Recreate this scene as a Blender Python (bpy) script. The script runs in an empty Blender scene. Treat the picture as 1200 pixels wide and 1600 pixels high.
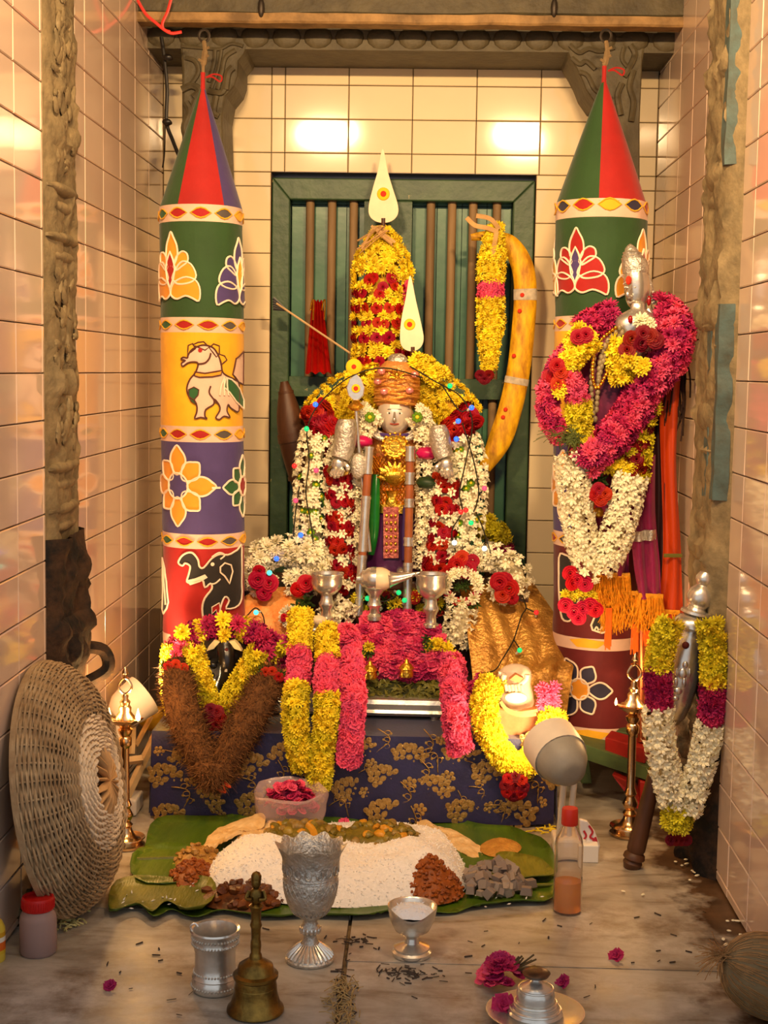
import bpy, bmesh, math, random
from mathutils import Vector, Matrix, Quaternion, noise
from mathutils.geometry import tessellate_polygon, delaunay_2d_cdt
R = random.Random(7)
sc = bpy.context.scene
COL = sc.collection
PI = math.pi
F = 2219.0            # focal length in pixels of the 1200x1600 frame
EYE = Vector((0, 0, .87))
# ------------------------------------------------------------------ camera
dY = Vector((67, 220, F)).normalized()                       # the room's depth axis as the camera sees it
dZ = Vector((.016, 1, -(dY.x * .016 + dY.y) / dY.z)).normalized()
dX = dY.cross(dZ)
if dX.x < 0: dX = -dX
cam = bpy.data.objects.new('camera', bpy.data.cameras.new('camera'))
COL.objects.link(cam)
rx = Vector((dX.x, dY.x, dZ.x)); ru = Vector((dX.y, dY.y, dZ.y)); rf = Vector((dX.z, dY.z, dZ.z))
m3 = Matrix((rx, ru, -rf)).transposed()
cam.matrix_world = Matrix.Translation(EYE) @ m3.to_4x4()
cam.data.sensor_fit = 'VERTICAL'; cam.data.sensor_height = 36.0; cam.data.sensor_width = 27.0
cam.data.lens = F / 1600 * 36.0
cam.data.clip_start = .05
sc.camera = cam

def ray(px, py):
    r = Vector((px - 600, 800 - py, F))
    return Vector((r.dot(dX), r.dot(dY), r.dot(dZ)))
def at(px, py, Y):
    d = ray(px, py); return d * (Y / d.y) + EYE
def ground(px, py, z=0.0):
    d = ray(px, py); return d * ((z - EYE.z) / d.z) + EYE
def onx(px, py, X):
    d = ray(px, py); return d * (X / d.x) + EYE
def S(p, Y): return p * Y / F
# ------------------------------------------------------------------ world, lamps of the hall, exposure
w = bpy.data.worlds.new('hall_air'); sc.world = w; w.use_nodes = True
w.node_tree.nodes['Background'].inputs[0].default_value = (.60, .62, .66, 1)
w.node_tree.nodes['Background'].inputs[1].default_value = 1.0
def area(name, loc, target, sx, sy, power, col):
    l = bpy.data.lights.new(name, 'AREA'); l.shape = 'RECTANGLE'; l.size = sx; l.size_y = sy
    l.energy = power; l.color = col
    o = bpy.data.objects.new(name, l); COL.objects.link(o); o.location = loc
    o.rotation_euler = (Vector(target) - Vector(loc)).to_track_quat('-Z', 'Y').to_euler(); return o
for lx_ in (-.36, .31):
    tube = area('shrine_strip_lamp', (lx_, 1.55, 1.70), (lx_ * .3, 3.25, .92), .15, .03, 9.0, (1, .65, .32)); tube.data.spread = math.radians(112)
vs = sc.view_settings
vs.view_transform = 'Standard'; vs.look = 'None'; vs.exposure = 0.06; vs.gamma = 1.0; vs.use_curve_mapping = False
# ------------------------------------------------------------------ helpers
def lin(c):
    return tuple((x / 255 / 12.92 if x <= 10 else ((x / 255 + .055) / 1.055) ** 2.4) for x in c)
MATS = {}
def M(name, col=None, rough=.5, metal=0, var=.0, vscale=30, bump=0, bscale=60, col2=None, spread=.5, objvar=0, coat=0,
      trans=0, emit=None, es=0, ior=1.45, alpha=1, sheen=0, spec=.5, stretch=None, sub=0, detail=4, fleck=None):
    if name in MATS: return MATS[name]
    m = bpy.data.materials.new(name); MATS[name] = m; m.use_nodes = True
    nt = m.node_tree; b = nt.nodes['Principled BSDF']; L = nt.links
    c = lin(col)
    b.inputs['Base Color'].default_value = (*c, 1); b.inputs['Roughness'].default_value = rough
    b.inputs['Metallic'].default_value = metal; b.inputs['IOR'].default_value = ior
    b.inputs['Specular IOR Level'].default_value = spec
    if coat: b.inputs['Coat Weight'].default_value = coat; b.inputs['Coat Roughness'].default_value = .06
    if trans: b.inputs['Transmission Weight'].default_value = trans
    if alpha < 1: b.inputs['Alpha'].default_value = alpha
    if sheen: b.inputs['Sheen Weight'].default_value = sheen
    if sub: b.inputs['Subsurface Weight'].default_value = sub; b.inputs['Subsurface Radius'].default_value = (.01, .006, .003); b.inputs['Subsurface Scale'].default_value = .3
    if emit: b.inputs['Emission Color'].default_value = (*lin(emit), 1); b.inputs['Emission Strength'].default_value = es
    tc = nt.nodes.new('ShaderNodeTexCoord'); vec = tc.outputs['Object']
    if stretch:
        mp = nt.nodes.new('ShaderNodeMapping'); mp.inputs['Scale'].default_value = stretch; L.new(vec, mp.inputs[0]); vec = mp.outputs[0]
    out = None
    if var or col2:
        n = nt.nodes.new('ShaderNodeTexNoise'); n.inputs['Scale'].default_value = vscale; n.inputs['Detail'].default_value = detail
        n.inputs['Roughness'].default_value = .62; L.new(vec, n.inputs['Vector'])
        r = nt.nodes.new('ShaderNodeValToRGB'); L.new(n.outputs['Fac'], r.inputs[0])
        e = r.color_ramp.elements; e[0].position = .5 - spread * .35; e[1].position = .5 + spread * .35
        if col2: e[0].color = (*lin(col2), 1); e[1].color = (*c, 1)
        else:
            e[0].color = (*[x * (1 - var) for x in c], 1); e[1].color = (*[min(1, x * (1 + var * .6)) for x in c], 1)
        out = r.outputs[0]
    if objvar:
        oi = nt.nodes.new('ShaderNodeObjectInfo'); h = nt.nodes.new('ShaderNodeHueSaturation')
        mr = nt.nodes.new('ShaderNodeMapRange'); mr.inputs[3].default_value = 1 - objvar; mr.inputs[4].default_value = 1 + objvar * .6
        L.new(oi.outputs['Random'], mr.inputs[0]); L.new(mr.outputs[0], h.inputs['Value'])
        mh = nt.nodes.new('ShaderNodeMapRange'); mh.inputs[3].default_value = .5 - objvar * .04; mh.inputs[4].default_value = .5 + objvar * .04
        L.new(oi.outputs['Random'], mh.inputs[0]); L.new(mh.outputs[0], h.inputs['Hue'])
        if out: L.new(out, h.inputs['Color'])
        else: h.inputs['Color'].default_value = (*c, 1)
        out = h.outputs[0]
    if fleck:      # chipped paint: (colour, scale, threshold)
        n3 = nt.nodes.new('ShaderNodeTexNoise'); n3.inputs['Scale'].default_value = fleck[1]; n3.inputs['Detail'].default_value = 6; n3.inputs['Roughness'].default_value = .7; L.new(vec, n3.inputs['Vector'])
        r3 = nt.nodes.new('ShaderNodeMapRange'); r3.inputs[1].default_value = fleck[2]; r3.inputs[2].default_value = fleck[2] + .03; L.new(n3.outputs['Fac'], r3.inputs[0])
        mx = nt.nodes.new('ShaderNodeMix'); mx.data_type = 'RGBA'; L.new(r3.outputs[0], mx.inputs[0])
        if out: L.new(out, mx.inputs[6])
        else: mx.inputs[6].default_value = (*c, 1)
        mx.inputs[7].default_value = (*lin(fleck[0]), 1); out = mx.outputs[2]
    if out: L.new(out, b.inputs['Base Color'])
    if bump:
        n2 = nt.nodes.new('ShaderNodeTexNoise'); n2.inputs['Scale'].default_value = bscale; n2.inputs['Detail'].default_value = 5; L.new(vec, n2.inputs['Vector'])
        bp = nt.nodes.new('ShaderNodeBump'); bp.inputs['Strength'].default_value = bump; bp.inputs['Distance'].default_value = .004
        L.new(n2.outputs['Fac'], bp.inputs['Height']); L.new(bp.outputs[0], b.inputs['Normal'])
    return m

WL = {}          # world place of each object's origin (parts keep plain world shapes)
def reg(o, loc): WL[o.name] = Vector(loc)
def setp(o, label=None, cat=None, group=None, kind=None):
    if label: o['label'] = label
    if cat: o['category'] = cat
    if group: o['group'] = group
    if kind: o['kind'] = kind
    return o
def thing(name, loc, label, cat, group=None, kind=None):
    o = bpy.data.objects.new(name, None); COL.objects.link(o); o.empty_display_size = .02
    o.location = loc; reg(o, loc); return setp(o, label, cat, group, kind)
def put(name, mesh, parent=None, world=(0, 0, 0), rot=None, scale=1.0):
    o = bpy.data.objects.new(name, mesh); COL.objects.link(o)
    wv = Vector(world); reg(o, wv)
    if parent: o.parent = parent; o.location = wv - WL[parent.name]
    else: o.location = wv
    if rot is not None: o.rotation_mode = 'QUATERNION'; o.rotation_quaternion = rot
    o.scale = (scale,) * 3 if not hasattr(scale, '__len__') else scale
    return o

def smooth_path(pts, n=8, closed=False):
    pts = [Vector(p) for p in pts]
    if len(pts) < 3 and not closed: return [pts[0].lerp(pts[-1], i / (n)) for i in range(n + 1)]
    out = []; k = len(pts)
    rng = k if closed else k - 1
    for i in range(rng):
        if closed: p0, p1, p2, p3 = pts[i - 1], pts[i], pts[(i + 1) % k], pts[(i + 2) % k]
        else: p0, p1, p2, p3 = pts[max(i - 1, 0)], pts[i], pts[i + 1], pts[min(i + 2, k - 1)]
        for j in range(n):
            t = j / n
            out.append(.5 * ((2 * p1) + (p2 - p0) * t + (2 * p0 - 5 * p1 + 4 * p2 - p3) * t * t + (3 * p1 - p0 - 3 * p2 + p3) * t ** 3))
    if not closed: out.append(pts[-1])
    return out
def resample(pts, step):
    L = [0]
    for a, b in zip(pts, pts[1:]): L.append(L[-1] + (b - a).length)
    n = max(2, int(round(L[-1] / step)) + 1); out = []; k = 0
    for i in range(n):
        s = L[-1] * i / (n - 1)
        while k < len(L) - 2 and L[k + 1] < s: k += 1
        d = L[k + 1] - L[k]; out.append(pts[k].lerp(pts[k + 1], (s - L[k]) / d if d > 1e-9 else 0))
    return out

class MB:
    def __init__(self): self.v = []; self.f = []; self.mi = []; self.cur = 0
    def add(self, vs, fs):
        o = len(self.v); self.v += [Vector(x) for x in vs]
        for f in fs: self.f.append([i + o for i in f]); self.mi.append(self.cur)
        return self
    def box(self, c, s, rot=None, taper=1):
        c = Vector(c); hx, hy, hz = s[0] / 2, s[1] / 2, s[2] / 2
        vs = [Vector((x * hx * (taper if z > 0 else 1), y * hy * (taper if z > 0 else 1), z * hz)) for z in (-1, 1) for y in (-1, 1) for x in (-1, 1)]
        if rot is not None: vs = [rot @ v for v in vs]
        return self.add([v + c for v in vs], [(0, 2, 3, 1), (4, 5, 7, 6), (0, 1, 5, 4), (2, 6, 7, 3), (0, 4, 6, 2), (1, 3, 7, 5)])
    def tube(self, pts, r, n=8, closed=False, caps=True, flat=1.0, ref=None):
        pts = [Vector(p) for p in pts]; k = len(pts); vs = []; fs = []
        rr = r if hasattr(r, '__len__') else [r] * k
        ref = Vector(ref) if ref is not None else Vector((0, -1, 0)); prev = None
        for i, p in enumerate(pts):
            a = pts[i - 1] if (closed or i > 0) else p; b = pts[(i + 1) % k] if (closed or i < k - 1) else p
            t = (b - a).normalized()
            q = prev if prev is not None else ref
            u = q - t * q.dot(t)
            if u.length < 1e-4: u = t.orthogonal()
            u.normalize(); prev = u; s = t.cross(u)
            for j in range(n):
                an = 2 * PI * j / n; vs.append(p + (u * math.cos(an) * flat + s * math.sin(an)) * rr[i])
        for i in range(k if closed else k - 1):
            for j in range(n):
                a = i * n + j; b = i * n + (j + 1) % n; c = ((i + 1) % k) * n
                fs.append((a, b, c + (j + 1) % n, c + j))
        if caps and not closed: fs.append(list(range(n))[::-1]); fs.append([(k - 1) * n + j for j in range(n)])
        return self.add(vs, fs)
    def lathe(self, prof, c=(0, 0, 0), n=24, rot=None, sq=(1, 1), fn=None):
        c = Vector(c); vs = []; fs = []; k = len(prof)
        for i, (r, z) in enumerate(prof):
            for j in range(n):
                an = 2 * PI * j / n; rr = r; zz = z
                if fn: rr, zz = fn(i, an, r, z)
                v = Vector((rr * math.cos(an) * sq[0], rr * math.sin(an) * sq[1], zz))
                vs.append((rot @ v if rot is not None else v) + c)
        for i in range(k - 1):
            for j in range(n): fs.append((i * n + j, i * n + (j + 1) % n, (i + 1) * n + (j + 1) % n, (i + 1) * n + j))
        if prof[0][0] > 1e-5: fs.append(list(range(n))[::-1])
        if prof[-1][0] > 1e-5: fs.append([(k - 1) * n + j for j in range(n)])
        return self.add(vs, fs)
    def ball(self, c, r, n=12, m=8, rot=None, fn=None):
        r = r if hasattr(r, '__len__') else (r, r, r); vs = []; fs = []; c = Vector(c)
        for i in range(m + 1):
            th = PI * i / m
            for j in range(n):
                an = 2 * PI * j / n; d = Vector((math.sin(th) * math.cos(an), math.sin(th) * math.sin(an), math.cos(th)))
                k = fn(d) if fn else 1
                v = Vector((d.x * r[0] * k, d.y * r[1] * k, d.z * r[2] * k)); vs.append((rot @ v if rot is not None else v) + c)
        for i in range(m):
            for j in range(n): fs.append((i * n + j, (i + 1) * n + j, (i + 1) * n + (j + 1) % n, i * n + (j + 1) % n))
        return self.add(vs, fs)
    def prism(self, pts, off):
        pts = [Vector(p) for p in pts]; n = len(pts); off = Vector(off)
        tri = tessellate_polygon([pts])
        fs = [tuple(t) for t in tri] + [tuple(i + n for i in t[::-1]) for t in tri] + [(i, (i + 1) % n, (i + 1) % n + n, i + n) for i in range(n)]
        return self.add(pts + [p + off for p in pts], fs)
    def sheet(self, rows, thick=0, ref=None):
        m = len(rows); n = len(rows[0]); vs = [p for r in rows for p in r]
        fs = [(i * n + j, i * n + j + 1, (i + 1) * n + j + 1, (i + 1) * n + j) for i in range(m - 1) for j in range(n - 1)]
        if thick:
            k = len(vs); nv = []
            for i in range(m):
                for j in range(n):
                    a = Vector(rows[min(i + 1, m - 1)][j]) - Vector(rows[max(i - 1, 0)][j]); b = Vector(rows[i][min(j + 1, n - 1)]) - Vector(rows[i][max(j - 1, 0)])
                    q = a.cross(b); q = q.normalized() if q.length > 1e-12 else Vector((0, 0, 1)); nv.append(Vector(rows[i][j]) + q * thick)
            vs = vs + nv; fs = fs + [tuple(x + k for x in f[::-1]) for f in fs]
            for i in range(m - 1): fs += [(i * n, (i + 1) * n, (i + 1) * n + k, i * n + k), (i * n + n - 1, i * n + n - 1 + k, (i + 1) * n + n - 1 + k, (i + 1) * n + n - 1)]
            for j in range(n - 1): fs += [(j, j + k, j + 1 + k, j + 1), ((m - 1) * n + j, (m - 1) * n + j + 1, (m - 1) * n + j + 1 + k, (m - 1) * n + j + k)]
        return self.add(vs, fs)
    def mesh(self, name, mats, smooth=True, origin=(0, 0, 0), angle=None):
        me = bpy.data.meshes.new(name); o = Vector(origin)
        me.from_pydata([v - o for v in self.v], [], self.f)
        for m in (mats if isinstance(mats, (list, tuple)) else [mats]): me.materials.append(m)
        me.polygons.foreach_set('material_index', self.mi)
        if smooth: me.polygons.foreach_set('use_smooth', [True] * len(me.polygons))
        me.validate(); me.update()
        bm = bmesh.new(); bm.from_mesh(me); bmesh.ops.recalc_face_normals(bm, faces=bm.faces)
        if smooth and angle:
            for e in bm.edges:
                if len(e.link_faces) == 2 and e.calc_face_angle(0) > angle: e.smooth = False
        bm.to_mesh(me); bm.free()
        return me
    def build(self, name, mats, parent=None, smooth=True, angle=.8, bevel=0, origin=None):
        org = Vector(origin) if origin is not None else (WL[parent.name] if parent else Vector((0, 0, 0)))
        if parent is None and origin is None:
            lo = [min(v[i] for v in self.v) for i in range(3)]; hi = [max(v[i] for v in self.v) for i in range(3)]
            org = Vector(((lo[0] + hi[0]) / 2, (lo[1] + hi[1]) / 2, lo[2]))
        me = self.mesh(name, mats, smooth, org, angle)
        o = put(name, me, parent, org)
        if bevel:
            b = o.modifiers.new('soft_edges', 'BEVEL'); b.width = bevel; b.segments = 2; b.limit_method = 'ANGLE'; b.angle_limit = .7
        return o
def nz(p, s, o=0): return noise.noise(Vector((p[0] * s + o, p[1] * s + o * .7, p[2] * s - o)))
# ================================================================== the setting
XL, XR, YB = -.618, .516, 3.33
TW, TH = .1465, .0765
ZT = 1.93
tile_b = M('cream_tile', (232, 212, 172), rough=.08, var=.06, vscale=3, objvar=.05, coat=.35, bump=.02, bscale=9)
tile_s = M('blush_tile', (230, 202, 178), rough=.10, var=.06, vscale=3, objvar=.05, coat=.5, bump=.02, bscale=9)
grout = M('grout', (92, 70, 46), rough=.9, var=.3, vscale=40)
tile_cache = {}
def tile_mesh(wd, ht, mat):
    k = (round(wd, 3), round(ht, 3), mat.name)
    if k not in tile_cache:
        g = .0009; b = .0016; d = .007; mb = MB(); x, z = wd / 2 - g, ht / 2 - g
        v = [(sx * x, d, sz * z) for sx, sz in ((-1, -1), (1, -1), (1, 1), (-1, 1))] + [(sx * x, b, sz * z) for sx, sz in ((-1, -1), (1, -1), (1, 1), (-1, 1))] + \
            [(sx * (x - b), 0, sz * (z - b)) for sx, sz in ((-1, -1), (1, -1), (1, 1), (-1, 1))]
        f = [(8, 9, 10, 11)]
        for i in range(4): j = (i + 1) % 4; f += [(i, j, 4 + j, 4 + i), (4 + i, 4 + j, 8 + j, 8 + i)]
        mb.add(v, f); tile_cache[k] = mb.mesh('tile', mat, smooth=False)
    return tile_cache[k]
def tilt(): return Quaternion((1, 0, 0), R.gauss(0, .0035)) @ Quaternion((0, 0, 1), R.gauss(0, .0035))
def slab(name, c, s, mat, kind='structure'):
    o = MB().box(c, s).build(name, mat, smooth=False, origin=c); o['kind'] = kind; return o
# back wall, its backing with the opening left for the green shutters
DX0, DX1, DZ1, DZ0 = -.368, .243, 1.322, .30
mb = MB()
mb.box(((XL - .06 + DX0) / 2, YB + .057, ZT / 2), (DX0 - XL + .06, .1, ZT)); mb.box(((XR + .06 + DX1) / 2, YB + .057, ZT / 2), (XR + .06 - DX1, .1, ZT))
mb.box(((DX0 + DX1) / 2, YB + .06, (ZT + DZ1) / 2), (DX1 - DX0, .1, ZT - DZ1)); mb.box(((DX0 + DX1) / 2, YB + .06, DZ0 / 2), (DX1 - DX0, .1, DZ0))
wall_back = mb.build('wall_back', grout, smooth=False); wall_back['kind'] = 'structure'
def back_tiles(x0, x1, xs, z0, z1):
    zs = sorted({z0, z1, *[1.519 + k * TH for k in range(-22, 8) if z0 < 1.519 + k * TH < z1]}); xs = sorted({x0, x1, *[x for x in xs if x0 < x < x1]})
    for a, b in zip(xs, xs[1:]):
        for c, d in zip(zs, zs[1:]):
            if b - a > .012 and d - c > .012: put('tile', tile_mesh(b - a, d - c, tile_b), wall_back, ((a + b) / 2, YB, (c + d) / 2), tilt())
gx = [-.337 + k * TW for k in range(-3, 6)]
back_tiles(XL, XR, gx + [-.368], DZ1, 1.70)
back_tiles(XL, DX0, [DX0 - k * TW for k in range(1, 3)], .295, DZ1)
back_tiles(DX1, XR, [DX1 + k * TW for k in range(1, 3)], .295, DZ1)
# side walls
def side_wall(name, X, sgn, y_off, z_off, gap):
    o = slab(name, (X + sgn * .057, (YB + 1.75) / 2, ZT / 2), (.1, YB - 1.35, ZT), grout)
    zs = [z for z in [z_off + k * TH for k in range(-12, 12)] if z < 1.72]
    zs = sorted({.003, *[z for z in zs if z > .01]})
    base = Quaternion((0, 0, 1), PI / 2 if sgn > 0 else -PI / 2).inverted() if sgn > 0 else Quaternion((0, 0, 1), PI / 2)
    ys = [y for y in [y_off + k * TW for k in range(-12, 9)] if 1.72 < y < YB]
    for a, b in list(zip([1.60] + ys, ys + [YB])):
        if b - a < .01: continue
        for c, d in zip(zs, zs[1:]):
            if d - c < .012: continue
            seg = [(a, b)]
            if gap[0] < b and gap[1] > a: seg = [s for s in ((a, min(b, gap[0])), (max(a, gap[1]), b)) if s[1] - s[0] > .012]
            for e, f in seg:
                put('tile', tile_mesh(f - e, d - c, tile_s), o, (X, (e + f) / 2, (c + d) / 2), base @ tilt())
    return o
wall_left = side_wall('wall_left', XL, -1, 2.571, .857, (2.29, 2.50))
wall_right = side_wall('wall_right', XR, 1, 2.571 + .03, .862, (2.40, 2.68))
ceiling = slab('ceiling', (0, 2.45, ZT + .06), (1.6, 2.0, .1), M('dark_soot_plaster', (96, 78, 58), rough=.9, var=.2))
# marble floor
marble = bpy.data.materials.new('worn_marble'); marble.use_nodes = True
nt = marble.node_tree; L = nt.links; bs = nt.nodes['Principled BSDF']; bs.inputs['Roughness'].default_value = .32
geo = nt.nodes.new('ShaderNodeNewGeometry')
def nnoise(scale, stretch, det=6, rough=.6, dist=0):
    mp = nt.nodes.new('ShaderNodeMapping'); mp.inputs['Scale'].default_value = stretch; L.new(geo.outputs['Position'], mp.inputs[0])
    n = nt.nodes.new('ShaderNodeTexNoise'); n.inputs['Scale'].default_value = scale; n.inputs['Detail'].default_value = det; n.inputs['Roughness'].default_value = rough
    n.inputs['Distortion'].default_value = dist; L.new(mp.outputs[0], n.inputs['Vector']); return n.outputs['Fac']
def ramp(fac, stops):
    r = nt.nodes.new('ShaderNodeValToRGB'); L.new(fac, r.inputs[0]); e = r.color_ramp.elements
    while len(e) < len(stops): e.new(.5)
    for x, (p, c) in zip(e, stops): x.position = p; x.color = (*lin(c), 1)
    return r.outputs[0]
def mixc(fac, a, b, mode='MIX'):
    x = nt.nodes.new('ShaderNodeMix'); x.data_type = 'RGBA'; x.blend_type = mode; L.new(fac, x.inputs[0]); L.new(a, x.inputs[6]); L.new(b, x.inputs[7]); return x.outputs[2]
def mrange(v, a, b, c=0, d=1):
    x = nt.nodes.new('ShaderNodeMapRange'); x.inputs[1].default_value = a; x.inputs[2].default_value = b; x.inputs[3].default_value = c; x.inputs[4].default_value = d; L.new(v, x.inputs[0]); return x.outputs[0]
veins = ramp(nnoise(5, (1, 3.2, 1), 8, .62, .8), [(.33, (112, 98, 80)), (.46, (156, 146, 130)), (.6, (176, 168, 154)), (.72, (142, 130, 112))])
dirt = ramp(nnoise(14, (1, 1, 1), 8, .7), [(.4, (120, 92, 62)), (.62, (215, 205, 190))])
base = mixc(mrange(nnoise(3.3, (1, 1.6, 1), 5), .42, .70, .08, .75), veins, dirt)
sep = nt.nodes.new('ShaderNodeSeparateXYZ'); L.new(geo.outputs['Position'], sep.inputs[0])
ma = nt.nodes.new('ShaderNodeMath'); ma.operation = 'MULTIPLY_ADD'; L.new(nnoise(9, (1, 1, 1), 6), ma.inputs[0]); ma.inputs[1].default_value = .34; L.new(sep.outputs[0], ma.inputs[2])
stain = ramp(nnoise(22, (1, 1, 1)), [(.3, (52, 34, 20)), (.7, (98, 70, 44))])
base = mixc(mrange(ma.outputs[0], .60, .64), base, stain)
L.new(base, bs.inputs['Base Color'])
bp = nt.nodes.new('ShaderNodeBump'); bp.inputs['Strength'].default_value = .12; bp.inputs['Distance'].default_value = .003; L.new(nnoise(38, (1, 1, 1)), bp.inputs['Height']); L.new(bp.outputs[0], bs.inputs['Normal'])
L.new(mrange(nnoise(7, (1, 1, 1)), .3, .7, .30, .5), bs.inputs['Roughness'])
floor = slab('floor', (0, 1.0, -.06), (1.7, 4.9, .1), M('floor_mortar', (150, 122, 84), rough=.9, var=.35, vscale=60))
sx = -.104
for x0, x1, y0, y1 in ((-.80, sx - .004, .2, 2.20), (sx + .004, .80, .2, 2.02), (-.80, sx - .002, 2.203, 3.4), (sx + .002, .80, 2.023, 3.4), (-.8, .8, -1.4, .195)):
    s = MB().box(((x0 + x1) / 2, (y0 + y1) / 2, -.006), (x1 - x0, y1 - y0, .012)).build('marble_slab', marble, floor, smooth=False)
# ---------------------------------------------------------------- old stone: jambs, beam, lintel, brackets
stone = M('painted_granite', (160, 140, 102), rough=.75, col2=(86, 76, 54), vscale=26, spread=.9, bump=.7, bscale=70)
stone_d = M('sooty_granite', (96, 86, 60), rough=.6, col2=(52, 44, 28), vscale=18, spread=.9, bump=.6, bscale=60)
char = M('charred_stone', (64, 42, 24), rough=.85, col2=(12, 9, 7), vscale=24, spread=.35, bump=1, bscale=50)
bluep = M('old_blue_paint', (78, 104, 104), rough=.6, col2=(66, 66, 52), vscale=30, spread=.8, bump=.4)
def jamb(name, X, sgn, y0, y1, zc, out, seed, charred_out):
    root = thing(name, (X, (y0 + y1) / 2, 0), None, None, kind='structure')
    def face(z0, z1, nzr, amp, o0, mat, nm, rough_scale):
        rows = []
        ny = 16
        for i in range(nzr + 1):
            z = z0 + (z1 - z0) * i / nzr; row = []
            for j in range(ny + 1):
                u = j / ny; y = y0 + (y1 - y0) * u
                edge = min(1, min(u, 1 - u) * 7)
                n = nz((y * 2, z, seed), rough_scale, seed) * amp + abs(nz((y, z, seed), rough_scale * 2.6, 3)) * amp * .9
                ledge = .006 if (int(z * 7.3 + seed) % 3 == 0 and (z * 7.3 + seed) % 1 < .25) else 0
                d = (o0 + n + ledge) * edge
                yy = y + nz((z, 1, seed), 9, 2) * amp * .35 * (1 if u > .5 else -.3)
                row.append((X - sgn * d, yy, z))
            row = [(X + sgn * .02, row[0][1], z)] + row + [(X + sgn * .02, row[-1][1], z)]
            rows.append(row)
        MB().sheet(rows).build(nm, mat, root, smooth=True, angle=.6)
    face(zc, ZT, 150, .012, out, stone, 'carved_shaft', 16)
    face(0, zc + .01, 60, .022, charred_out, char, 'charred_foot', 11)
    return root
jl = jamb('trim_1', XL, -1, 2.29, 2.50, .575, .006, 3, .022)
jr = jamb('trim_2', XR, 1, 2.40, 2.64, .40, .024, 11, .03)
for z0, z1, ya, yb in ((1.22, ZT, 2.41, 2.47), (.66, .99, 2.405, 2.455), (.66, .96, 2.47, 2.52)):
    nzs = int((z1 - z0) / .012)
    MB().sheet([[(XR - (.004 if j in (0, 4) else .027 + .005 * nz((z0 + (z1 - z0) * i / nzs, j * .3, 1), 14, 4)), ya + (yb - ya) * j / 4 + .006 * nz((z0 + (z1 - z0) * i / nzs, 2, 2), 22, 7), z0 + (z1 - z0) * i / nzs) for j in range(5)] for i in range(nzs + 1)]).build('blue_paint_strip', bluep, jr)
mb = MB()
for z, hh, o_, ln in ((1.215, .035, .040, .20), (1.17, .02, .034, .18), (1.02, .03, .034, .2), (.955, .02, .038, .2), (.80, .04, .040, .2), (.74, .018, .034, .18), (.62, .03, .036, .2), (.52, .02, .034, .2)):
    mb.ball((XR + .004, 2.52, z), (o_, ln * .55, hh), 18, 8, fn=lambda d: (1 - .25 * abs(d.y) ** 4) * (1 + .12 * noise.noise(d * 3 + Vector((z * 9, 0, 0)))))
mb.build('worn_mouldings', stone, jr)
# raised carvings up the left shaft
mb = MB()
for z, hh in ((1.40, .09), (1.27, .10), (.93, .11), (.82, .10)):
    for k in range(26):
        a = Vector((XL + .010, 2.33 + R.random() * .13, z + (R.random() - .5) * hh * 1.7)); mb.ball(a, (.004, .006 + R.random() * .018, .004 + R.random() * .010), 9, 6, Matrix.Rotation(R.gauss(0, .7), 3, 'X'), fn=lambda d: 1 + .4 * noise.noise(d * 2 + a * 90))
for z in (1.16, 1.08, .70, .63):
    mb.ball((XL + .002, 2.395, z), (.016, .10, .011), 14, 7); mb.ball((XL + .001, 2.395, z - .03), (.013, .08, .012), 14, 7)
mb.build('carved_relief', stone, jl)
mb = MB()
mb.tube(smooth_path([(XL + .005, 2.485, .37), (XL + .045, 2.505, .36), (XL + .052, 2.505, .325), (XL + .01, 2.49, .30)], 5), .012, 7); mb.build('burnt_knob', char, jl)
# beam
bz = 1.587
def bpt(px, py): return at(px, py, 3.04)
beam = thing('trim_3', (0, 3.05, bz), None, None, kind='structure')
def rough_box(c, s, amp, sc_, nx, nzz):
    rows = []
    x0, x1 = c[0] - s[0] / 2, c[0] + s[0] / 2; z0, z1 = c[2] - s[2] / 2, c[2] + s[2] / 2; y0, y1 = c[1] - s[1] / 2, c[1] + s[1] / 2
    for i in range(nx + 1):
        x = x0 + (x1 - x0) * i / nx; row = []
        prof = [(y1, z0), (y0 + .004, z0), (y0, z0 + .004)] + [(y0, z0 + (z1 - z0) * k / nzz) for k in range(1, nzz + 1)]
        for y, z in prof: row.append((x, y + nz((x, y, z), sc_, 2) * amp, z + nz((x, y, z), sc_, 5) * amp * .6))
        rows.append(row)
    return MB().sheet(rows)
rough_box(((XL + XR) / 2, 3.075, bz + .17 + .02), (XR - XL, .07, .34), .004, 9, 90, 12).build('beam_block', stone_d, beam, angle=.7)
rough_box(((XL + XR) / 2, 3.055, bz + .009), (XR - XL, .045, .020), .003, 14, 120, 2).build('beam_lip', M('ochre_washed_stone', (168, 132, 82), rough=.7, col2=(110, 84, 50), vscale=20, bump=.5), beam, angle=.7)
mb = MB()
for px in (408, 866): mb.ball(at(px, 12, 3.032), (.007, .006, .02), 8, 6)
mb.build('iron_staple', M('old_iron', (70, 62, 54), rough=.5, metal=.7), beam)
LZ = at(600, 80, 3.15).z
lint = thing('trim_4', (0, 3.25, 1.62), None, None, kind='structure')
MB().box(((XL + XR) / 2, 3.235, LZ + .12), (XR - XL, .185, .24)).build('lintel_block', stone_d, lint, smooth=False)
pet = MB().ball((0, 0, 0), (.032, .008, .024), 12, 6).mesh('petal', stone_d)
for k in range(17):
    put('lotus_petal_carving', pet, lint, (XL + .03 + k * .068, 3.143, LZ + .026))
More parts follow.
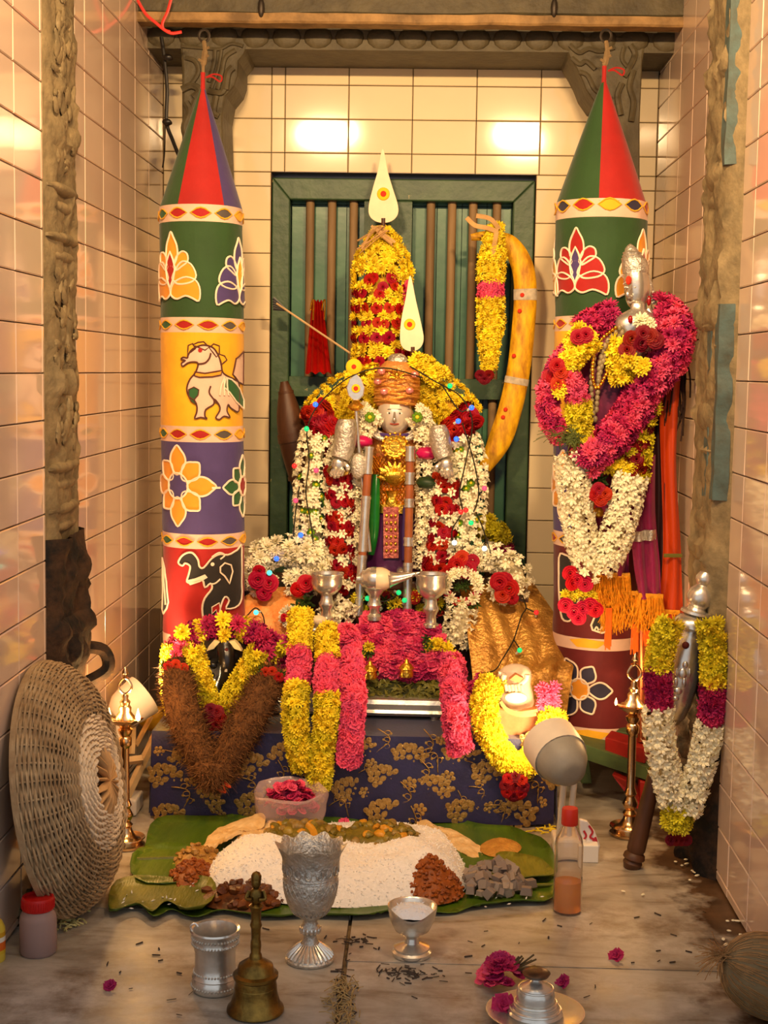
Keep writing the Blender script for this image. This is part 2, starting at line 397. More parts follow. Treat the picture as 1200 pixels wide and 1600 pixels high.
def bracket(name, outline, Y0, Y1, curls):
    c = at(*outline[0], Y0); root = thing(name, c, None, None, kind='structure')
    MB().prism([at(x, y, Y0) for x, y in outline], (0, Y1 - Y0, 0)).build('bracket_block', stone_d, root, smooth=False, bevel=.006)
    mb = MB()
    for pts, r in curls:
        mb.tube(smooth_path([at(x, y, Y0 - .002) for x, y in pts], 6), S(r, Y0), 7)
    mb.build('scroll_carving', stone_d, root)
    return root
bracket('trim_5', [(280, 55), (384, 55), (388, 66), (381, 84), (372, 95), (371, 118), (366, 133), (352, 150), (347, 180), (352, 340), (284, 340), (284, 110)], 3.14, 3.31,
        [([(284, 72), (330, 76), (345, 76), (362, 68), (380, 72)], 3), ([(290, 90), (305, 96), (310, 112), (300, 130)], 4), ([(336, 78), (334, 100), (326, 128)], 3.5), ([(346, 78), (340, 110), (330, 138)], 3),
         ([(368, 78), (352, 90), (346, 115), (340, 140)], 4), ([(364, 105), (356, 115), (352, 140)], 6), ([(284, 140), (300, 134), (312, 142), (302, 152)], 6), ([(325, 142), (345, 145), (352, 135)], 5), ([(290, 160), (296, 175), (288, 200), (296, 225)], 6), ([(308, 150), (300, 170), (306, 190)], 4), ([(338, 150), (334, 175), (342, 182)], 5)])
bracket('trim_6', [(1012, 55), (885, 55), (884, 68), (890, 88), (900, 104), (908, 120), (916, 140), (930, 160), (952, 170), (955, 330), (1000, 330), (1000, 190), (1004, 100)], 3.14, 3.31,
        [([(890, 70), (905, 82), (920, 76), (938, 80), (960, 74)], 4), ([(893, 90), (906, 100), (916, 96), (930, 108)], 4), ([(905, 112), (918, 118), (930, 140), (948, 150)], 4), ([(985, 70), (992, 85), (984, 105), (975, 120)], 5), ([(975, 74), (972, 92), (980, 104)], 3.5), ([(990, 110), (984, 135), (990, 160), (986, 190)], 5), ([(972, 130), (965, 150), (970, 180)], 5)])
# ---------------------------------------------------------------- green shutters with wooden bars
green = M('chipped_green_paint', (70, 96, 62), rough=.45, col2=(34, 58, 40), vscale=16, spread=1.1, bump=.35, bscale=45, fleck=((176, 160, 104), 34, .66))
greenp = M('green_board_paint', (74, 122, 88), rough=.32, col2=(44, 84, 62), vscale=9, spread=1, bump=.15, bscale=20)
barw = M('weathered_bar_wood', (156, 126, 86), rough=.7, col2=(92, 70, 46), vscale=30, stretch=(1, 1, .12), spread=.9, bump=.3)
door = thing('window_1', ((DX0 + DX1) / 2, YB, DZ0), None, None, kind='structure')
fw = .058; Yd = YB + .004
def fbar(pts, nm='frame_board', mat=green, d=.03): MB().prism(pts, (0, d, 0)).build(nm, mat, door, smooth=False, bevel=.003)
x0, x1, z0, z1 = DX0 + .002, DX1 - .002, DZ0, DZ1 - .012
fbar([(x0, Yd, z0), (x0 + fw * .72, Yd, z0), (x0 + fw * .72, Yd, z1 - fw * .85), (x0, Yd, z1)])
fbar([(x1, Yd, z0), (x1, Yd, z1), (x1 - fw * .85, Yd, z1 - fw * .85), (x1 - fw * .85, Yd, z0)])
fbar([(x0, Yd, z1), (x0 + fw * .72, Yd, z1 - fw * .85), (x1 - fw * .85, Yd, z1 - fw * .85), (x1, Yd, z1)])
ax, bx = at(568, 400, YB).x, at(643, 400, YB).x
fbar([(ax, Yd, z0), (bx, Yd, z0), (bx, Yd, z1 - fw * .85), (ax, Yd, z1 - fw * .85)], 'meeting_stile')
rz0, rz1 = at(600, 622, YB).z, at(600, 590, YB).z
fbar([(x0 + fw * .72, Yd + .002, rz0), (ax, Yd + .002, rz0), (ax, Yd + .002, rz1), (x0 + fw * .72, Yd + .002, rz1)], 'cross_rail')
fbar([(bx, Yd + .002, rz0), (x1 - fw * .85, Yd + .002, rz0), (x1 - fw * .85, Yd + .002, rz1), (bx, Yd + .002, rz1)], 'cross_rail')
ins = (x0 + fw * .72, x1 - fw * .85)
nb = 9
for side in ((ins[0], ax), (bx, ins[1])):
    xs = [side[0] + (side[1] - side[0]) * k / 4 for k in range(5)]
    for a, b in zip(xs, xs[1:]):
        for za, zb in ((z0, at(600, 318, YB).z - (.0 if side[0] < 0 else .008)), (at(600, 318, YB).z - (.0 if side[0] < 0 else .008) + .002, z1 - fw * .8)):
            MB().box(((a + b) / 2, Yd + .055, (za + zb) / 2), (b - a - .0015, .012, zb - za)).build('shutter_board', greenp, door, smooth=False)
MB().box(((DX0 + DX1) / 2, Yd + .075, (z0 + z1) / 2), (DX1 - DX0, .01, z1 - z0)).build('backing_board', green, door, smooth=False)
for px in (483, 517, 551, 671, 704, 737, 774):
    X = at(px, 450, YB + .02).x
    for za, zb in ((rz1 - .005, z1 - fw * .8), (z0, rz0 + .005)):
        MB().lathe([(.0102, za), (.0102, zb)], (X, Yd + .026, 0), 10).build('window_bar', barw, door)
# dark reveal around the opening
# ================================================================== flowers and garlands
def petal(mb, az, el, ln, wd, cup=.15, start=.0, lift=0, tw=0):
    d = Vector((math.cos(az) * math.cos(el), math.sin(az) * math.cos(el), math.sin(el))); s = Vector((-math.sin(az), math.cos(az), 0)); u = s.cross(d) * -1
    if u.z < 0: u = -u
    if tw: s = s * math.cos(tw) + u * math.sin(tw)
    o = Vector((0, 0, lift)); b = o + d * ln * start
    mb.add([b - s * wd * .25, b + s * wd * .25, o + d * ln * .6 - s * wd * .5 + u * ln * cup, o + d * ln * .6 + s * wd * .5 + u * ln * cup, o + d * ln - s * wd * .2 + u * ln * cup * .4, o + d * ln + s * wd * .2 + u * ln * cup * .4], [(0, 1, 3, 2), (2, 3, 5, 4)])
def mum_mesh(mats, rg=R, rings=((4, 12, 1.0), (24, 11, .97), (44, 9, .88), (64, 6, .74), (82, 3, .6)), wd=.34, jit=.1):
    mb = MB()
    for k, (e, n, l) in enumerate(rings):
        for j in range(n): petal(mb, 2 * PI * (j + .5 * k) / n + rg.gauss(0, jit), math.radians(e) + rg.gauss(0, .09), l * rg.uniform(.86, 1.08), wd * rg.uniform(.8, 1.15), rg.uniform(0, .16), .1, 0, rg.gauss(0, .3))
    return mb.mesh('bloom', mats, smooth=False)
def rose_mesh(mats):
    mb = MB()
    for n, r0, r1, h, ph in ((5, .30, 1.0, .42, 0), (5, .24, .74, .58, .6), (4, .18, .50, .68, .2), (3, .08, .27, .74, 0)):
        for j in range(n):
            rows = []; a0 = 2 * PI * j / n + ph; half = PI / n * 1.35
            for i in range(4):
                t = i / 3; row = []
                for k in range(5):
                    s = (k / 4 - .5) * 2; an = a0 + s * half * (1 if i else .6)
                    r = r0 + (r1 - r0) * t ** 1.5 * (1 - .10 * s * s); z = h * math.sin(min(1, t * 1.15) * PI / 2) * (1 - .16 * s * s * t) - (.12 * (r1 - .2) if i == 3 else 0)
                    row.append((r * math.cos(an), r * math.sin(an), z))
                rows.append(row)
            mb.sheet(rows)
    return mb.mesh('rose_bloom', mats, smooth=True, angle=1.2)
def bell_mesh(mats, n=6, ln=1.0, spread_=.62, wd=.42):
    mb = MB(); prof = [(.10, -.35), (.16, .15), (.2, .4)]
    mb.lathe(prof, n=6)
    for j in range(n):
        a = 2 * PI * j / n; s = Vector((-math.sin(a), math.cos(a), 0)); d = Vector((math.cos(a), math.sin(a), 0))
        p0 = d * .18 + Vector((0, 0, .38)); p1 = d * spread_ * .75 + Vector((0, 0, .72)); p2 = d * spread_ * 1.25 + Vector((0, 0, .70 + R.uniform(-.1, .12)))
        mb.add([p0 - s * .1, p0 + s * .1, p1 - s * wd * .5, p1 + s * wd * .5, p2], [(0, 1, 3, 2), (2, 3, 4)])
    return mb.mesh('tubular_bloom', mats, smooth=False)
def oleander_mesh(mats):
    mb = MB()
    for lay, (n, ln, el) in enumerate(((5, 1.0, .35), (4, .75, .8), (3, .5, 1.15))):
        for j in range(n):
            a = 2 * PI * j / n + lay * .5; rows = []
            for i in range(4):
                t = i / 3; row = []
                for k in range(3):
                    s = (k - 1); wd = (.12 + .42 * math.sin(t * PI * .62)) * ln
                    d = Vector((math.cos(a) * math.cos(el), math.sin(a) * math.cos(el), math.sin(el))); sd = Vector((-math.sin(a), math.cos(a), 0))
                    p = d * ln * t + sd * s * wd + Vector((0, 0, -.22 * t * t * ln + .14 * abs(s) * t * (1 if (i + k) % 2 else -.6) + R.gauss(0, .05)))
                    row.append(p)
                rows.append(row)
            mb.sheet(rows)
    return mb.mesh('ruffled_bloom', mats, smooth=False)
def button_mesh(mats):
    mb = MB(); mb.cur = 0
    for j in range(7):
        a = 2 * PI * j / 7; mb.ball((.62 * math.cos(a), .62 * math.sin(a), .1), (.42, .42, .24), 6, 4)
    mb.cur = 1; mb.ball((0, 0, .22), (.38, .38, .3), 7, 5)
    return mb.mesh('button_bloom', mats)
def fl(name, col, objvar=.18, **k): return M(name, col, rough=k.pop('rough', .6), objvar=objvar, var=.12, vscale=60, spec=.25, **k)
YEL = fl('yellow_petal', (252, 222, 46)); YEL2 = fl('lemon_petal', (222, 205, 40)); WHT = fl('cream_petal', (250, 240, 205), .10); RED = fl('red_rose_petal', (168, 8, 12), .25)
DRED = fl('maroon_petal', (120, 8, 22), .25); PNK = fl('pink_petal', (232, 82, 118), .22); MAG = fl('magenta_petal', (186, 40, 92), .22); GRN = fl('green_petal', (96, 140, 28), .2); LEAF = fl('garland_leaf', (52, 74, 24), .3)
CER = fl('cerise_petal', (186, 8, 44), .2)
BL = {
 'yellow_chrysanthemum': mum_mesh(YEL), 'lemon_chrysanthemum': mum_mesh(YEL2), 'white_chrysanthemum': mum_mesh(WHT), 'pink_chrysanthemum': mum_mesh(PNK, wd=.3), 'magenta_chrysanthemum': mum_mesh(MAG, wd=.28),
 'red_rose': rose_mesh(RED), 'maroon_rose': rose_mesh(DRED), 'cerise_rose': rose_mesh(CER), 'tuberose': bell_mesh(WHT), 'jasmine_bud': bell_mesh(WHT, 4, 1, .35, .34), 'pink_oleander': oleander_mesh(PNK), 'magenta_oleander': oleander_mesh(MAG),
 'green_button_flower': button_mesh([GRN, YEL]), 'red_button_flower': button_mesh([CER, WHT]), 'yellow_petal_cluster': oleander_mesh(YEL), 'green_leaf_sprig': mum_mesh(LEAF, rings=((5, 6, 1), (40, 5, .8)), wd=.3),
}
def orient(nrm, tw):
    return Vector((0, 0, 1)).rotation_difference(Vector(nrm)) @ Quaternion((0, 0, 1), tw)
def bloom(kind, parent, p, nrm, r, tw=None):
    return put(kind, BL[kind], parent, p, orient(nrm, R.uniform(0, 6.28) if tw is None else tw), r)
FRONT = Vector((0, -1, .12)).normalized()
NF = [0]
def strand(root, pts, rad, pick, step, ring, size, arc=300, core=None, flat=1.0, droop=0.0, inset=.78, sub=None):
    """blooms set round a cord; rad(t) metres, pick(t, angle) -> kind, step and size in metres"""
    ring = max(4, round(ring * min(arc, 235) / arc)); arc = min(arc, 235)
    P = resample(smooth_path(pts, 10), step); n = len(P); par = sub or root
    cr = []
    for i, c in enumerate(P):
        t = i / max(1, n - 1); r = rad(t) if callable(rad) else rad; cr.append(max(r * .55, .002))
        T = (P[min(i + 1, n - 1)] - P[max(i - 1, 0)]).normalized()
        f = FRONT - T * FRONT.dot(T)
        f = f.normalized() if f.length > .15 else Vector((1, 0, 0)); s = T.cross(f)
        for j in range(ring):
            an = ((j + .5 * (i % 2) + .5) / ring - .5) * math.radians(arc) + R.gauss(0, .10)
            k = pick(t, an, c)
            if not k: continue
            d = (f * math.cos(an) * flat + s * math.sin(an)); p = c + d * r * inset + T * R.gauss(0, step * .12)
            sz = (size.get(k, size.get('*')) if isinstance(size, dict) else size) * R.uniform(.88, 1.12)
            q = (f * math.cos(an) + s * math.sin(an)) + T * (R.gauss(0, .18) + droop)
            q += Vector((R.gauss(0, .1), R.gauss(0, .1), R.gauss(0, .1)))
            bloom(k, par, p, q.normalized(), sz); NF[0] += 1
    if core: MB().tube(P, cr, 7, flat=max(flat, .5)).build('garland_cord', core, par)
def px_path(pts, Y): return [at(p[0], p[1], p[2] if len(p) > 2 else Y) for p in pts]
def bands(*spec):
    """(t_end, kind) pairs"""
    def pick(t, an, c):
        for e, k in spec:
            if t <= e:
                return R.choice(k) if isinstance(k, (tuple, list)) else k
        return spec[-1][1] if isinstance(spec[-1][1], str) else spec[-1][1][0]
    return pick
CY = M('yellow_cord', (196, 150, 20), rough=.8); CW = M('white_cord', (205, 190, 150), rough=.8); CP = M('pink_cord', (140, 30, 60), rough=.8); CG = M('green_cord', (60, 70, 26), rough=.8); CR = M('red_cord', (110, 12, 16), rough=.8)
def gar(name, pxb, Y, label, cat='garland', group=None):
    return thing(name, at(pxb[0], pxb[1], Y), label, cat, group)
# ================================================================== hanging cloth banners
cl = {}
def cloth(k, c): cl[k] = M('cloth_' + k, c, rough=.75, var=.12, vscale=14, bump=.5, bscale=26, sheen=.15)
for k, c in dict(green=(40, 74, 30), red=(164, 20, 14), purple=(74, 58, 112), yellow=(238, 176, 26), white=(226, 190, 166), black=(38, 32, 28), orange=(236, 156, 36), leaf=(40, 92, 44), maroon=(98, 14, 16), grey=(84, 76, 70), navy=(44, 40, 62), cream=(246, 224, 196), brown=(86, 40, 26)).items(): cloth(k, c)
def banner(label, cx, Y, rpx, apex, yc, bandrows, hook, flaps, motifs, lean=0):
    """cx(py) gives the axis in pixels; the cloth is a tube of radius rpx"""
    r = S(rpx, Y); top = at(hook[0], hook[1], Y)
    root = thing('cloth_banner', at(cx(bandrows[-1][1]), bandrows[-1][1], Y), label, 'banner', 'hanging cloth banners')
    def axis(py): return at(cx(py), py, Y)
    def zof(py): return at(cx(py), py, Y).z
    def wrink(an, z): return 1 + .030 * noise.noise(Vector((math.cos(an) * 1.7, math.sin(an) * 1.7, z * 9))) + .014 * noise.noise(Vector((math.cos(an) * 5, math.sin(an) * 5, z * 30)))
    def surf(an, py, off=0):
        a = axis(py); k = r * wrink(an, a.z) + off
        return Vector((a.x + k * math.sin(an), a.y - k * math.cos(an), a.z))
    # cone of coloured gores
    A = at(apex[0], apex[1], Y)
    for a0, a1, colr in flaps:
        rows = []
        for i in range(13):
            t = i / 12; py = apex[1] + (yc - apex[1]) * t; row = []
            for j in range(9):
                an = a0 + (a1 - a0) * j / 8; b = surf(an, yc)
                e = t; p = A.lerp(b, e); row.append(p + Vector((0, 0, A.z + (b.z - A.z) * t - p.z)) + Vector((0, 0, 0)) + (Vector((math.sin(an), -math.cos(an), 0)) * r * .012 * math.sin(t * PI)))
            rows.append(row)
        MB().sheet(rows).build('cone_gore', cl[colr], root)
    for y0, y1, colr in bandrows:
        rows = []; nrow = max(2, int((y1 - y0) / 8))
        for i in range(nrow + 1):
            py = y0 + (y1 - y0) * i / nrow; rows.append([surf(2 * PI * j / 64, py) for j in range(65)])
        MB().sheet(rows).build('cloth_band', cl[colr], root)
    # motifs: polygons unrolled on the cloth, u in pixels round the tube (0 = facing us), v in pixels of the photo
    def un(px, py): return math.asin(max(-.999, min(.999, (px - cx(py)) / rpx)))
    def patch(poly, colr, off, outline=None, ow=1.6, flat=None):
        """poly in (angle, py)"""
        k = rpx
        pts = [Vector((a * k, p)) for a, p in poly]
        if len(pts) > 8: pts = [v.to_2d() for v in smooth_path([p.to_3d() for p in pts], 3, True)]
        n = len(pts)
        dens = []
        for i in range(n):
            a, b = pts[i], pts[(i + 1) % n]; m = max(1, int((b - a).length / 6))
            dens += [a.lerp(b, j / m) for j in range(m)]
        xs = [p.x for p in dens]; ys = [p.y for p in dens]; inner = []
        x = min(xs) + 5
        def inside(q):
            c = False; j = len(dens) - 1
            for i in range(len(dens)):
                if (dens[i].y > q.y) != (dens[j].y > q.y) and q.x < (dens[j].x - dens[i].x) * (q.y - dens[i].y) / (dens[j].y - dens[i].y) + dens[i].x: c = not c
                j = i
            return c
        while x < max(xs):
            y = min(ys) + 5
            while y < max(ys):
                q = Vector((x + .3, y + .2))
                if inside(q) and min((q - d).length for d in dens) > 3: inner.append(q)
                y += 8
            x += 8
        nd = len(dens)
        vs, es, fs, *_ = delaunay_2d_cdt(dens + inner, [(i, (i + 1) % nd) for i in range(nd)], [], 1, 1e-4)
        fs = [f for f in fs if inside(sum((vs[i] for i in f), Vector((0, 0))) / len(f))]
        MB().add([surf(v.x / k, v.y, off) for v in vs], fs).build('applique_patch', cl[colr], root)
        if outline:
            MB().tube([surf(d.x / k, d.y, off + .0006) for d in dens], S(ow, Y), 5, closed=True).build('piping', cl[outline], root)
    def line(pts, colr, ow=1.6, off=.002):
        pp = smooth_path([Vector((a * rpx, p, 0)) for a, p in pts], 5)
        MB().tube([surf(q.x / rpx, q.y, off) for q in pp], S(ow, Y), 5).build('piping', cl[colr], root)
    motifs(un, patch, line, surf)
    # ring, rope and ties above
    mb = MB(); ir = M('old_iron', (70, 62, 54), rough=.5, metal=.7)
    ring = [top + Vector((S(8, Y) * math.cos(a), 0, S(9, Y) * math.sin(a))) for a in [2 * PI * k / 14 for k in range(14)]]
    mb.tube(ring, S(2.2, Y), 6, closed=True); mb.build('iron_ring', ir, root)
    mb = MB(); mb.tube(smooth_path([top + Vector((0, 0, -S(8, Y))), top + Vector((S(2, Y), -.004, -S(25, Y))), top + Vector((S(-1, Y), 0, -S(45, Y))), A + Vector((0, 0, -S(4, Y)))], 6), [S(3.5, Y)] * 6 + [S(5, Y)] * 6 + [S(2.5, Y)] * 7, 6)
    for dx, dz in ((9, -18), (-8, -36), (8, -30)): mb.tube([top + Vector((0, -.004, S(dz - 4, Y))), top + Vector((S(dx, Y), -.008, S(dz, Y)))], S(2, Y), 5)
    mb.build('knotted_rope', M('jute_rope', (128, 104, 70), rough=.9, var=.3, bump=.5), root)
    MB().lathe([(S(4.5, Y), A.z - S(20, Y)), (S(3.5, Y), A.z), (S(3.8, Y), A.z + S(14, Y))], (A.x, A.y, 0), 8).build('neck_tie', cl['red'], root)
    mb = MB(); q = A + Vector((S(5, Y), -.004, S(6, Y)))
    mb.tube(smooth_path([q, q + Vector((S(12, Y), 0, S(5, Y))), q + Vector((S(24, Y), 0, S(2, Y))), q + Vector((S(22, Y), 0, -S(6, Y))), q + Vector((S(10, Y), 0, S(1, Y))), q], 5), S(1.3, Y), 5); mb.build('tie_thread', cl['red'], root)
    return root
def diamonds(patch, line, y0, y1, cols, ph, n=11):
    ym = (y0 + y1) / 2; h = (y1 - y0) * .30
    for k in range(n):
        a = ph + 2 * PI * k / n; wv = PI / n * .84
        patch([(a - wv, ym), (a - wv * .4, ym - h * .8), (a, ym - h), (a + wv * .4, ym - h * .8), (a + wv, ym), (a + wv * .4, ym + h * .8), (a, ym + h), (a - wv * .4, ym + h * .8)], cols[k % len(cols)], .0012, 'yellow', 1.2)
def lotus(patch, line, a0, yb, sc_, c1, c2, k=1.0):
    def T(pts): return [(a0 + x * sc_ / 67.0 * k, yb + y * sc_) for x, y in pts]
    off = .0010
    for half in ([(-6, -44), (-13, -58), (-12, -76), (-5, -90), (0, -98), (5, -90), (12, -76), (13, -58), (6, -44)],):
        patch(T(half), c1, off, 'cream', 1.5)
    for sg in (-1, 1):
        for n_, half in enumerate(([(6, -44), (12, -58), (22, -66), (31, -62), (32, -50), (22, -42), (12, -36), (8, -38), (6, -41)], [(4, -24), (12, -40), (24, -50), (38, -45), (46, -28), (40, -18), (26, -14), (14, -14), (8, -18)], [(0, 0), (4, -12), (14, -20), (30, -25), (46, -19), (52, -4), (50, 13), (40, 9), (28, 5), (14, 10), (5, 7)])):
            patch(T([(sg * x, y) for x, y in half]), c1, off + .0006 * (n_ + 1), 'cream', 1.5)
    patch(T([(0, -8), (7, -22), (10, -40), (6, -54), (0, -66), (-7, -52), (-10, -38), (-7, -22)]), c2, .0038, 'cream')
def daisy(patch, line, a0, yc, rr, c1, c2, n=8, k=67.0):
    for j in range(n):
        a = 2 * PI * j / n; w = PI / n * .95; L_ = rr * (1.12 if j % 2 == 0 else .92)
        hw = math.tan(PI / n) * rr * (.66 if n > 6 else .50); side = [(.3, .25), (.45, .72), (.62, 1), (.78, .86), (.9, .5)]
        pts = [(L_ * s, -hw * q) for s, q in side] + [(L_ * 1.02, 0)] + [(L_ * s, hw * q) for s, q in side[::-1]]
        pts = [(x * math.cos(a) - y * math.sin(a), x * math.sin(a) + y * math.cos(a)) for x, y in pts]
        patch([(a0 + x / k, yc + y) for x, y in pts], c1, .0012, 'cream')
    patch([(a0 + math.cos(2 * PI * j / 14) * rr * .34 / k, yc + math.sin(2 * PI * j / 14) * rr * .36) for j in range(14)], c2, .0028, 'cream')
def left_motifs(un, patch, line, surf):
    cs = ['red', 'grey', 'yellow', 'navy', 'leaf']
    for y0, y1, ph in ((326, 352, .15), (498, 521, .3), (664, 688, .1), (828, 850, .25)): diamonds(patch, line, y0, y1, cs, ph)
    lotus(patch, line, un(278, 450), 461, .95, 'orange', 'red')
    lotus(patch, line, un(375, 450), 466, .95, 'purple', 'yellow'); lotus(patch, line, un(278, 450) - 2.1, 461, .95, 'red', 'purple'); lotus(patch, line, 3.4, 461, .95, 'yellow', 'red')
    daisy(patch, line, un(287, 757), 755, 54, 'orange', 'purple', k=64); daisy(patch, line, un(378, 757) + .12, 757, 42, 'leaf', 'red'); daisy(patch, line, -2.2, 757, 46, 'leaf', 'red')
    daisy(patch, line, 3.1, 757, 50, 'orange', 'purple')
    line([(un(340, 757), 757), (un(352, 757), 757)], 'cream')
    # a white horse with crest, collar and wing
    def T(pts): return [(un(x, y), y) for x, y in pts]
    for dx in (0,):
        for pts in ([(304, 555), (305, 541), (312, 538), (316, 546)], [(312, 540), (320, 536), (328, 535), (336, 543), (330, 548)], [(336, 544), (342, 538), (350, 541), (350, 553), (346, 558)], [(349, 553), (357, 556), (360, 562), (352, 570)]):
            patch(T(pts), 'yellow', .0012, 'brown', 1.1)
        patch(T([(305, 556), (310, 548), (318, 543), (328, 540), (340, 543), (347, 552), (352, 566), (354, 580), (360, 586), (370, 592), (376, 600), (376, 640), (366, 636), (362, 630), (360, 640), (364, 650), (356, 648), (350, 653), (345, 650), (350, 640), (350, 632), (343, 622), (342, 630), (331, 638), (330, 648), (333, 652), (324, 650), (315, 652), (318, 642), (318, 632), (314, 624), (306, 618), (303, 606), (308, 592), (316, 582), (320, 568), (312, 566), (304, 568), (297, 573), (295, 568), (301, 564), (294, 562), (298, 559), (304, 560)]), 'white', .002, 'brown', 1.3)
        patch(T([(315, 581), (330, 583), (345, 580), (353, 578), (352, 585), (340, 588), (322, 589), (315, 587)]), 'orange', .0032, 'brown', 1.1)
        line(T([(320, 569), (330, 567), (336, 560), (338, 552)]), 'brown', 1.3, .004); line(T([(338, 602), (336, 612), (342, 622), (346, 628)]), 'brown', 1.2, .004)
        patch(T([(306, 608), (314, 604), (321, 608), (320, 616), (315, 622), (316, 630), (310, 626), (306, 618)]), 'leaf', .0032, 'brown', .9)
        patch(T([(356, 588), (366, 592), (376, 606), (380, 624), (380, 638), (372, 626), (364, 612), (356, 604)]), 'leaf', .0034, 'cream', 1.4)
        for k in range(3): line(T([(356 + k * 2, 590), (352 + k * 4, 602), (350 + k * 6, 616)]), 'cream', 1.3, .0044)
        patch([(un(323, 548) + .05 * math.cos(q), 548 + 3.4 * math.sin(q)) for q in [k * PI / 4 for k in range(8)]], 'red', .0034)
        for pts in ([(368, 584), (372, 560), (376, 556), (380, 548), (381.5, 600), (376, 596)],): patch(T(pts), 'white', .0012, 'brown', 1.2)
    # a black elephant outlined in white
    patch(T([(289, 872), (294, 862), (303, 856), (312, 856), (320, 866), (322, 876), (328, 878), (340, 864), (352, 858), (362, 860), (374, 854), (379, 852), (380, 920), (376, 940), (360, 942), (364, 930), (358, 924), (352, 940), (348, 964), (336, 966), (329, 960), (326, 940), (330, 924), (340, 910), (338, 902), (330, 908), (326, 896), (312, 900), (303, 900), (306, 888), (308, 876), (300, 872), (296, 876)]), 'black', .0014, 'cream', 1.6)
    patch(T([(302, 898), (316, 894), (330, 888), (334, 893), (322, 900), (308, 905)]), 'cream', .003)
    patch(T([(352, 878), (358, 872), (366, 876), (368, 886), (364, 904), (358, 892), (352, 886)]), 'black', .003, 'cream', 1.4)
    patch(T([(340, 938), (350, 932), (352, 944), (348, 954), (346, 942), (340, 948)]), 'red', .003, 'cream', 1.0)
    patch([(un(341, 873) + .05 * math.cos(q), 873 + 3 * math.sin(q)) for q in [k * PI / 4 for k in range(8)]], 'cream', .003)
    for x in (336, 341, 346): line(T([(x - 2, 962), (x, 957), (x + 2, 962)]), 'cream', 1.2, .003)
    line(T([(340, 862), (350, 856), (358, 860), (352, 866)]), 'cream', 1.4, .003); line(T([(338, 903), (345, 902), (352, 896)]), 'cream', 1.4, .003)
    patch(T([(258, 870), (264, 884), (268, 905), (271, 935), (268, 945), (262, 955), (258.5, 950)]), 'black', .0014, 'cream', 1.5)
    line(T([(262, 880), (264, 910), (266, 940)]), 'cream', 1.4, .003)
    patch(T([(270, 1000), (282, 992), (296, 998), (284, 1006)]), 'yellow', .0014)
lx = lambda y: 314 + (y - 330) * .008
FL = [(-PI, -.42, 'green'), (-.42, .72, 'red'), (.72, 2.0, 'purple'), (2.0, PI, 'yellow')]
banner('tall cloth banner beside the woven basket, white horse on yellow above an elephant on red', lx, 2.95, 64, (317, 128), 326, [(326, 352, 'white'), (352, 498, 'green'), (498, 521, 'white'), (521, 664, 'yellow'), (664, 688, 'white'), (688, 828, 'purple'), (828, 850, 'white'), (850, 984, 'red'), (984, 1008, 'white'), (1008, 1110, 'maroon')], (319, 56), FL, left_motifs)
def right_motifs(un, patch, line, surf):
    cs = ['yellow', 'navy', 'red', 'navy', 'red', 'grey']
    for y0, y1, ph in ((312, 342, .05), (496, 519, -.6), (664, 688, .1), (828, 850, .25)): diamonds(patch, line, y0, y1, cs, ph, 11)
    lotus(patch, line, un(895, 450), 452, .92, 'red', 'purple'); lotus(patch, line, un(990, 450) + .1, 455, .95, 'orange', 'red'); lotus(patch, line, 3.0, 452, .95, 'orange', 'red'); lotus(patch, line, -2.0, 452, .95, 'yellow', 'red')
    daisy(patch, line, -1.0, 757, 48, 'orange', 'purple', k=70); daisy(patch, line, .6, 757, 48, 'leaf', 'red', k=70); daisy(patch, line, 2.6, 757, 48, 'orange', 'purple', k=70)
    def T(pts): return [(un(x, y), y) for x, y in pts]
    patch(T([(872, 868), (880, 862), (892, 868), (900, 880), (905, 900), (898, 930), (890, 950), (886, 962), (876, 960), (872, 930)]), 'black', .0014, 'cream', 1.6)
    patch(T([(916, 965), (922, 950), (930, 945), (940, 952), (944, 972), (932, 976), (918, 972)]), 'black', .0014, 'cream', 1.6)
    for x in (924, 932, 940): line(T([(x - 3, 972), (x, 967), (x + 3, 972)]), 'cream', 1.4, .003)
    daisy(patch, line, un(899, 1062), 1064, 44, 'navy', 'orange', 6, k=70)
    patch(T([(885, 990), (905, 986), (940, 990), (925, 1000), (895, 1000)]), 'yellow', .0014); patch(T([(890, 1128), (910, 1124), (945, 1128), (930, 1138), (900, 1138)]), 'yellow', .0014)
rxf = lambda y: 940 - (y - 330) * .010
banner('tall cloth banner behind the processional idol, scarlet lotus on green under a red cone', rxf, 2.97, 70, (944, 118), 322, [(318, 346, 'white'), (346, 496, 'green'), (496, 519, 'white'), (519, 664, 'yellow'), (664, 688, 'white'), (688, 828, 'purple'), (828, 850, 'white'), (850, 986, 'maroon'), (986, 1004, 'white'), (1004, 1122, 'maroon'), (1122, 1142, 'white')], (947, 56), [(-PI, -.18, 'green'), (-.18, 1.5, 'red'), (1.5, PI, 'yellow')], right_motifs)
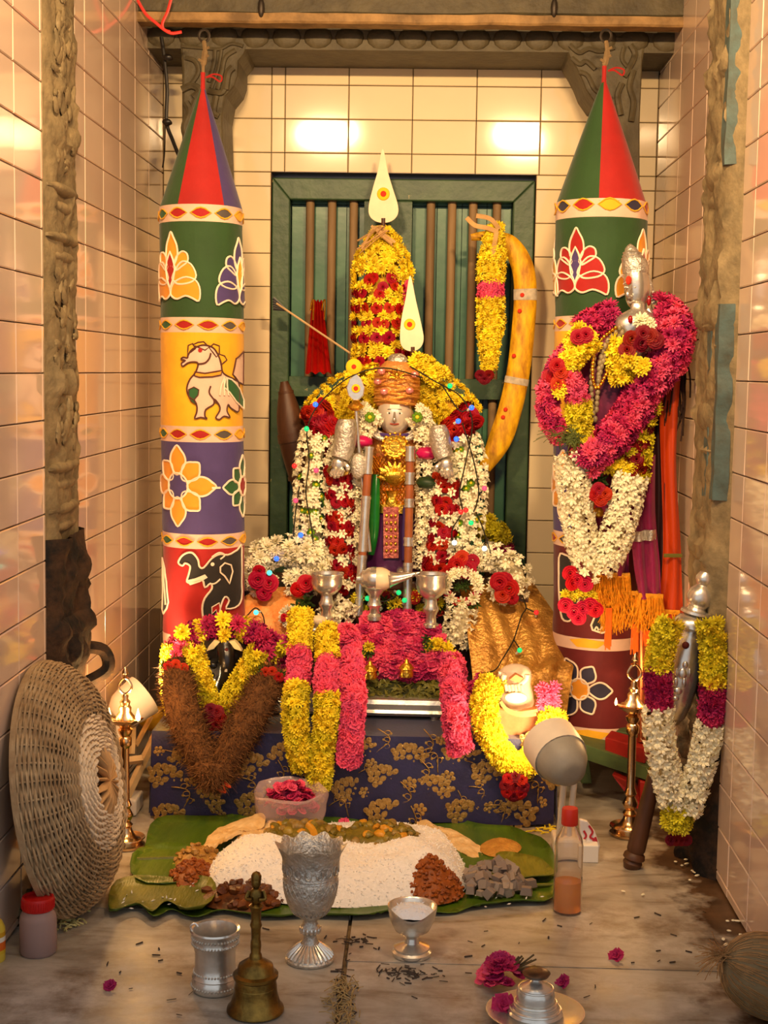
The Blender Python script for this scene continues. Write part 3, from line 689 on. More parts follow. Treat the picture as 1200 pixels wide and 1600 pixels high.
# ================================================================== altar: table, plinth, cloths
silver = M('worn_silver', (222, 216, 204), rough=.27, metal=.82, var=.12, vscale=40, bump=.12, bscale=90)
silver_r = M('chased_silver', (206, 199, 186), rough=.36, metal=.74, var=.25, vscale=70, bump=.9, bscale=170)
gold = M('gilt_metal', (244, 190, 66), rough=.28, metal=1, var=.15, vscale=60, bump=.6, bscale=140)
brass = M('old_brass', (150, 118, 56), rough=.38, metal=1, col2=(92, 72, 36), vscale=40, bump=.3, bscale=80)
wood = M('dark_wood', (92, 56, 32), rough=.5, col2=(54, 30, 18), vscale=18, stretch=(1, 1, .2), bump=.2)
wood_l = M('pale_wood', (206, 170, 120), rough=.6, var=.2, vscale=14, stretch=(1, .2, 1))
TY, TZ = 2.68, .166
tx0, tx1 = at(238, 1150, TY).x, at(868, 1150, TY).x
root = thing('low_table', ((tx0 + tx1) / 2, 2.98, 0), 'low wooden altar table hidden under the dark blue brocade cloth', 'table')
MB().box(((tx0 + tx1) / 2, 2.99, TZ - .012), (tx1 - tx0 - .01, .60, .016)).build('table_top', wood, root, smooth=False)
for x in (tx0 + .04, tx1 - .04):
    for y in (2.72, 3.25): MB().box((x, y, (TZ - .02) / 2), (.045, .045, TZ - .02)).build('leg', wood, root, smooth=False)
blue = M('navy_brocade', (28, 24, 70), rough=.5, var=.2, vscale=50, sheen=.3, bump=.15, bscale=200)
goldth = M('gold_thread', (206, 168, 96), rough=.34, metal=.7, col2=(140, 108, 60), vscale=120, spread=.6, bump=.5, bscale=240)
root = thing('tablecloth', ((tx0 + tx1) / 2, TY, .003), 'dark blue brocade cloth with gold flowers over the altar table', 'tablecloth')
def tc(u, v):   # u 0..1 across, v 0 top edge .. 1 floor
    x = tx0 + (tx1 - tx0) * u; z = TZ + .002 - (TZ - .004) * v
    return Vector((x, TY - .002 - .010 * v * (.6 + .5 * math.sin(u * 23) + .5 * math.sin(u * 9 + 1)) - .006 * v, z))
rows = [[tc(j / 90, i / 12) for j in range(91)] for i in range(13)]
rows = [[Vector((tx0 + (tx1 - tx0) * j / 90, 3.28, TZ + .001)) for j in range(91)]] + rows
cloth_o = MB().sheet(rows, .0015).build('cloth', blue, root, angle=.9)
for s, x in ((-1, tx0), (1, tx1)):
    MB().sheet([[Vector((x + s * (.001 + .006 * i / 6), TY + (3.28 - TY) * j / 20, TZ + .001 - (TZ - .004) * i / 6)) for j in range(21)] for i in range(7)], .0015).build('side_drop', blue, root)
def bro_mesh(kind):
    mb = MB()
    def disc(x, z, r):
        n = 9; mb.add([(x, -.0012, z)] + [(x + r * math.cos(2 * PI * k / n), 0, z + r * math.sin(2 * PI * k / n)) for k in range(n)], [(0, 1 + (k + 1) % n, 1 + k) for k in range(n)])
    if kind == 'big':
        disc(0, -.004, .008)
        for k in range(7): disc(.0165 * math.cos(k * .9), .0165 * math.sin(k * .9) * .85, .0068)
        for k in range(11): disc(.030 * math.cos(k * .571 + .2), .0265 * math.sin(k * .571 + .2) * .85, .0074)
        for k in range(5): disc(.038 * math.cos(.3 + k * .63), .034 * math.sin(.3 + k * .63) * .7, .0058)
    elif kind == 'small':
        disc(0, 0, .0045)
        for k in range(6): disc(.0095 * math.cos(k * 1.047), .0085 * math.sin(k * 1.047), .0045)
    else:
        pts = [Vector((.0 + .03 * math.sin(t * 3.2) * (.3 + t), -.0006, .05 * (t - .5))) for t in [i / 14 for i in range(15)]]
        mb.tube(pts, .0011, 4)
        for q, s in ((4, 1), (8, -1), (12, 1)):
            c = pts[q]; mb.tube([c + Vector((s * .009 * (1 - math.cos(a)) , 0, .007 * math.sin(a))) * (1 - a / 9) for a in [i * .45 for i in range(12)]], .0009, 4); disc(c.x + s * .013, c.z, .0028)
    return mb.mesh('brocade_' + kind, goldth)
BM = {k: bro_mesh(k) for k in ('big', 'small', 'scroll')}
def on_cloth(px, py):
    p = at(px, py, TY); u = (p.x - tx0) / (tx1 - tx0); v = (TZ - p.z) / TZ
    if not (.01 < u < .99 and 0 <= v < 1): return None
    return tc(u, v) + Vector((0, -.0018, 0))
for i, (x, y) in enumerate([(262, 1216), (325, 1252), (292, 1188), (395, 1200), (450, 1180), (560, 1168), (602, 1270), (640, 1182), (680, 1232), (720, 1180), (764, 1214), (726, 1272), (806, 1272), (850, 1214), (545, 1236), (400, 1262), (270, 1275), (480, 1250), (838, 1165), (600, 1215), (350, 1200)]):
    p = on_cloth(x, y)
    if p: put('brocade_flower', BM['big'], cloth_o, p, Quaternion((0, 1, 0), R.uniform(-.4, .4)), R.uniform(.85, 1.05))
for x, y in [(300, 1222), (365, 1180), (420, 1235), (250, 1175), (345, 1275), (515, 1205), (580, 1195), (570, 1240), (640, 1225), (655, 1265), (700, 1215), (690, 1158), (780, 1175), (800, 1250), (845, 1255), (815, 1195), (640, 1150), (520, 1165), (310, 1160), (440, 1275), (765, 1262)]:
    p = on_cloth(x, y)
    if p: put('brocade_floret', BM['small'], cloth_o, p, Quaternion((0, 1, 0), R.uniform(-1, 1)), R.uniform(.8, 1.15))
for x, y in [(280, 1248), (345, 1225), (312, 1205), (425, 1205), (380, 1235), (575, 1218), (620, 1242), (650, 1205), (705, 1250), (745, 1180), (740, 1245), (790, 1225), (825, 1240), (590, 1158), (655, 1160), (860, 1190), (530, 1270), (455, 1225), (500, 1180), (265, 1190), (770, 1275), (630, 1275), (670, 1195)]:
    p = on_cloth(x, y)
    if p: put('brocade_scroll', BM['scroll'], cloth_o, p, Quaternion((0, 1, 0), R.uniform(-1.2, 1.2)), R.uniform(.75, 1.1))
# plinth
PZ = .392
px0, px1 = at(372, 950, 3.0).x, at(826, 950, 3.0).x
root = thing('altar_plinth', ((px0 + px1) / 2, 3.15, TZ), 'stepped plinth under the central idol, draped with gold cloths', 'plinth')
MB().box(((px0 + px1) / 2, 3.16, (TZ + PZ) / 2 + .002), (px1 - px0, .29, PZ - TZ)).build('plinth_block', wood, root, smooth=False)
MB().box(((px0 + px1) / 2 - .02, 2.965, (TZ + .29) / 2), (.30, .12, .29 - TZ)).build('front_step', wood, root, smooth=False)
MB().box((at(617, 900, 3.1).x, 3.14, PZ + .012), (.20, .16, .02)).build('idol_base', wood, root, smooth=False, bevel=.004)
def draped(name, label, mat, left, right, nrow, ncol, folds, amp, seed, thick=.0015):
    """left/right: lists of (px, py, Y) down each edge"""
    Lp = resample(smooth_path([at(*p) for p in left], 6), 1e-9 + 1) if False else None
    a = smooth_path([at(*p) for p in left], 8); b = smooth_path([at(*p) for p in right], 8); n = min(len(a), len(b))
    rows = []
    for i in range(n):
        row = []
        for j in range(ncol + 1):
            u = j / ncol; p = a[i].lerp(b[i], u); e = math.sin(u * PI) ** .5
            d = amp * (.45 * math.sin(u * folds * 2 * PI + i * .15 + seed + 3 * noise.noise(Vector((u * 3, i * .1, seed)))) + 1.1 * noise.noise(Vector((u * 7, i * .16, seed)))) * (.25 + .75 * i / n)
            row.append(p + Vector((0, -d * .9, d * .35)) * e)
        rows.append(row)
    return MB().sheet(rows, thick).build(name, mat, None, angle=1.2), label
gclo = M('gold_tissue_cloth', (232, 176, 84), rough=.33, metal=.5, col2=(150, 98, 36), vscale=34, spread=.8, bump=.8, bscale=130)
oclo = M('orange_tissue_cloth', (250, 184, 104), rough=.5, metal=.1, col2=(240, 128, 48), vscale=44, spread=.7, bump=.6, bscale=120)
o, _ = draped('gold_cloth', '', gclo, [(718, 916, 3.02), (728, 975, 2.95), (738, 1055, 2.885), (738, 1062, 2.875), (740, 1125, 2.87)], [(834, 912, 3.06), (868, 962, 3.0), (897, 1012, 2.93), (893, 1058, 2.885), (884, 1125, 2.88)], 10, 60, 4.5, .013, 2)
setp(o, 'shimmering gold tissue cloth draped over the plinth below the white bundle of roses', 'cloth')
o, _ = draped('orange_cloth', '', oclo, [(408, 918, 3.03), (380, 935, 3.0), (362, 965, 2.96), (352, 1010, 2.93), (348, 1090, 2.91)], [(472, 918, 3.03), (476, 940, 2.97), (478, 970, 2.95), (480, 1010, 2.94), (480, 1090, 2.93)], 10, 26, 3, .004, 5)
setp(o, 'bright orange and gold cloth behind the black stone idol', 'cloth')
o, _ = draped('gold_cloth', '', gclo, [(330, 985, 2.99), (335, 1000, 2.97), (335, 1050, 2.96), (335, 1110, 2.95)], [(470, 985, 2.99), (475, 1000, 2.97), (475, 1050, 2.96), (475, 1110, 2.95)], 6, 10, 2, .003, 1)
bpy.data.objects.remove(o)
# silver plank seat with bright rounded front
SY = 2.80; x0, x1 = at(418, 1105, SY).x, at(702, 1105, SY).x; zb, zt = at(560, 1118, SY).z, at(560, 1092, SY).z
root = thing('silver_plank', ((x0 + x1) / 2, SY, TZ), 'low silver-clad plank on the blue cloth, under the leaf offerings', 'plank')
prof = [(SY + .13, zb), (SY + .004, zb), (SY, zb + .006), (SY + .004, zb + .012), (SY + .001, zb + .015), (SY, zb + .024), (SY + .004, zt - .002), (SY + .01, zt), (SY + .13, zt)]
MB().sheet([[Vector((x, y, z)) for y, z in prof] for x in (x0, (x0 + x1) / 2, x1)]).build('plank_body', silver, root, angle=.5)
mb = MB()
for x in (x0, x1): mb.add([(x, y, z) for y, z in prof], [tuple(range(len(prof)))])
mb.build('plank_end', silver, root)
MB().box(((x0 + x1) / 2, SY + .075, (TZ + zb) / 2 + .002), (x1 - x0 - .02, .10, zb - TZ - .004)).build('gap_shade_block', M('painted_gap_shade', (36, 26, 20), rough=.8), root, smooth=False)  # added dark block, its colour stands in for the shadow under the plank
for x in (x0 + .03, x1 - .03):
    for y in (SY + .02, SY + .11): MB().lathe([(.012, TZ + .002), (.008, (TZ + zb) / 2), (.012, zb)], (x, y, 0), 10).build('foot', silver, root)
# ---------------------------------------------------------------- the central idol
IY = 3.09; ic = lambda x, y, Y=IY: at(x, y, Y)
root = thing('deity_statue', ic(617, 905), 'silver-faced idol in gold turban, lattice armour and purple skirt at the altar centre', 'statue')
lat = M('gold_lattice', (240, 186, 96), rough=.35, metal=.7, col2=(196, 84, 50), vscale=90, spread=.5, bump=.8, bscale=150)
def ell_lathe(prof, Y, depth, n=28, fn=None):
    """prof: (cx, halfwidth px, py)"""
    mb = MB(); vs = []; fs = []
    for cx, hw, py in prof:
        c = at(cx, py, Y); r = S(hw, Y)
        for j in range(n):
            a = 2 * PI * j / n; k = fn(a, py) if fn else 1
            vs.append(c + Vector((r * math.cos(a) * k, r * depth * math.sin(a) * k, 0)))
    m = len(prof)
    for i in range(m - 1):
        for j in range(n): fs.append((i * n + j, i * n + (j + 1) % n, (i + 1) * n + (j + 1) % n, (i + 1) * n + j))
    fs += [tuple(range(n)), tuple((m - 1) * n + j for j in range(n))]
    return mb.add(vs, fs)
ell_lathe([(618, 20, 672), (618, 42, 682), (618, 44, 700), (617, 38, 725), (617, 32, 750), (617, 36, 775), (617, 40, 792)], IY, .55).build('chest_armour', lat, root)
# crossed lattice wires on the armour
mb = MB()
def arm_pt(u, py):
    hw = 44 - max(0, (py - 700)) * .2 if py < 752 else 33 + (py - 752) * .16
    a = u * 1.15; c = at(617, py, IY); r = S(hw + 1, IY); return c + Vector((r * math.sin(a), -r * .56 * math.cos(a), 0))
for k in range(-9, 10):
    for s in (-1, 1):
        pts = []
        for i in range(25):
            py = 712 + 76 * i / 24; u = k / 7 + s * (i / 24 - .5) * 1.3
            if -1 < u < 1: pts.append(arm_pt(u, py))
        if len(pts) > 2: mb.tube(pts, .0011, 4)
mb.build('lattice_wires', gold, root)
mb = MB()
for k, r in enumerate((30, 35, 40)):
    mb.tube(smooth_path([at(617 + (r + 3) * math.sin(a), 664 + k * 0 + (r * .62) * math.cos(a), IY - S(24 + 2 * k, IY)) for a in [-1.5 + 3.0 * q / 10 for q in range(11)]], 2), S(3.6, IY), 7)
mb.build('silver_collar', silver_r, root)
mb = MB(); pc = at(617, 697, IY - S(34, IY)); rq = Matrix.Rotation(PI / 2, 3, 'X')
mb.lathe([(0, .006), (S(8, IY), .006), (S(9, IY), .003), (S(17, IY), .004), (S(20, IY), .0), (S(20, IY), -.004)], pc, 22, rq)
for k in range(16): a = 2 * PI * k / 16; mb.ball(pc + Vector((S(20, IY) * math.cos(a), -.002, S(20, IY) * math.sin(a))), .0032, 6, 4)
for k in range(9): a = 2 * PI * k / 9; mb.ball(pc + Vector((S(12, IY) * math.cos(a), -.004, S(12, IY) * math.sin(a))), .003, 6, 4)
mb.build('chest_medallion', gold, root)
mb = MB(); bc = at(617, 740, IY - S(26, IY))
for k in range(11):
    a = PI * (1.08 - 1.16 * k / 10) ; L_ = S(26 if k % 2 else 30, IY)
    tip = bc + Vector((L_ * math.cos(a), -.001, L_ * math.sin(a) * .7)); mb.tube([bc + Vector((0, 0, -.012)), bc.lerp(tip, .6) + Vector((0, -.006, -.004)), tip], [.003, .0065, .001], 6, flat=.5)
mb.lathe([(S(20, IY), .004), (S(24, IY), -.004), (S(17, IY), -.014), (S(6, IY), -.026), (.002, -.03)], bc, 20, None, (1, .5))
mb.build('lotus_buckle', gold, root)
mb = MB()
mb.lathe([(S(9, IY), 0), (S(11, IY), .012), (S(7, IY), .02), (S(10, IY), .03), (S(16, IY), .036)], at(612, 792, IY - S(20, IY)), 14, None, (1, .5))
mb.build('buckle_drop', gold, root)
ell_lathe([(617, 40, 786), (617, 42, 792), (617, 41, 800)], IY, .6).build('waist_belt', gold, root)
for px in (598, 640): pass
# head
hc = at(617, 648, IY - .012); hr = S(27, IY)
head = MB().ball(hc, (hr, hr * .9, hr * 1.22), 24, 18, fn=lambda d: 1 - .12 * max(0, -d.z) * abs(d.x) + (.04 if d.y < 0 else 0)).build('face', M('face_silver', (226, 214, 196), rough=.3, metal=.45), root)
fy = hc.y - hr * .88
MB().tube(smooth_path([(hc.x, fy - .001, hc.z + .006), (hc.x, fy - .007, hc.z - .004), (hc.x, fy - .009, hc.z - .010), (hc.x, fy, hc.z - .013)], 4), [.0022, .0024, .0026, .003, .0032, .0036, .004, .0042, .0044, .004, .0036, .003, .002], 8).build('nose', silver, head)
dk = M('kohl_black', (20, 16, 14), rough=.4)
for s in (-1, 1):
    MB().ball((hc.x + s * .0115, fy + .0025, hc.z + .004), (.0062, .003, .0032), 10, 6).build('eye', M('enamel_white', (240, 232, 220), rough=.3), head)
    MB().ball((hc.x + s * .0112, fy + .0002, hc.z + .004), (.0024, .0015, .0024), 8, 5).build('pupil', dk, head)
    MB().tube(smooth_path([(hc.x + s * .005, fy + .001, hc.z + .0105), (hc.x + s * .012, fy + .001, hc.z + .0125), (hc.x + s * .019, fy + .006, hc.z + .009)], 4), .0009, 5).build('eyebrow', dk, head)
    MB().ball((hc.x + s * hr * .98, hc.y - .002, hc.z - .002), (.004, .006, .013), 8, 6).build('ear', silver, head)
    MB().lathe([(.001, .010), (.007, .004), (.009, -.004), (.005, -.010)], (hc.x + s * hr * 1.12, hc.y - .008, hc.z - .02), 10).build('earring', gold, head)
MB().tube(smooth_path([(hc.x - .009, fy + .003, hc.z - .0185), (hc.x, fy - .0005, hc.z - .0195), (hc.x + .009, fy + .003, hc.z - .0185)], 4), .0019, 6).build('mouth', M('rouge_lip', (168, 72, 58), rough=.4), head)
MB().box((hc.x, fy - .0008, hc.z + .018), (.022, .003, .010)).build('ash_forehead_mark', M('ash_white', (236, 226, 206), rough=.8), head, smooth=False, bevel=.001)
MB().tube([(hc.x - hr * math.sin(a) * 1.08, hc.y - hr * .95 * math.cos(a), hc.z - hr * 1.0 - .006 * math.cos(a)) for a in [-1.4 + 2.8 * k / 12 for k in range(13)]], .004, 7).build('neck_scarf', M('violet_silk', (74, 52, 120), rough=.45, var=.2), root)
# turban crown
tur = M('turban_brocade', (238, 142, 74), rough=.34, metal=.35, col2=(214, 172, 96), vscale=46, spread=.8, bump=1, bscale=110)
ell_lathe([(617, 27, 636), (618, 33, 630), (620, 35, 612), (620, 36, 595), (620, 30, 578), (620, 19, 566), (621, 8, 560)], IY - .004, .85, 30, fn=lambda a, py: 1 + .035 * math.sin(a * 7 + py * .3)).build('turban', tur, root)
mb = MB()
for k in range(9):
    yy = 628 - k * 6; s = 1 if k % 2 else -1
    mb.tube(smooth_path([at(620 + 36 * math.sin(a), yy - 6 * s * math.sin(a), IY - .004 - S(32 * math.cos(a), IY)) for a in [-1.3 + 2.6 * q / 8 for q in range(9)]], 2), S(2.2, IY), 5)
mb.build('turban_windings', M('gold_lace', (232, 168, 80), rough=.35, metal=.6, bump=.8, bscale=200), root)
mb = MB()
for k in range(7):
    a = PI * k / 6; c = at(620, 590, IY - S(36, IY)); mb.tube([c, c + Vector((S(15, IY) * math.cos(a), -.004, S(15, IY) * math.sin(a)))], [.004, .001], 6)
mb.ball(at(620, 586, IY - S(40, IY)), .006, 10, 7); mb.build('turban_brooch', gold, root)
MB().ball(at(622, 565, IY - .006), (S(17, IY), S(13, IY), S(13, IY)), 14, 9, fn=lambda d: 1 + .10 * math.sin(d.x * 9) * math.cos(d.z * 8)).build('turban_knob', silver_r, root)
for px, py in ((590, 596), (648, 585), (600, 612), (640, 610), (596, 580)): MB().ball(at(px, py, IY - S(34, IY)), (S(6, IY), .004, S(5, IY)), 8, 6).build('pink_stone', M('rose_foil', (232, 148, 140), rough=.25, metal=.5), root)
# arms with hands laid along the thighs
def limb(pts, rad, nm, mat): MB().tube(smooth_path(pts, 6), [rad[0] + (rad[-1] - rad[0]) * 0 + (lambda q: rad[int(q)] + (rad[min(int(q) + 1, len(rad) - 1)] - rad[int(q)]) * (q % 1))(k / ((len(pts) - 1) * 6) * (len(rad) - 1)) for k in range((len(pts) - 1) * 6 + 1)], 12).build(nm, mat, root)
AY = IY - .105
limb([at(541, 655, AY), at(541, 668, AY), at(538, 695, AY), at(531, 716, AY - .004)], [S(6, IY), S(11, IY), S(11, IY), S(9, IY)], 'arm', silver_r)
limb([at(685, 664, AY), at(686, 676, AY), at(690, 700, AY), at(695, 716, AY - .004)], [S(5, IY), S(10.5, IY), S(11, IY), S(8, IY)], 'arm', silver_r)
def hand(c, s, dirx):
    mb = MB(); mb.ball(c, (S(11, IY), S(7, IY), S(12, IY)), 12, 8)
    for k in range(4):
        b = c + Vector((S(-8 + 5.2 * k, IY) * s, -.003, -S(8, IY))); l = (9, 12, 11, 8)[k]
        mb.tube(smooth_path([b, b + Vector((S(dirx, IY), -.006, -S(l * .6, IY))), b + Vector((S(dirx * 1.2, IY), -.001, -S(l, IY)))], 3), [S(3.1, IY)] * 4 + [S(2.8, IY)] * 2 + [S(1.8, IY)], 7)
    mb.tube(smooth_path([c + Vector((S(8, IY) * s, -.004, S(3, IY))), c + Vector((S(14, IY) * s, -.008, -S(3, IY))), c + Vector((S(14, IY) * s, -.006, -S(9, IY)))], 3), [S(3.6, IY)] * 5 + [S(3, IY), S(2, IY)], 7)
    return mb.build('hand', silver, root)
hand(at(529, 726, AY - .006), 1, -2); hand(at(697, 727, AY - .006), -1, 2)
MB().tube([at(529 + 15 * math.cos(a), 735 + 6 * math.sin(a), AY - .002) for a in [2 * PI * k / 12 for k in range(12)]], S(4, IY), 7, closed=True).build('bangle', brass, root)
MB().ball(at(560, 728, AY), (S(13, IY), S(9, IY), S(20, IY)), 12, 9).build('hand_guard', silver_r, root)
# skirt, panel, green side sash
purple = M('purple_silk', (78, 26, 78), rough=.4, var=.25, vscale=30, bump=.3, bscale=60)
ell_lathe([(615, 32, 790), (614, 36, 815), (614, 40, 850), (613, 44, 880), (613, 44, 898)], IY, .6, 36, fn=lambda a, py: 1 + .03 * math.sin(a * 14)).build('skirt', purple, root)
panel = M('rose_gold_panel', (214, 128, 110), rough=.4, metal=.4, col2=(150, 60, 66), vscale=120, spread=.4, bump=.8, bscale=200)
MB().sheet([[at(x, y, IY - S(27 + (y - 790) * .03, IY)) for x in (599, 605, 611, 617, 623)] for y in (792, 810, 830, 850, 872)], .002).build('skirt_panel', panel, root)
mb = MB()
for i in range(6):
    for j in range(3): mb.ball(at(604 + 7 * j, 806 + 11 * i, IY - S(31, IY)), (.0032, .002, .004), 6, 4)
mb.build('panel_beads', gold, root)
gs = M('emerald_silk', (22, 116, 40), rough=.25, var=.3, vscale=20)
MB().tube(smooth_path(px_path([(588, 742, IY - .03), (586, 780, IY - .04), (584, 830, IY - .04), (580, 866, IY - .035)], IY), 6), [S(5, IY) + S(3.5, IY) * math.sin(k / 18 * PI) for k in range(19)], 10).build('green_sash', gs, root)
MB().tube(smooth_path(px_path([(637, 790, IY - .035), (634, 830, IY - .04), (634, 875, IY - .04)], IY), 6), S(7, IY), 8).build('violet_sash', M('violet_silk', (74, 52, 120)), root)
for px in (597, 628):
    mb = MB(); c = at(px, 893, IY - .05); mb.ball(c, (S(9, IY), S(16, IY), S(7, IY)), 12, 8)
    for k in range(5): mb.ball(c + Vector((S(-7 + 3.5 * k, IY), -S(15, IY), -S(2, IY))), S(2.4, IY), 6, 5)
    mb.build('foot', silver, root)
# spear
root = thing('vel_spear', at(580, 890, 3.0), 'slim silver spear with leaf-shaped head beside the idol turban', 'spear')
VY = 3.0
MB().tube(smooth_path(px_path([(556, 632), (560, 690), (568, 770), (578, 862)], VY), 6), S(3, VY), 8).build('shaft', silver, root)
out = [(556, 583), (565, 592), (570, 606), (568, 618), (560, 626), (552, 626), (544, 618), (541, 606), (546, 592)]
MB().prism([at(x, y, VY) for x, y in out], (0, .006, 0)).build('spear_head', silver, root, smooth=False, bevel=.002)
MB().lathe([(S(5, VY), -S(8, VY)), (S(12, VY), -S(3, VY)), (S(13, VY), 0), (S(7, VY), S(4, VY)), (S(4, VY), S(9, VY))], at(556, 634, VY), 14).build('collar_ring', gold, root)
tk = M('turmeric_paste', (250, 196, 20), rough=.8); km = M('vermilion', (206, 46, 16), rough=.8)
def tilak(parent, px, py, Y, r, r2):
    q = Matrix.Rotation(PI / 2, 3, 'X')
    MB().lathe([(S(r, Y), -.001), (S(r * .9, Y), .0012), (0, .0016)], at(px, py, Y), 18, q).build('turmeric_spot', tk, parent)
    MB().lathe([(S(r2, Y), 0), (S(r2 * .8, Y), .0026), (0, .003)], at(px, py, Y - .0004), 14, q).build('vermilion_spot', km, parent)
tilak(root, 556, 607, VY - .0014, 7, 4)
root = gar('turmeric_flower', (553, 573), VY, 'round yellow disc flower with orange centre above the spear head', 'flower')
MB().lathe([(S(12, VY), -.004), (S(12.5, VY), 0), (S(9, VY), .004), (0, .005)], at(553, 573, VY), 20, Matrix.Rotation(PI / 2, 3, 'X')).build('disc', tk, root)
MB().lathe([(S(5, VY), 0), (S(3, VY), .006), (0, .0065)], at(553, 573, VY - .001), 12, Matrix.Rotation(PI / 2, 3, 'X')).build('disc_centre', km, root)
# two banded staffs
def staff(label, p0, p1, hw, cuts, Y0, Y1):
    root = thing('banded_staff', at(*p1, Y1), label, 'staff', 'silver banded staffs')
    for a, b, m in cuts:
        A = Vector(at(*p0, Y0)).lerp(at(*p1, Y1), a); B = Vector(at(*p0, Y0)).lerp(at(*p1, Y1), b); r = S(hw, Y0) * (1.12 if m == 's' else 1)
        mb = MB().tube([A, B], r, 12)
        if m == 's':
            for q in (.04, .96): c = A.lerp(B, q); d = (B - A).normalized() * .0025; mb.tube([c - d, c + d], r * 1.12, 12)
        mb.build('silver_band' if m == 's' else 'wooden_section', silver if m == 's' else M('red_brown_lacquer', (150, 84, 48), rough=.35, var=.2), root, angle=.6)
staff('leaning silver banded staff between the spear and the green sash', (577, 698), (560, 962), 6.5, [(0, .16, 's'), (.16, .29, 'w'), (.29, .62, 's'), (.62, .64, 'w'), (.64, 1, 's')], 2.99, 2.965)
staff('upright silver and brown banded staff at the purple skirt edge', (641, 698), (636, 972), 6.5, [(0, .08, 's'), (.08, .15, 'w'), (.15, .21, 's'), (.21, .30, 'w'), (.30, .34, 's'), (.34, .52, 'w'), (.52, .56, 's'), (.56, .66, 'w'), (.66, 1, 's')], 2.99, 2.965)
# ---------------------------------------------------------------- things leaning on the shutters
spathe = M('pale_spathe', (246, 226, 190), rough=.6, var=.08, vscale=30, bump=.1)
def leafblade(label, outl, Y, tp, r, notch):
    root = thing('spear_blade', at(outl[len(outl) // 2][0], outl[len(outl) // 2][1], Y), label, 'blade', 'pale painted spear blades')
    n = smooth_path([Vector((x, y, 0)) for x, y in outl], 4, True)
    MB().prism([at(v.x, v.y, Y) for v in n], (0, .006, 0)).build('blade', spathe, root, smooth=False, bevel=.0015)
    tilak(root, tp[0], tp[1], Y - .0012, r, r * .5)
    MB().tube([at(notch[0], notch[1] - 6, Y + .003), at(notch[0], notch[1] + 40, Y + .004)], S(4, Y), 8).build('shaft', wood, root)
leafblade('tall pale spear blade with a vermilion dot above the yellow flower column', [(598, 232), (606, 268), (613, 292), (622, 322), (620, 338), (608, 347), (590, 347), (578, 338), (576, 322), (583, 292), (590, 268)], 3.24, (599, 303), 10, (599, 347))
leafblade('shorter pale spear blade leaning against the flower column', [(641, 430), (650, 470), (658, 505), (662, 530), (656, 544), (643, 549), (630, 544), (625, 530), (627, 500), (634, 465)], 3.11, (640, 507), 9, (645, 548))
fibre = M('banana_fibre', (190, 148, 92), rough=.8, var=.25, vscale=40)
root = thing('flower_column', at(598, 585, 3.19), 'tall yellow flower column with rows of red roses behind the idol', 'garland')
rose_rows = [(437, 586, 624), (453, 550, 600), (462, 600, 645), (478, 550, 612), (484, 604, 645), (506, 550, 640), (530, 550, 642), (553, 550, 580), (560, 598, 634), (578, 568, 606)]
def colpick(t, an, c):
    py = 800 - F * (dX.y * c.x + dY.y * c.y + dZ.y * (c.z - .87)) / (dX.z * c.x + dY.z * c.y + dZ.z * (c.z - .87))
    x = 598 - 42 * math.sin(an)
    for y, a, b in rose_rows:
        if abs(py - y) < 5.8 and a - 4 < x < b + 4: return 'red_rose'
    return 'yellow_chrysanthemum'
strand(root, px_path([(597, 586), (597, 480), (598, 366)], 3.19), lambda t: S(48, 3.19) * (1 if t < .72 else max(.25, math.cos((t - .72) / .28 * 1.25))), colpick, S(11.5, 3.19), 12, {'red_rose': S(10, 3.19), '*': S(11.5, 3.19)}, 320, CY, flat=.55, inset=.86)
for k in range(9):
    a = at(600 + R.uniform(-8, 8), 362, 3.16); MB().tube(smooth_path([a, a + Vector((S(R.uniform(-14, 2), 3.2), -.01, S(R.uniform(-4, 10), 3.2))), a + Vector((S(R.uniform(-46, -10) if k < 6 else 20, 3.2), -.006, S(R.uniform(-36, -8), 3.2)))], 4), S(2, 3.2), 5, flat=.4).build('fibre_tie', fibre, root)
for k in range(12): bloom('pink_oleander', root, at(636 + R.uniform(-4, 5), 444 + k * 3.5, 3.165), (.6, -.8, 0), S(7, 3.19))
# curved yellow throwing stick
hw_ = [5, 7, 8, 14, 17, 17.5, 18, 18, 18.5, 18, 10]
hp = [(736, 371), (752, 369), (770, 369), (797, 382), (816, 416), (821, 460), (817, 520), (810, 580), (797, 640), (780, 690), (757, 732)]
ystick = M('turmeric_wood', (250, 192, 16), rough=.6, col2=(176, 116, 14), vscale=60, stretch=(1, 1, .35), spread=.5, bump=.5, bscale=60)
root = thing('curved_stick', at(757, 732, 3.22), 'curved yellow turmeric-smeared stick hooked over the shutter bars', 'stick')
cp = smooth_path(px_path(hp, 3.24), 6); hwp = smooth_path([Vector((h, 0, 0)) for h in hw_], 6)
MB().tube(cp, [S(v.x, 3.24) for v in hwp], 12, flat=.55).build('stick_body', ystick, root)
ash = M('ash_grey', (198, 184, 160), rough=.9, var=.3, vscale=60)
for k0, k1 in ((29, 31), (43, 44)):
    q = cp[int(k0):int(k1) + 1] if int(k1) > int(k0) else cp[int(k0):int(k0) + 2]
    MB().tube(q, [S(hwp[int(k0)].x + .8, 3.24)] * len(q), 12, flat=.56, caps=False).build('ash_band', ash, root)
for px, py in ((816, 461), (803, 556), (790, 640), (812, 486), (786, 652)): MB().ball(at(px, py, 3.24 - S(10, 3.24)), (S(3.5, 3.2), .002, S(3.5, 3.2)), 8, 5).build('vermilion_spot', km, root)
root = gar('hanging_garland', (765, 595), 3.2, 'short yellow and pink garland hooked on the curved yellow stick')
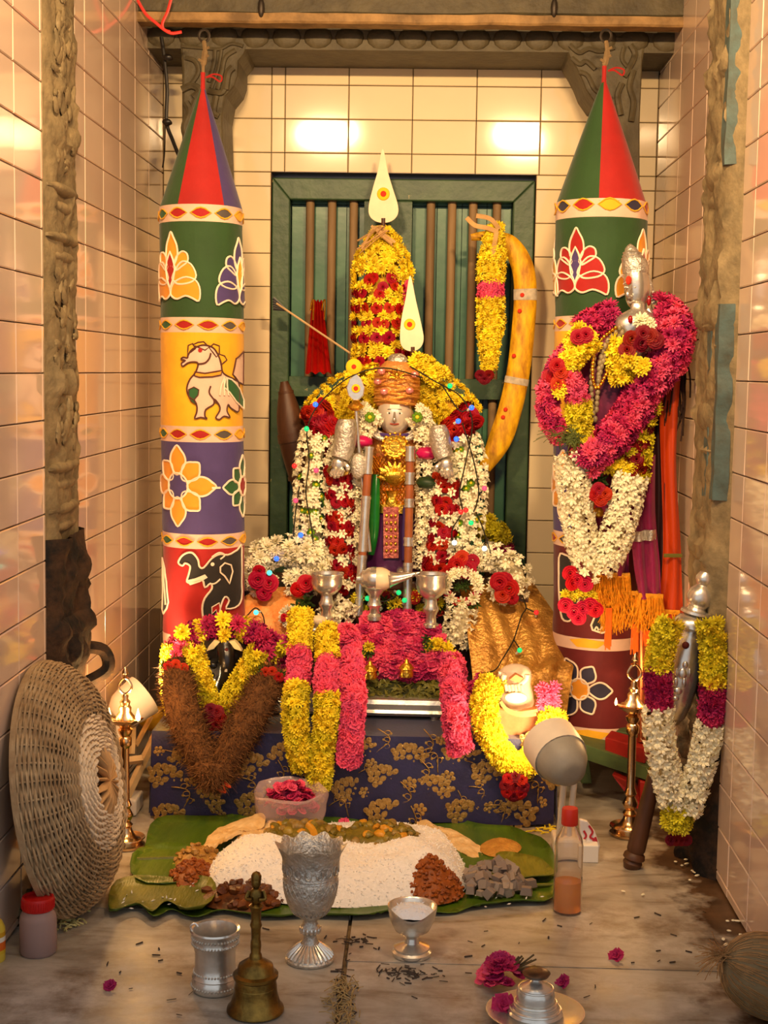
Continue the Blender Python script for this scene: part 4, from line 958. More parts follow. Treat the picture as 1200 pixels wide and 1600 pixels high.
strand(root, px_path([(774, 356), (770, 400), (767, 445), (767, 500), (765, 540), (764, 572)], 3.19), lambda t: S(10 + 11 * min(1, t * 5) if t < .7 else 21 - 12 * (t - .7) / .3, 3.19), bands((.38, 'yellow_chrysanthemum'), (.5, 'pink_oleander'), (1, 'yellow_chrysanthemum')), S(11, 3.19), 8, S(10, 3.19), 330, CY, flat=.7)
for k in range(3): bloom('maroon_rose', root, at(752 + 5 * k, 586 + (k % 2) * 5, 3.18), (-.3 + .3 * k, -.9, -.3), S(10, 3.19))
bloom('green_leaf_sprig', root, at(766, 584, 3.185), (.4, -.8, .2), S(10, 3.19))
for pts in ([(778, 362), (760, 356), (742, 352), (729, 340)], [(780, 358), (766, 342), (744, 337)], [(776, 362), (772, 385), (770, 402)]): MB().tube(smooth_path(px_path(pts, 3.17), 5), S(4, 3.17), 6, flat=.35).build('fibre_tie', fibre, root)
# brown wooden club, red foil cone, arrow
root = thing('wooden_club', at(490, 885, 3.24), 'dark brown ringed wooden club leaning beside the shutter frame', 'club')
cpts = smooth_path(px_path([(444, 596), (447, 615), (452, 650), (459, 690), (467, 735), (476, 780), (490, 885)], 3.24), 6)
prf = smooth_path([Vector((h, 0, 0)) for h in (6, 12, 20, 23, 19, 14, 11)], 6)
MB().tube(cpts, [S(v.x, 3.24) for v in prf], 14).build('club_body', wood, root)
for k in (5, 16, 17.5, 25): i = int(k); MB().tube(cpts[i:i + 2], S(prf[i].x + 1.6, 3.24), 14).build('turned_ring', wood, root)
MB().tube(px_path([(468, 650), (492, 652)], 3.2), S(4.5, 3.2), 8).build('orange_peg', M('orange_paint', (222, 126, 60), rough=.5), root)
root = thing('foil_cone', at(497, 583, 3.29), 'pleated shiny red foil cone tucked behind the shutter bar', 'ornament')
foil = M('red_foil', (186, 26, 18), rough=.16, metal=.55, var=.3, vscale=12)
rows = []
for i in range(12):
    t = i / 11; y = 470 + 113 * t; row = []
    for j in range(25):
        u = j / 24; hw = 8 + 12 * t; row.append(at(496 + (1.5 * t) + hw * (u * 2 - 1), y + 2 * math.sin(u * 20), 3.285 - S(hw * .55 * math.sin(u * PI) + 2.2 * math.sin(u * 9 * PI), 3.29)))
    rows.append(row)
MB().sheet(rows, .001).build('foil_body', foil, root, angle=1)
for px in (487, 505): MB().tube(smooth_path(px_path([(px - 2, 485), (px, 472), (px + 3, 470), (px + 2, 500)], 3.27), 4), S(1.2, 3.27), 5).build('gold_thread_tie', gold, root)
root = thing('arrow', at(548, 553, 3.21), 'thin pale arrow with dark feathers slanting across the left shutter', 'arrow')
MB().tube([at(432, 474, 3.23), at(549, 553, 3.2)], S(1.7, 3.2), 6).build('shaft', wood_l, root)
for k in range(5): MB().tube([at(448, 485, 3.23), at(427, 466 + 4 * k, 3.232)], [S(1.5, 3.2), S(3, 3.2)], 5, flat=.3).build('feather', dk, root)
# ================================================================== garlands on the central idol
root = gar('shoulder_garland', (500, 650), 3.07, 'yellow petal arch sweeping over both shoulders of the central idol')
for pts, rr in (([(506, 652), (526, 630), (556, 614), (592, 604)], 37), ([(648, 602), (680, 612), (704, 632), (724, 656)], 35)):
    strand(root, px_path(pts, 3.13), S(rr, 3.13), bands((1, 'yellow_chrysanthemum')), S(10, 3.13), 11, S(8.5, 3.13), 300, CY, flat=.45, inset=.9)
strand(root, px_path([(648, 568), (665, 574), (686, 588)], 3.09), S(13, 3.1), bands((1, 'yellow_chrysanthemum')), S(12, 3.1), 6, S(13, 3.1), 300, CY)
for sgn, pts in ((-1, [(492, 640), (505, 662), (520, 685), (528, 700)]), (1, [(735, 650), (716, 668), (700, 682), (690, 700)])):
    strand(root, px_path(pts, 3.07), S(17, 3.07), bands((1, 'red_rose')), S(17, 3.07), 5, S(15, 3.07), 260, CR, flat=.6)
def dotted(base, extra, p):
    def pick(t, an, c): return extra if R.random() < p and abs(an) < 1.4 else base
    return pick
for lab, pts, ex in (('cream tuberose garland with green button flowers hanging beside the wooden club', [(498, 682), (489, 730), (488, 790), (490, 840), (500, 880)], 'green_button_flower'), ('cream tuberose garland with green button flowers hanging nearer the curved yellow stick', [(722, 690), (733, 730), (732, 790), (724, 835), (712, 868)], 'green_button_flower')):
    root = gar('tuberose_garland', pts[-1], 3.03, lab, group='cream garlands on the central idol')
    strand(root, px_path(pts, 3.04), S(25, 3.04), dotted('tuberose', ex, .14), S(10.5, 3.04), 10, {'tuberose': S(10.5, 3.04), '*': S(6.2, 3.04)}, 270, CW, flat=.7, droop=-.3, inset=.9)
def stripes(a, b, n, frac=.5):
    def pick(t, an, c): return b if (t * n + .25 * math.sin(an)) % 1 < frac else a
    return pick
for lab, pts in (('cream garland striped with red roses hanging below the idol hand near the spear', [(527, 735), (532, 790), (530, 840), (533, 880), (545, 915)]), ('cream garland striped with red roses hanging below the idol hand near the upright staff', [(697, 745), (696, 790), (690, 840), (680, 890)])):
    root = gar('rose_garland', pts[-1], 3.0, lab, group='rose striped garlands on the central idol')
    strand(root, px_path(pts, 3.02), S(18, 3.02), stripes('tuberose', 'red_rose', 5 if len(pts) > 4 else 4.2), S(12, 3.02), 7, {'red_rose': S(11.5, 3.02), '*': S(11, 3.02)}, 270, CW, flat=.7, inset=.85)
rib = M('magenta_ribbon', (196, 16, 92), rough=.35, var=.2, vscale=30); gleaf = M('dark_leaf_wrap', (34, 56, 26), rough=.5, var=.3)
for lab, pts, cuffs in (('cream tuberose strand with magenta ribbon just left of the idol face', [(585, 648), (566, 672), (560, 705), (556, 760), (553, 820), (552, 878)], ((565, 690, rib),)), ('cream tuberose strand with magenta ribbon and leaf wrap just right of the idol face', [(650, 648), (664, 672), (668, 705), (668, 760), (667, 820), (660, 888)], ((668, 708, rib), (668, 754, gleaf)))):
    root = gar('tuberose_strand', pts[-1], 3.0, lab, group='inner cream strands on the central idol')
    strand(root, px_path(pts, 3.035), S(14.5, 3.03), dotted('tuberose', 'jasmine_bud', .3), S(8.5, 3.03), 7, S(9, 3.03), 260, CW, flat=.75, droop=-.4, inset=.85)
    for x, y, m in cuffs: MB().ball(at(x, y, 3.02), (S(18, 3.02), S(16, 3.02), S(10, 3.02)), 14, 8, fn=lambda d: 1 + .12 * math.sin(d.x * 12) * math.cos(d.z * 5)).build('wrap', m, root)
    bloom('green_button_flower', root, at(pts[0][0] + (-7 if pts[0][0] < 617 else 2), 652, 3.005), FRONT, S(9, 3.0))
    for k in range(9): bloom('white_chrysanthemum', root, at(pts[0][0] + R.uniform(-20, 2) * (1 if pts[0][0] < 617 else -1), 648 + R.uniform(-14, 16), 3.03), FRONT + Vector((R.gauss(0, .3), 0, R.gauss(0, .3))), S(9, 3.03))
# white bundles in front of the idol
root = gar('white_bundle', (440, 928), 3.0, 'fat coil of white chrysanthemums with cerise roses above the orange cloth')
strand(root, px_path([(412, 915), (398, 895), (405, 870), (440, 860), (480, 866), (496, 885), (486, 905), (455, 912)], 3.01), S(22, 3.0), bands((1, ('white_chrysanthemum', 'white_chrysanthemum', 'tuberose'))), S(14, 3.0), 7, S(13, 3.0), 330, CW)
for x, y, r in ((403, 905, 16), (422, 912, 16), (414, 926, 14), (405, 890, 11), (478, 912, 15), (466, 920, 13)): bloom('cerise_rose', root, at(x, y, 2.965), FRONT + Vector((R.gauss(0, .2), 0, R.gauss(0, .2))), S(r, 2.97))
bloom('green_leaf_sprig', root, at(478, 942, 2.96), FRONT, S(18, 2.96)); bloom('green_leaf_sprig', root, at(465, 948, 2.955), FRONT, S(14, 2.96))
root = gar('white_bundle', (760, 940), 3.0, 'fat coil of white chrysanthemums with red roses lying above the gold cloth')
strand(root, px_path([(712, 882), (735, 872), (770, 872), (800, 885), (812, 905), (800, 925), (770, 925)], 3.02), S(20, 3.0), bands((1, ('white_chrysanthemum', 'tuberose', 'tuberose'))), S(13, 3.0), 7, S(12, 3.0), 330, CW)
for x, y, r in ((716, 882, 16), (730, 888, 17), (722, 872, 13), (738, 876, 12), (706, 890, 12), (782, 908, 17), (796, 918, 17), (790, 904, 13), (786, 930, 14), (800, 934, 11)): bloom('red_rose', root, at(x, y, 2.965), FRONT + Vector((R.gauss(0, .2), 0, R.gauss(0, .2))), S(r, 2.97))
root = gar('flower_ring', (722, 950), 2.95, 'small ring of white and red flowers with a green heart beside the silver cup')
for k in range(16):
    a = 2 * PI * k / 16; x, y = 722 + 25 * math.cos(a), 917 + 24 * math.sin(a)
    bloom('red_button_flower' if math.sin(a) > .35 and k % 2 else 'white_chrysanthemum', root, at(x, y, 2.955), FRONT + Vector((math.cos(a) * .4, 0, -math.sin(a) * .4)), S(8 if math.sin(a) > .35 and k % 2 else 12, 2.96))
for k in range(5): bloom('green_leaf_sprig', root, at(722 + R.uniform(-8, 8), 914 + R.uniform(-7, 7), 2.965), FRONT, S(9, 2.96))
for k in range(6): bloom('green_leaf_sprig', root, at(700 + k * 9, 946 + R.uniform(-3, 3), 2.96), FRONT, S(9, 2.96))
root = gar('tuberose_tassel', (712, 1005), 2.93, 'stubby cream tuberose tassel hanging below the small flower ring')
strand(root, px_path([(722, 950), (718, 975), (710, 1003)], 2.955), S(24, 2.95), bands((1, 'tuberose')), S(9, 2.95), 9, S(9.5, 2.95), 300, CW, flat=.7, droop=.4)
root = gar('tuberose_tassel', (530, 975), 2.945, 'cream tuberose tuft at the foot of the silver cup above the pink flowers')
strand(root, px_path([(545, 940), (530, 962), (505, 970)], 2.955), S(17, 2.95), bands((1, 'tuberose')), S(10, 2.95), 7, S(11, 2.95), 330, CW)
root = gar('chrysanthemum_tuft', (452, 965), 2.93, 'single white chrysanthemum spotted with red on the orange cloth', 'flower')
for k in range(7): a = k * .9; bloom('white_chrysanthemum', root, at(452 + (9 * math.cos(a) if k else 0), 963 + (10 * math.sin(a) if k else 0), 2.925), FRONT, S(10, 2.93))
for k in range(4): bloom('cerise_rose', root, at(449 + R.uniform(-8, 10), 962 + R.uniform(-8, 8), 2.915), FRONT, S(5, 2.93))
root = gar('yellow_garland_coil', (775, 872), 3.18, 'yellow and maroon garland coil half hidden behind the idol, by the shutter frame')
strand(root, px_path([(745, 826), (768, 822), (783, 842), (786, 866)], 3.2), S(13, 3.2), lambda t, an, c: 'lemon_chrysanthemum' if t < .75 else 'magenta_chrysanthemum', S(11, 3.2), 7, S(12, 3.2), 330, CY)
# pink coil in front of the cups
root = gar('pink_garland_coil', (620, 1058), 2.9, 'coiled pink oleander garland heaped in front of the silver vessels')
for i, (y, x0_, x1_, Yq) in enumerate(((972, 575, 668, 2.95), (990, 548, 680, 2.93), (1010, 545, 690, 2.905), (1032, 570, 686, 2.885), (1048, 600, 690, 2.875))):
    strand(root, [at(x0_ + (x1_ - x0_) * k / 4, y + 4 * math.sin(k * 2 + i), Yq) for k in range(5)], S(15, 2.9), bands((1, ('pink_oleander', 'pink_oleander', 'magenta_oleander'))), S(13, 2.9), 6, S(11.5, 2.9), 300, CP)
root = gar('chrysanthemum_tuft', (695, 1030), 2.9, 'cluster of yellow chrysanthemums with leaves beside the pink coil', 'flower')
for k in range(11): bloom('yellow_chrysanthemum', root, at(690 + R.uniform(-18, 20), 1012 + R.uniform(-16, 16), 2.885), FRONT + Vector((R.gauss(0, .4), 0, R.gauss(0, .4))), S(14, 2.9))
for k in range(5): bloom('green_leaf_sprig', root, at(664 + R.uniform(-8, 8), 1010 + R.uniform(-14, 14), 2.88), FRONT, S(10, 2.9))
root = gar('marigold_bud', (567, 1025), 2.86, 'yellow bud with green leaves among the pink petals', 'flower')
for k in range(5): bloom('green_leaf_sprig' if k > 1 else 'yellow_chrysanthemum', root, at(570 + R.uniform(-9, 9), 1018 + R.uniform(-8, 8), 2.865), FRONT, S(11, 2.87))
# herb heap on the plank
mb = MB(); hm = M('bilva_leaf', (74, 82, 26), rough=.55, objvar=0, col2=(128, 118, 44), vscale=40, spread=.9)
for k in range(420):
    x = R.uniform(552, 702); h = math.sin((x - 552) / 150 * PI) ** .5; y = 1092 - R.random() * 44 * h; Yq = 2.82 + (1092 - y) / 44 * .07 + R.uniform(-.008, .008)
    p = at(x, y, Yq); d = Vector((R.gauss(0, 1), R.gauss(0, .6), R.gauss(0, .5))).normalized() * S(R.uniform(5, 11), 2.85); s = d.cross(Vector((R.gauss(0, .4), -1, R.gauss(0, .5)))).normalized() * S(R.uniform(1.2, 3), 2.85)
    mb.add([p - d, p + s, p + d, p - s + Vector((0, -.001, .001))], [(0, 1, 2, 3)])
o = mb.build('herb_heap', hm, None, smooth=False); setp(o, 'low heap of cut green herb leaves on the silver plank', 'herbs', kind='stuff')
mb = MB()
for i in range(13):
    row = []
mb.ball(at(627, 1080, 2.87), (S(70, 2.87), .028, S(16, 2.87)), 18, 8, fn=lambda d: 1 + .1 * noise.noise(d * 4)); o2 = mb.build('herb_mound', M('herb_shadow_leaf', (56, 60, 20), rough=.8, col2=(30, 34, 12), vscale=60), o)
root = gar('loose_blooms', (610, 962), 2.97, 'loose yellow and white blooms with leaves at the idol feet behind the vessel', 'flowers')
for k in range(46):
    bloom(R.choice(('yellow_chrysanthemum', 'lemon_chrysanthemum', 'white_chrysanthemum', 'green_leaf_sprig', 'green_leaf_sprig', 'red_rose')), root, at(R.uniform(548, 690), R.uniform(928, 966), 2.985 + R.uniform(-.015, .01)), FRONT + Vector((R.gauss(0, .4), 0, R.gauss(.2, .4))), S(11, 2.98))
# ---------------------------------------------------------------- silver vessels
def turned(name, label, cat, cx, Y, prof, mat, n=28, group=None, sub=None, parent_only=None):
    """prof: (half width px, py) from bottom to top"""
    c = at(cx, prof[0][1], Y); root = thing(name, c, label, cat, group)
    o = MB().lathe([(S(h, Y), at(cx, y, Y).z) for h, y in prof], (c.x, c.y, 0), n).build('vessel_body', mat, root, angle=.9)
    return root, o, c
cupp = [(0, 968), (13, 968), (13, 964), (9, 962), (8, 952), (12, 946), (13, 942), (10, 938), (9, 930), (14, 927), (22, 920), (25, 910), (24, 902), (27, 897), (27, 895), (24, 896), (22, 904), (18, 914), (8, 918), (0, 919)]
for cx, dy, Yq, lab in ((510, 0, 2.93, 'silver pedestal cup by the cream tuft, filled with yellow paste'), (673, 1, 2.93, 'silver pedestal cup by the small flower ring, filled with yellow paste')):
    root, o, c = turned('pedestal_cup', lab, 'cup', cx, Yq, [(h, y + dy + ((y - 895) * .14 if dy else 0)) for h, y in cupp], silver, group='silver cups before the idol')
    MB().lathe([(0, at(cx, 901 + dy, Yq).z), (S(23, Yq), at(cx, 901 + dy, Yq).z)], (c.x, c.y, 0), 24).build('yellow_paste', tk, root)
    MB().box((c.x, c.y + .02, (c.z + PZ * .75) / 2 - .03), (.03, .03, .02)).build('stand_block', wood, root, smooth=False)
root = thing('spouted_vessel', at(585, 962, 2.94), 'silver spouted vessel with a cream shell body between the two cups', 'vessel')
VQ = 2.94; c = at(592, 905, VQ)
MB().ball(c, (S(24, VQ), S(19, VQ), S(19, VQ)), 20, 12).build('shell_body', M('conch_cream', (240, 214, 176), rough=.35, var=.1), root)
qx = Matrix.Rotation(PI / 2, 3, 'Y')
MB().lathe([(0, -S(36, VQ)), (S(7, VQ), -S(35, VQ)), (S(8, VQ), -S(29, VQ)), (S(13, VQ), -S(27, VQ)), (S(14, VQ), -S(22, VQ)), (S(18, VQ), -S(18, VQ)), (S(19.5, VQ), -S(10, VQ)), (S(19.6, VQ), -S(4, VQ))], c, 20, qx).build('silver_cap', silver, root)
MB().tube(smooth_path(px_path([(608, 905), (622, 903), (640, 899), (656, 895)], VQ), 6), [S(15 - 13.2 * (k / 18) ** .7, VQ) for k in range(19)], 12).build('spout', silver, root)
MB().lathe([(S(r, VQ), at(585, y, VQ).z) for r, y in ((0, 968), (13, 968), (13, 962), (8, 958), (8, 950), (12, 945), (9, 938), (9, 930), (16, 922), (17, 918))], (at(585, 950, VQ).x, VQ, 0), 20).build('stem', silver, root)
for cx, y0 in ((578, 1060), (635, 1057)):
    root, o, c = turned('brass_bell_cap', 'tiny domed brass cap on the herbs, %s' % ('under the yellow bud' if cx < 600 else 'below the middle of the pink coil'), 'ornament', cx, 2.84, [(0, y0), (11, y0), (11, y0 - 6), (9, y0 - 12), (13, y0 - 13), (8, y0 - 19), (4, y0 - 22), (3, y0 - 26), (0, y0 - 29)], gold, 16, 'tiny brass caps')
# ---------------------------------------------------------------- string lights
wire = M('green_wire', (34, 34, 22), rough=.5)
def glow(n, c, s): return M('lit_bulb_' + n, c, rough=.2, emit=c, es=s)
BC = dict(blue=glow('blue', (40, 90, 240), 2.2), green=glow('green', (20, 190, 110), 1.2), red=glow('red', (220, 40, 40), .9), pink=glow('pink', (230, 70, 110), .9), teal=glow('teal', (70, 220, 190), 2), white=glow('white', (220, 230, 220), 2.5))
def lights(label, paths, bulbs, Y, group='string lights on the altar'):
    root = thing('string_lights', at(paths[0][-1][0], paths[0][-1][1], Y), label, 'lights', group)
    for p in paths: MB().tube(smooth_path(px_path(p, Y), 6), S(1.1, Y), 5).build('wire', wire, root)
    for x, y, c, *q in bulbs:
        b = at(x, y, q[0] if q else Y - .004); d = Vector((R.uniform(-1, 1), -.5, R.uniform(-.3, 1))).normalized()
        MB().tube([b - d * S(9, Y), b - d * S(3, Y)], S(2.2, Y), 6).build('socket', M('clear_socket', (206, 200, 180), rough=.3), root)
        MB().ball(b, (S(4.2, Y),) * 3, 10, 7).build('bulb', BC[c], root)
lights('string of coloured bulbs running down beside the wooden club to the orange cloth', [[(660, 590), (600, 575), (545, 590), (498, 632), (480, 672), (483, 720), (478, 770), (486, 820), (492, 870), (496, 895)], [(492, 860), (470, 850), (440, 862), (420, 890), (405, 888)], [(468, 760), (462, 800), (458, 840)]],
       [(493, 632, 'blue'), (479, 670, 'green'), (460, 728, 'red'), (494, 735, 'pink'), (462, 782, 'pink'), (470, 836, 'blue'), (432, 873, 'blue', 2.97), (421, 895, 'teal', 2.955)], 3.0)
lights('string of coloured bulbs running down nearer the curved yellow stick', [[(640, 572), (680, 596), (720, 620), (738, 660), (728, 720), (718, 770), (722, 800), (706, 830), (712, 862)], [(690, 600), (716, 640), (730, 640)], [(722, 660), (740, 720), (748, 770), (740, 800)], [(744, 800), (756, 830), (768, 870)]],
       [(703, 603, 'green'), (737, 637, 'blue'), (716, 658, 'blue'), (713, 686, 'blue'), (704, 739, 'green'), (757, 763, 'pink'), (720, 800, 'red'), (728, 797, 'red'), (736, 817, 'green'), (710, 848, 'white'), (757, 857, 'white')], 2.995)
lights('dark wire with one green bulb trailing over the gold cloth', [[(816, 930, 2.985), (822, 950, 2.985), (815, 962, 2.965), (806, 990, 2.935), (800, 1005, 2.92), (785, 1030, 2.885), (772, 1048, 2.87), (745, 1052, 2.86)], [(803, 1000, 2.925), (811, 1012, 2.91)], [(822, 950, 2.985), (838, 958, 2.985)]], [(812, 1016, 'green', 2.9), (838, 957, 'red', 2.98)], 2.9)
lights('short wire with teal bulbs lying on the orange cloth and under the vessel', [[(388, 960, 2.93), (400, 950, 2.935), (412, 965, 2.93), (414, 1000, 2.915)], [(388, 960, 2.93), (372, 975, 2.93)], [(570, 930, 2.955), (600, 940, 2.955), (626, 925, 2.955)]], [(400, 957, 'teal', 2.92), (623, 926, 'green', 2.95), (574, 935, 'green', 2.95), (632, 938, 'green', 2.95)], 2.93)
# ================================================================== black idol with root garland
BY = 2.80
blk = M('oiled_black_stone', (26, 22, 20), rough=.28, bump=.3, bscale=60, spec=.6)
root = thing('black_idol', at(350, 1148, BY), 'glossy black stone elephant-headed idol with pale eye leaves, wrapped in garlands', 'statue')
ell_lathe([(350, 78, 1150), (350, 76, 1128), (350, 66, 1100), (350, 56, 1070), (350, 42, 1040), (350, 34, 1012)], BY + .03, .55).build('body', blk, root)
hd = MB().ball(at(350, 1022, BY), (S(46, BY), S(36, BY), S(42, BY)), 20, 14, fn=lambda d: 1 + .08 * noise.noise(d * 3)).build('head', blk, root)
for s in (-1, 1):
    MB().ball(at(350 + s * 42, 1015, BY + .01), (S(26, BY), S(7, BY), S(30, BY)), 14, 9).build('ear', blk, root)
    outl = [(350 + s * 6, 1003), (350 + s * 16, 1001), (350 + s * 24, 1010), (350 + s * 28, 1018), (350 + s * 16, 1014)]
    MB().prism([at(x, y, BY - .047) for x, y in outl], (0, .02, 0)).build('eye_leaf', M('sandal_cream', (240, 220, 160), rough=.6), root, smooth=False, bevel=.001)
MB().tube(smooth_path([at(352, 1010, BY - .036), at(354, 1032, BY - .052), at(352, 1056, BY - .05), at(344, 1074, BY - .045), at(352, 1090, BY - .045), at(364, 1086, BY - .05)], 6), [S(15 - 9 * k / 30, BY) for k in range(31)], 12).build('trunk', blk, root)
MB().tube([at(353, 1025, BY - .060), at(353, 1050, BY - .068)], [S(4.5, BY), S(2, BY)], 8, flat=.4).build('ash_forehead_mark', M('ash_grey', (198, 184, 160)), root)
MB().ball(at(354, 1016, BY - .056), S(4, BY), 8, 6).build('vermilion_spot', M('dark_kumkum', (90, 22, 14), rough=.7), root)
for k, (x, y) in enumerate([(332, 1040), (328, 1055), (342, 1062), (366, 1060), (374, 1046), (334, 1074), (366, 1076), (352, 1098), (348, 1106), (340, 1090), (362, 1096), (322, 1030), (380, 1030)]):
    MB().ball(at(x, y, BY - .05), (S(8, BY), S(5, BY), S(6, BY)), 9, 6).build('stone_bead', blk, root)
root = gar('crown_garland', (350, 1012), 2.77, 'pink and yellow crown garland arched over the black idol')
strand(root, px_path([(272, 1028), (282, 1005), (310, 988), (350, 980), (392, 988), (425, 1010), (440, 1030)], 2.79), S(15, 2.79), lambda t, an, c: 'yellow_chrysanthemum' if (t * 6.5) % 1 < .28 else 'magenta_chrysanthemum' if t > .15 else 'pink_chrysanthemum', S(13, 2.79), 7, S(15, 2.79), 320, CP)
for x, y, k in ((285, 988, 'yellow_chrysanthemum'), (352, 992, 'yellow_chrysanthemum'), (348, 968, 'yellow_chrysanthemum'), (283, 1012, 'pink_chrysanthemum'), (278, 1022, 'pink_chrysanthemum'), (418, 1020, 'magenta_chrysanthemum'), (372, 975, 'magenta_chrysanthemum'), (445, 1010, 'lemon_chrysanthemum'), (452, 1000, 'magenta_chrysanthemum')): bloom(k, root, at(x, y, 2.76), FRONT + Vector((R.gauss(0, .3), 0, .3)), S(15, 2.76))
root = gar('yellow_garland', (333, 1140), 2.70, 'yellow chrysanthemum garland in a V with a maroon rose, on the black idol')
strand(root, px_path([(304, 1018), (312, 1050), (322, 1080), (330, 1110)], 2.725), S(14, 2.72), bands((1, ('yellow_chrysanthemum', 'lemon_chrysanthemum'))), S(11, 2.72), 7, S(11.5, 2.72), 320, CY)
strand(root, px_path([(402, 1020), (384, 1050), (366, 1080), (348, 1108)], 2.725), S(14, 2.72), bands((1, ('lemon_chrysanthemum', 'lemon_chrysanthemum', 'yellow_chrysanthemum'))), S(11, 2.72), 7, S(11.5, 2.72), 320, CY)
for k in range(8): a = k * .9; bloom('maroon_rose', root, at(332 + (11 * math.cos(a) if k else 0), 1122 + (12 * math.sin(a) if k else 0), 2.69), FRONT + Vector((.3 * math.cos(a), 0, -.3 * math.sin(a))), S(12, 2.7))
strand(root, px_path([(266, 1012), (262, 1050), (264, 1090), (270, 1112)], 2.775), S(8, 2.77), bands((1, 'yellow_chrysanthemum')), S(11, 2.77), 5, S(10, 2.77), 320, CY)
# vetiver root garland: two limbs, many fine roots
root = gar('root_garland', (335, 1238), 2.64, 'thick brown fuzzy root garland hanging from the black idol over the table edge')
vet = M('vetiver_root', (128, 84, 42), rough=.9, col2=(72, 42, 20), vscale=60, spread=.8, bump=.8, bscale=120)
def fuzzy(pts, r0, nm, count, Y):
    P = resample(smooth_path(px_path(pts, Y), 10), .006); n = len(P)
    rr = [S(r0(k / (n - 1)), Y) for k in range(n)]
    MB().tube(P, [r * .9 for r in rr], 14).build(nm, vet, root)
    mb = MB()
    for k in range(count):
        i = R.randrange(n - 1); c = P[i].lerp(P[i + 1], R.random()); T = (P[i + 1] - P[i]).normalized(); a = R.uniform(-2.3, 2.3)
        f = (FRONT - T * FRONT.dot(T)).normalized(); s = T.cross(f); d = f * math.cos(a) + s * math.sin(a); p = c + d * rr[i] * .88
        t1 = (d * .7 + T * R.gauss(0, .8) + s * R.gauss(0, .6)).normalized() * R.uniform(.006, .013); sd = t1.cross(d + Vector((.01, 0, 0))).normalized() * .0007
        q = p + t1; u = q + (t1 * .5 + T * R.gauss(0, .006) + s * R.gauss(0, .006))
        mb.add([p - sd, p + sd, q + sd, q - sd, u], [(0, 1, 2, 3), (3, 2, 4)])
    o = mb.build(nm + '_fibres', vet, root, smooth=False); o['kind'] = 'stuff'
fuzzy([(278, 1040, 2.74), (280, 1085, 2.68), (292, 1130, 2.655), (310, 1170, 2.64), (330, 1205, 2.632), (338, 1212, 2.632)], lambda t: 24 + 6 * math.sin(t * PI), 'root_strand', 2600, 2.68)
fuzzy([(424, 1055, 2.74), (405, 1095, 2.68), (382, 1135, 2.655), (360, 1172, 2.64), (342, 1208, 2.632)], lambda t: 25 + 5 * math.sin(t * PI), 'root_strand', 2600, 2.68)
fuzzy([(335, 1190, 2.622), (334, 1215, 2.62), (338, 1234, 2.622)], lambda t: 35 * math.sin(min(1, .35 + t * .75) * PI) ** .6 + 3, 'root_bob', 1100, 2.63)
for x, y, n_ in ((275, 1038, 6), (428, 1046, 7)):
    for k in range(n_): bloom('red_rose' if k % 2 else 'green_leaf_sprig', root, at(x - 18 + 36 * k / n_, y + (k % 3) * 3 + (8 if x > 400 else 0) * (k / n_), 2.70), FRONT, S(9, 2.7))
MB().tube(smooth_path(px_path([(338, 1232), (352, 1238), (348, 1226), (360, 1230), (350, 1222)], 2.60), 5), S(2, 2.6), 5).build('red_thread', M('orange_red_thread', (206, 70, 24), rough=.7), root)
# ---------------------------------------------------------------- garlands over the table edge
GY = 2.645
root = gar('yellow_pink_garland', (500, 1225), GY, 'long yellow and pink looped garland hanging over the table into the petal bag')
g1 = px_path([(470, 962, 2.80), (468, 1000, 2.76), (467, 1050, 2.70), (462, 1100, GY), (464, 1150, GY), (474, 1195, GY)], GY)
strand(root, g1, S(18, GY), bands((.26, 'yellow_chrysanthemum'), (.52, 'pink_oleander'), (1, ('yellow_chrysanthemum', 'lemon_chrysanthemum'))), S(10, GY), 8, S(12, GY), 330, CY)
strand(root, px_path([(512, 988, 2.78), (513, 1030, 2.72), (509, 1065, 2.68), (512, 1105, GY), (508, 1150, GY), (500, 1195, GY), (498, 1224, GY)], GY), S(18, GY), bands((.22, 'yellow_chrysanthemum'), (.48, 'pink_oleander'), (1, ('yellow_chrysanthemum', 'lemon_chrysanthemum'))), S(10, GY), 8, S(12, GY), 330, CY)
for lab, pts in (('pink oleander garland hanging down beside the looped yellow garland', [(542, 992, 2.78), (547, 1040, 2.72), (552, 1090, 2.66), (548, 1140, GY), (545, 1186, GY)]), ('pink oleander garland hanging over the silver plank end near the white stone figure', [(707, 1036, 2.74), (709, 1070, 2.70), (711, 1110, 2.66), (714, 1140, GY), (718, 1166, GY)])):
    root = gar('pink_garland', pts[-1][:2], GY, lab, group='pink garlands over the table edge')
    strand(root, px_path(pts, GY), S(20, GY), bands((1, ('pink_oleander', 'pink_oleander', 'pink_chrysanthemum'))), S(10.5, GY), 8, S(12, GY), 330, CP)
# silver cow-headed lamp handle behind the loop
root = thing('silver_ladle', at(535, 1010, 2.83), 'curved silver ladle with a pale shell tip between the two garland loops', 'ladle')
MB().tube(smooth_path(px_path([(508, 975, 2.84), (524, 974, 2.83), (536, 985, 2.82), (543, 1005, 2.81), (545, 1022, 2.80)], 2.83), 6), S(4.5, 2.83), 9).build('handle', silver, root)
MB().ball(at(497, 970, 2.84), (S(15, 2.84), S(10, 2.84), S(9, 2.84)), 12, 8).build('bowl', M('conch_cream', (240, 214, 176)), root)
MB().ball(at(490, 985, 2.84), (S(10, 2.84), S(9, 2.84), S(8, 2.84)), 12, 8).build('bowl_back', silver, root)
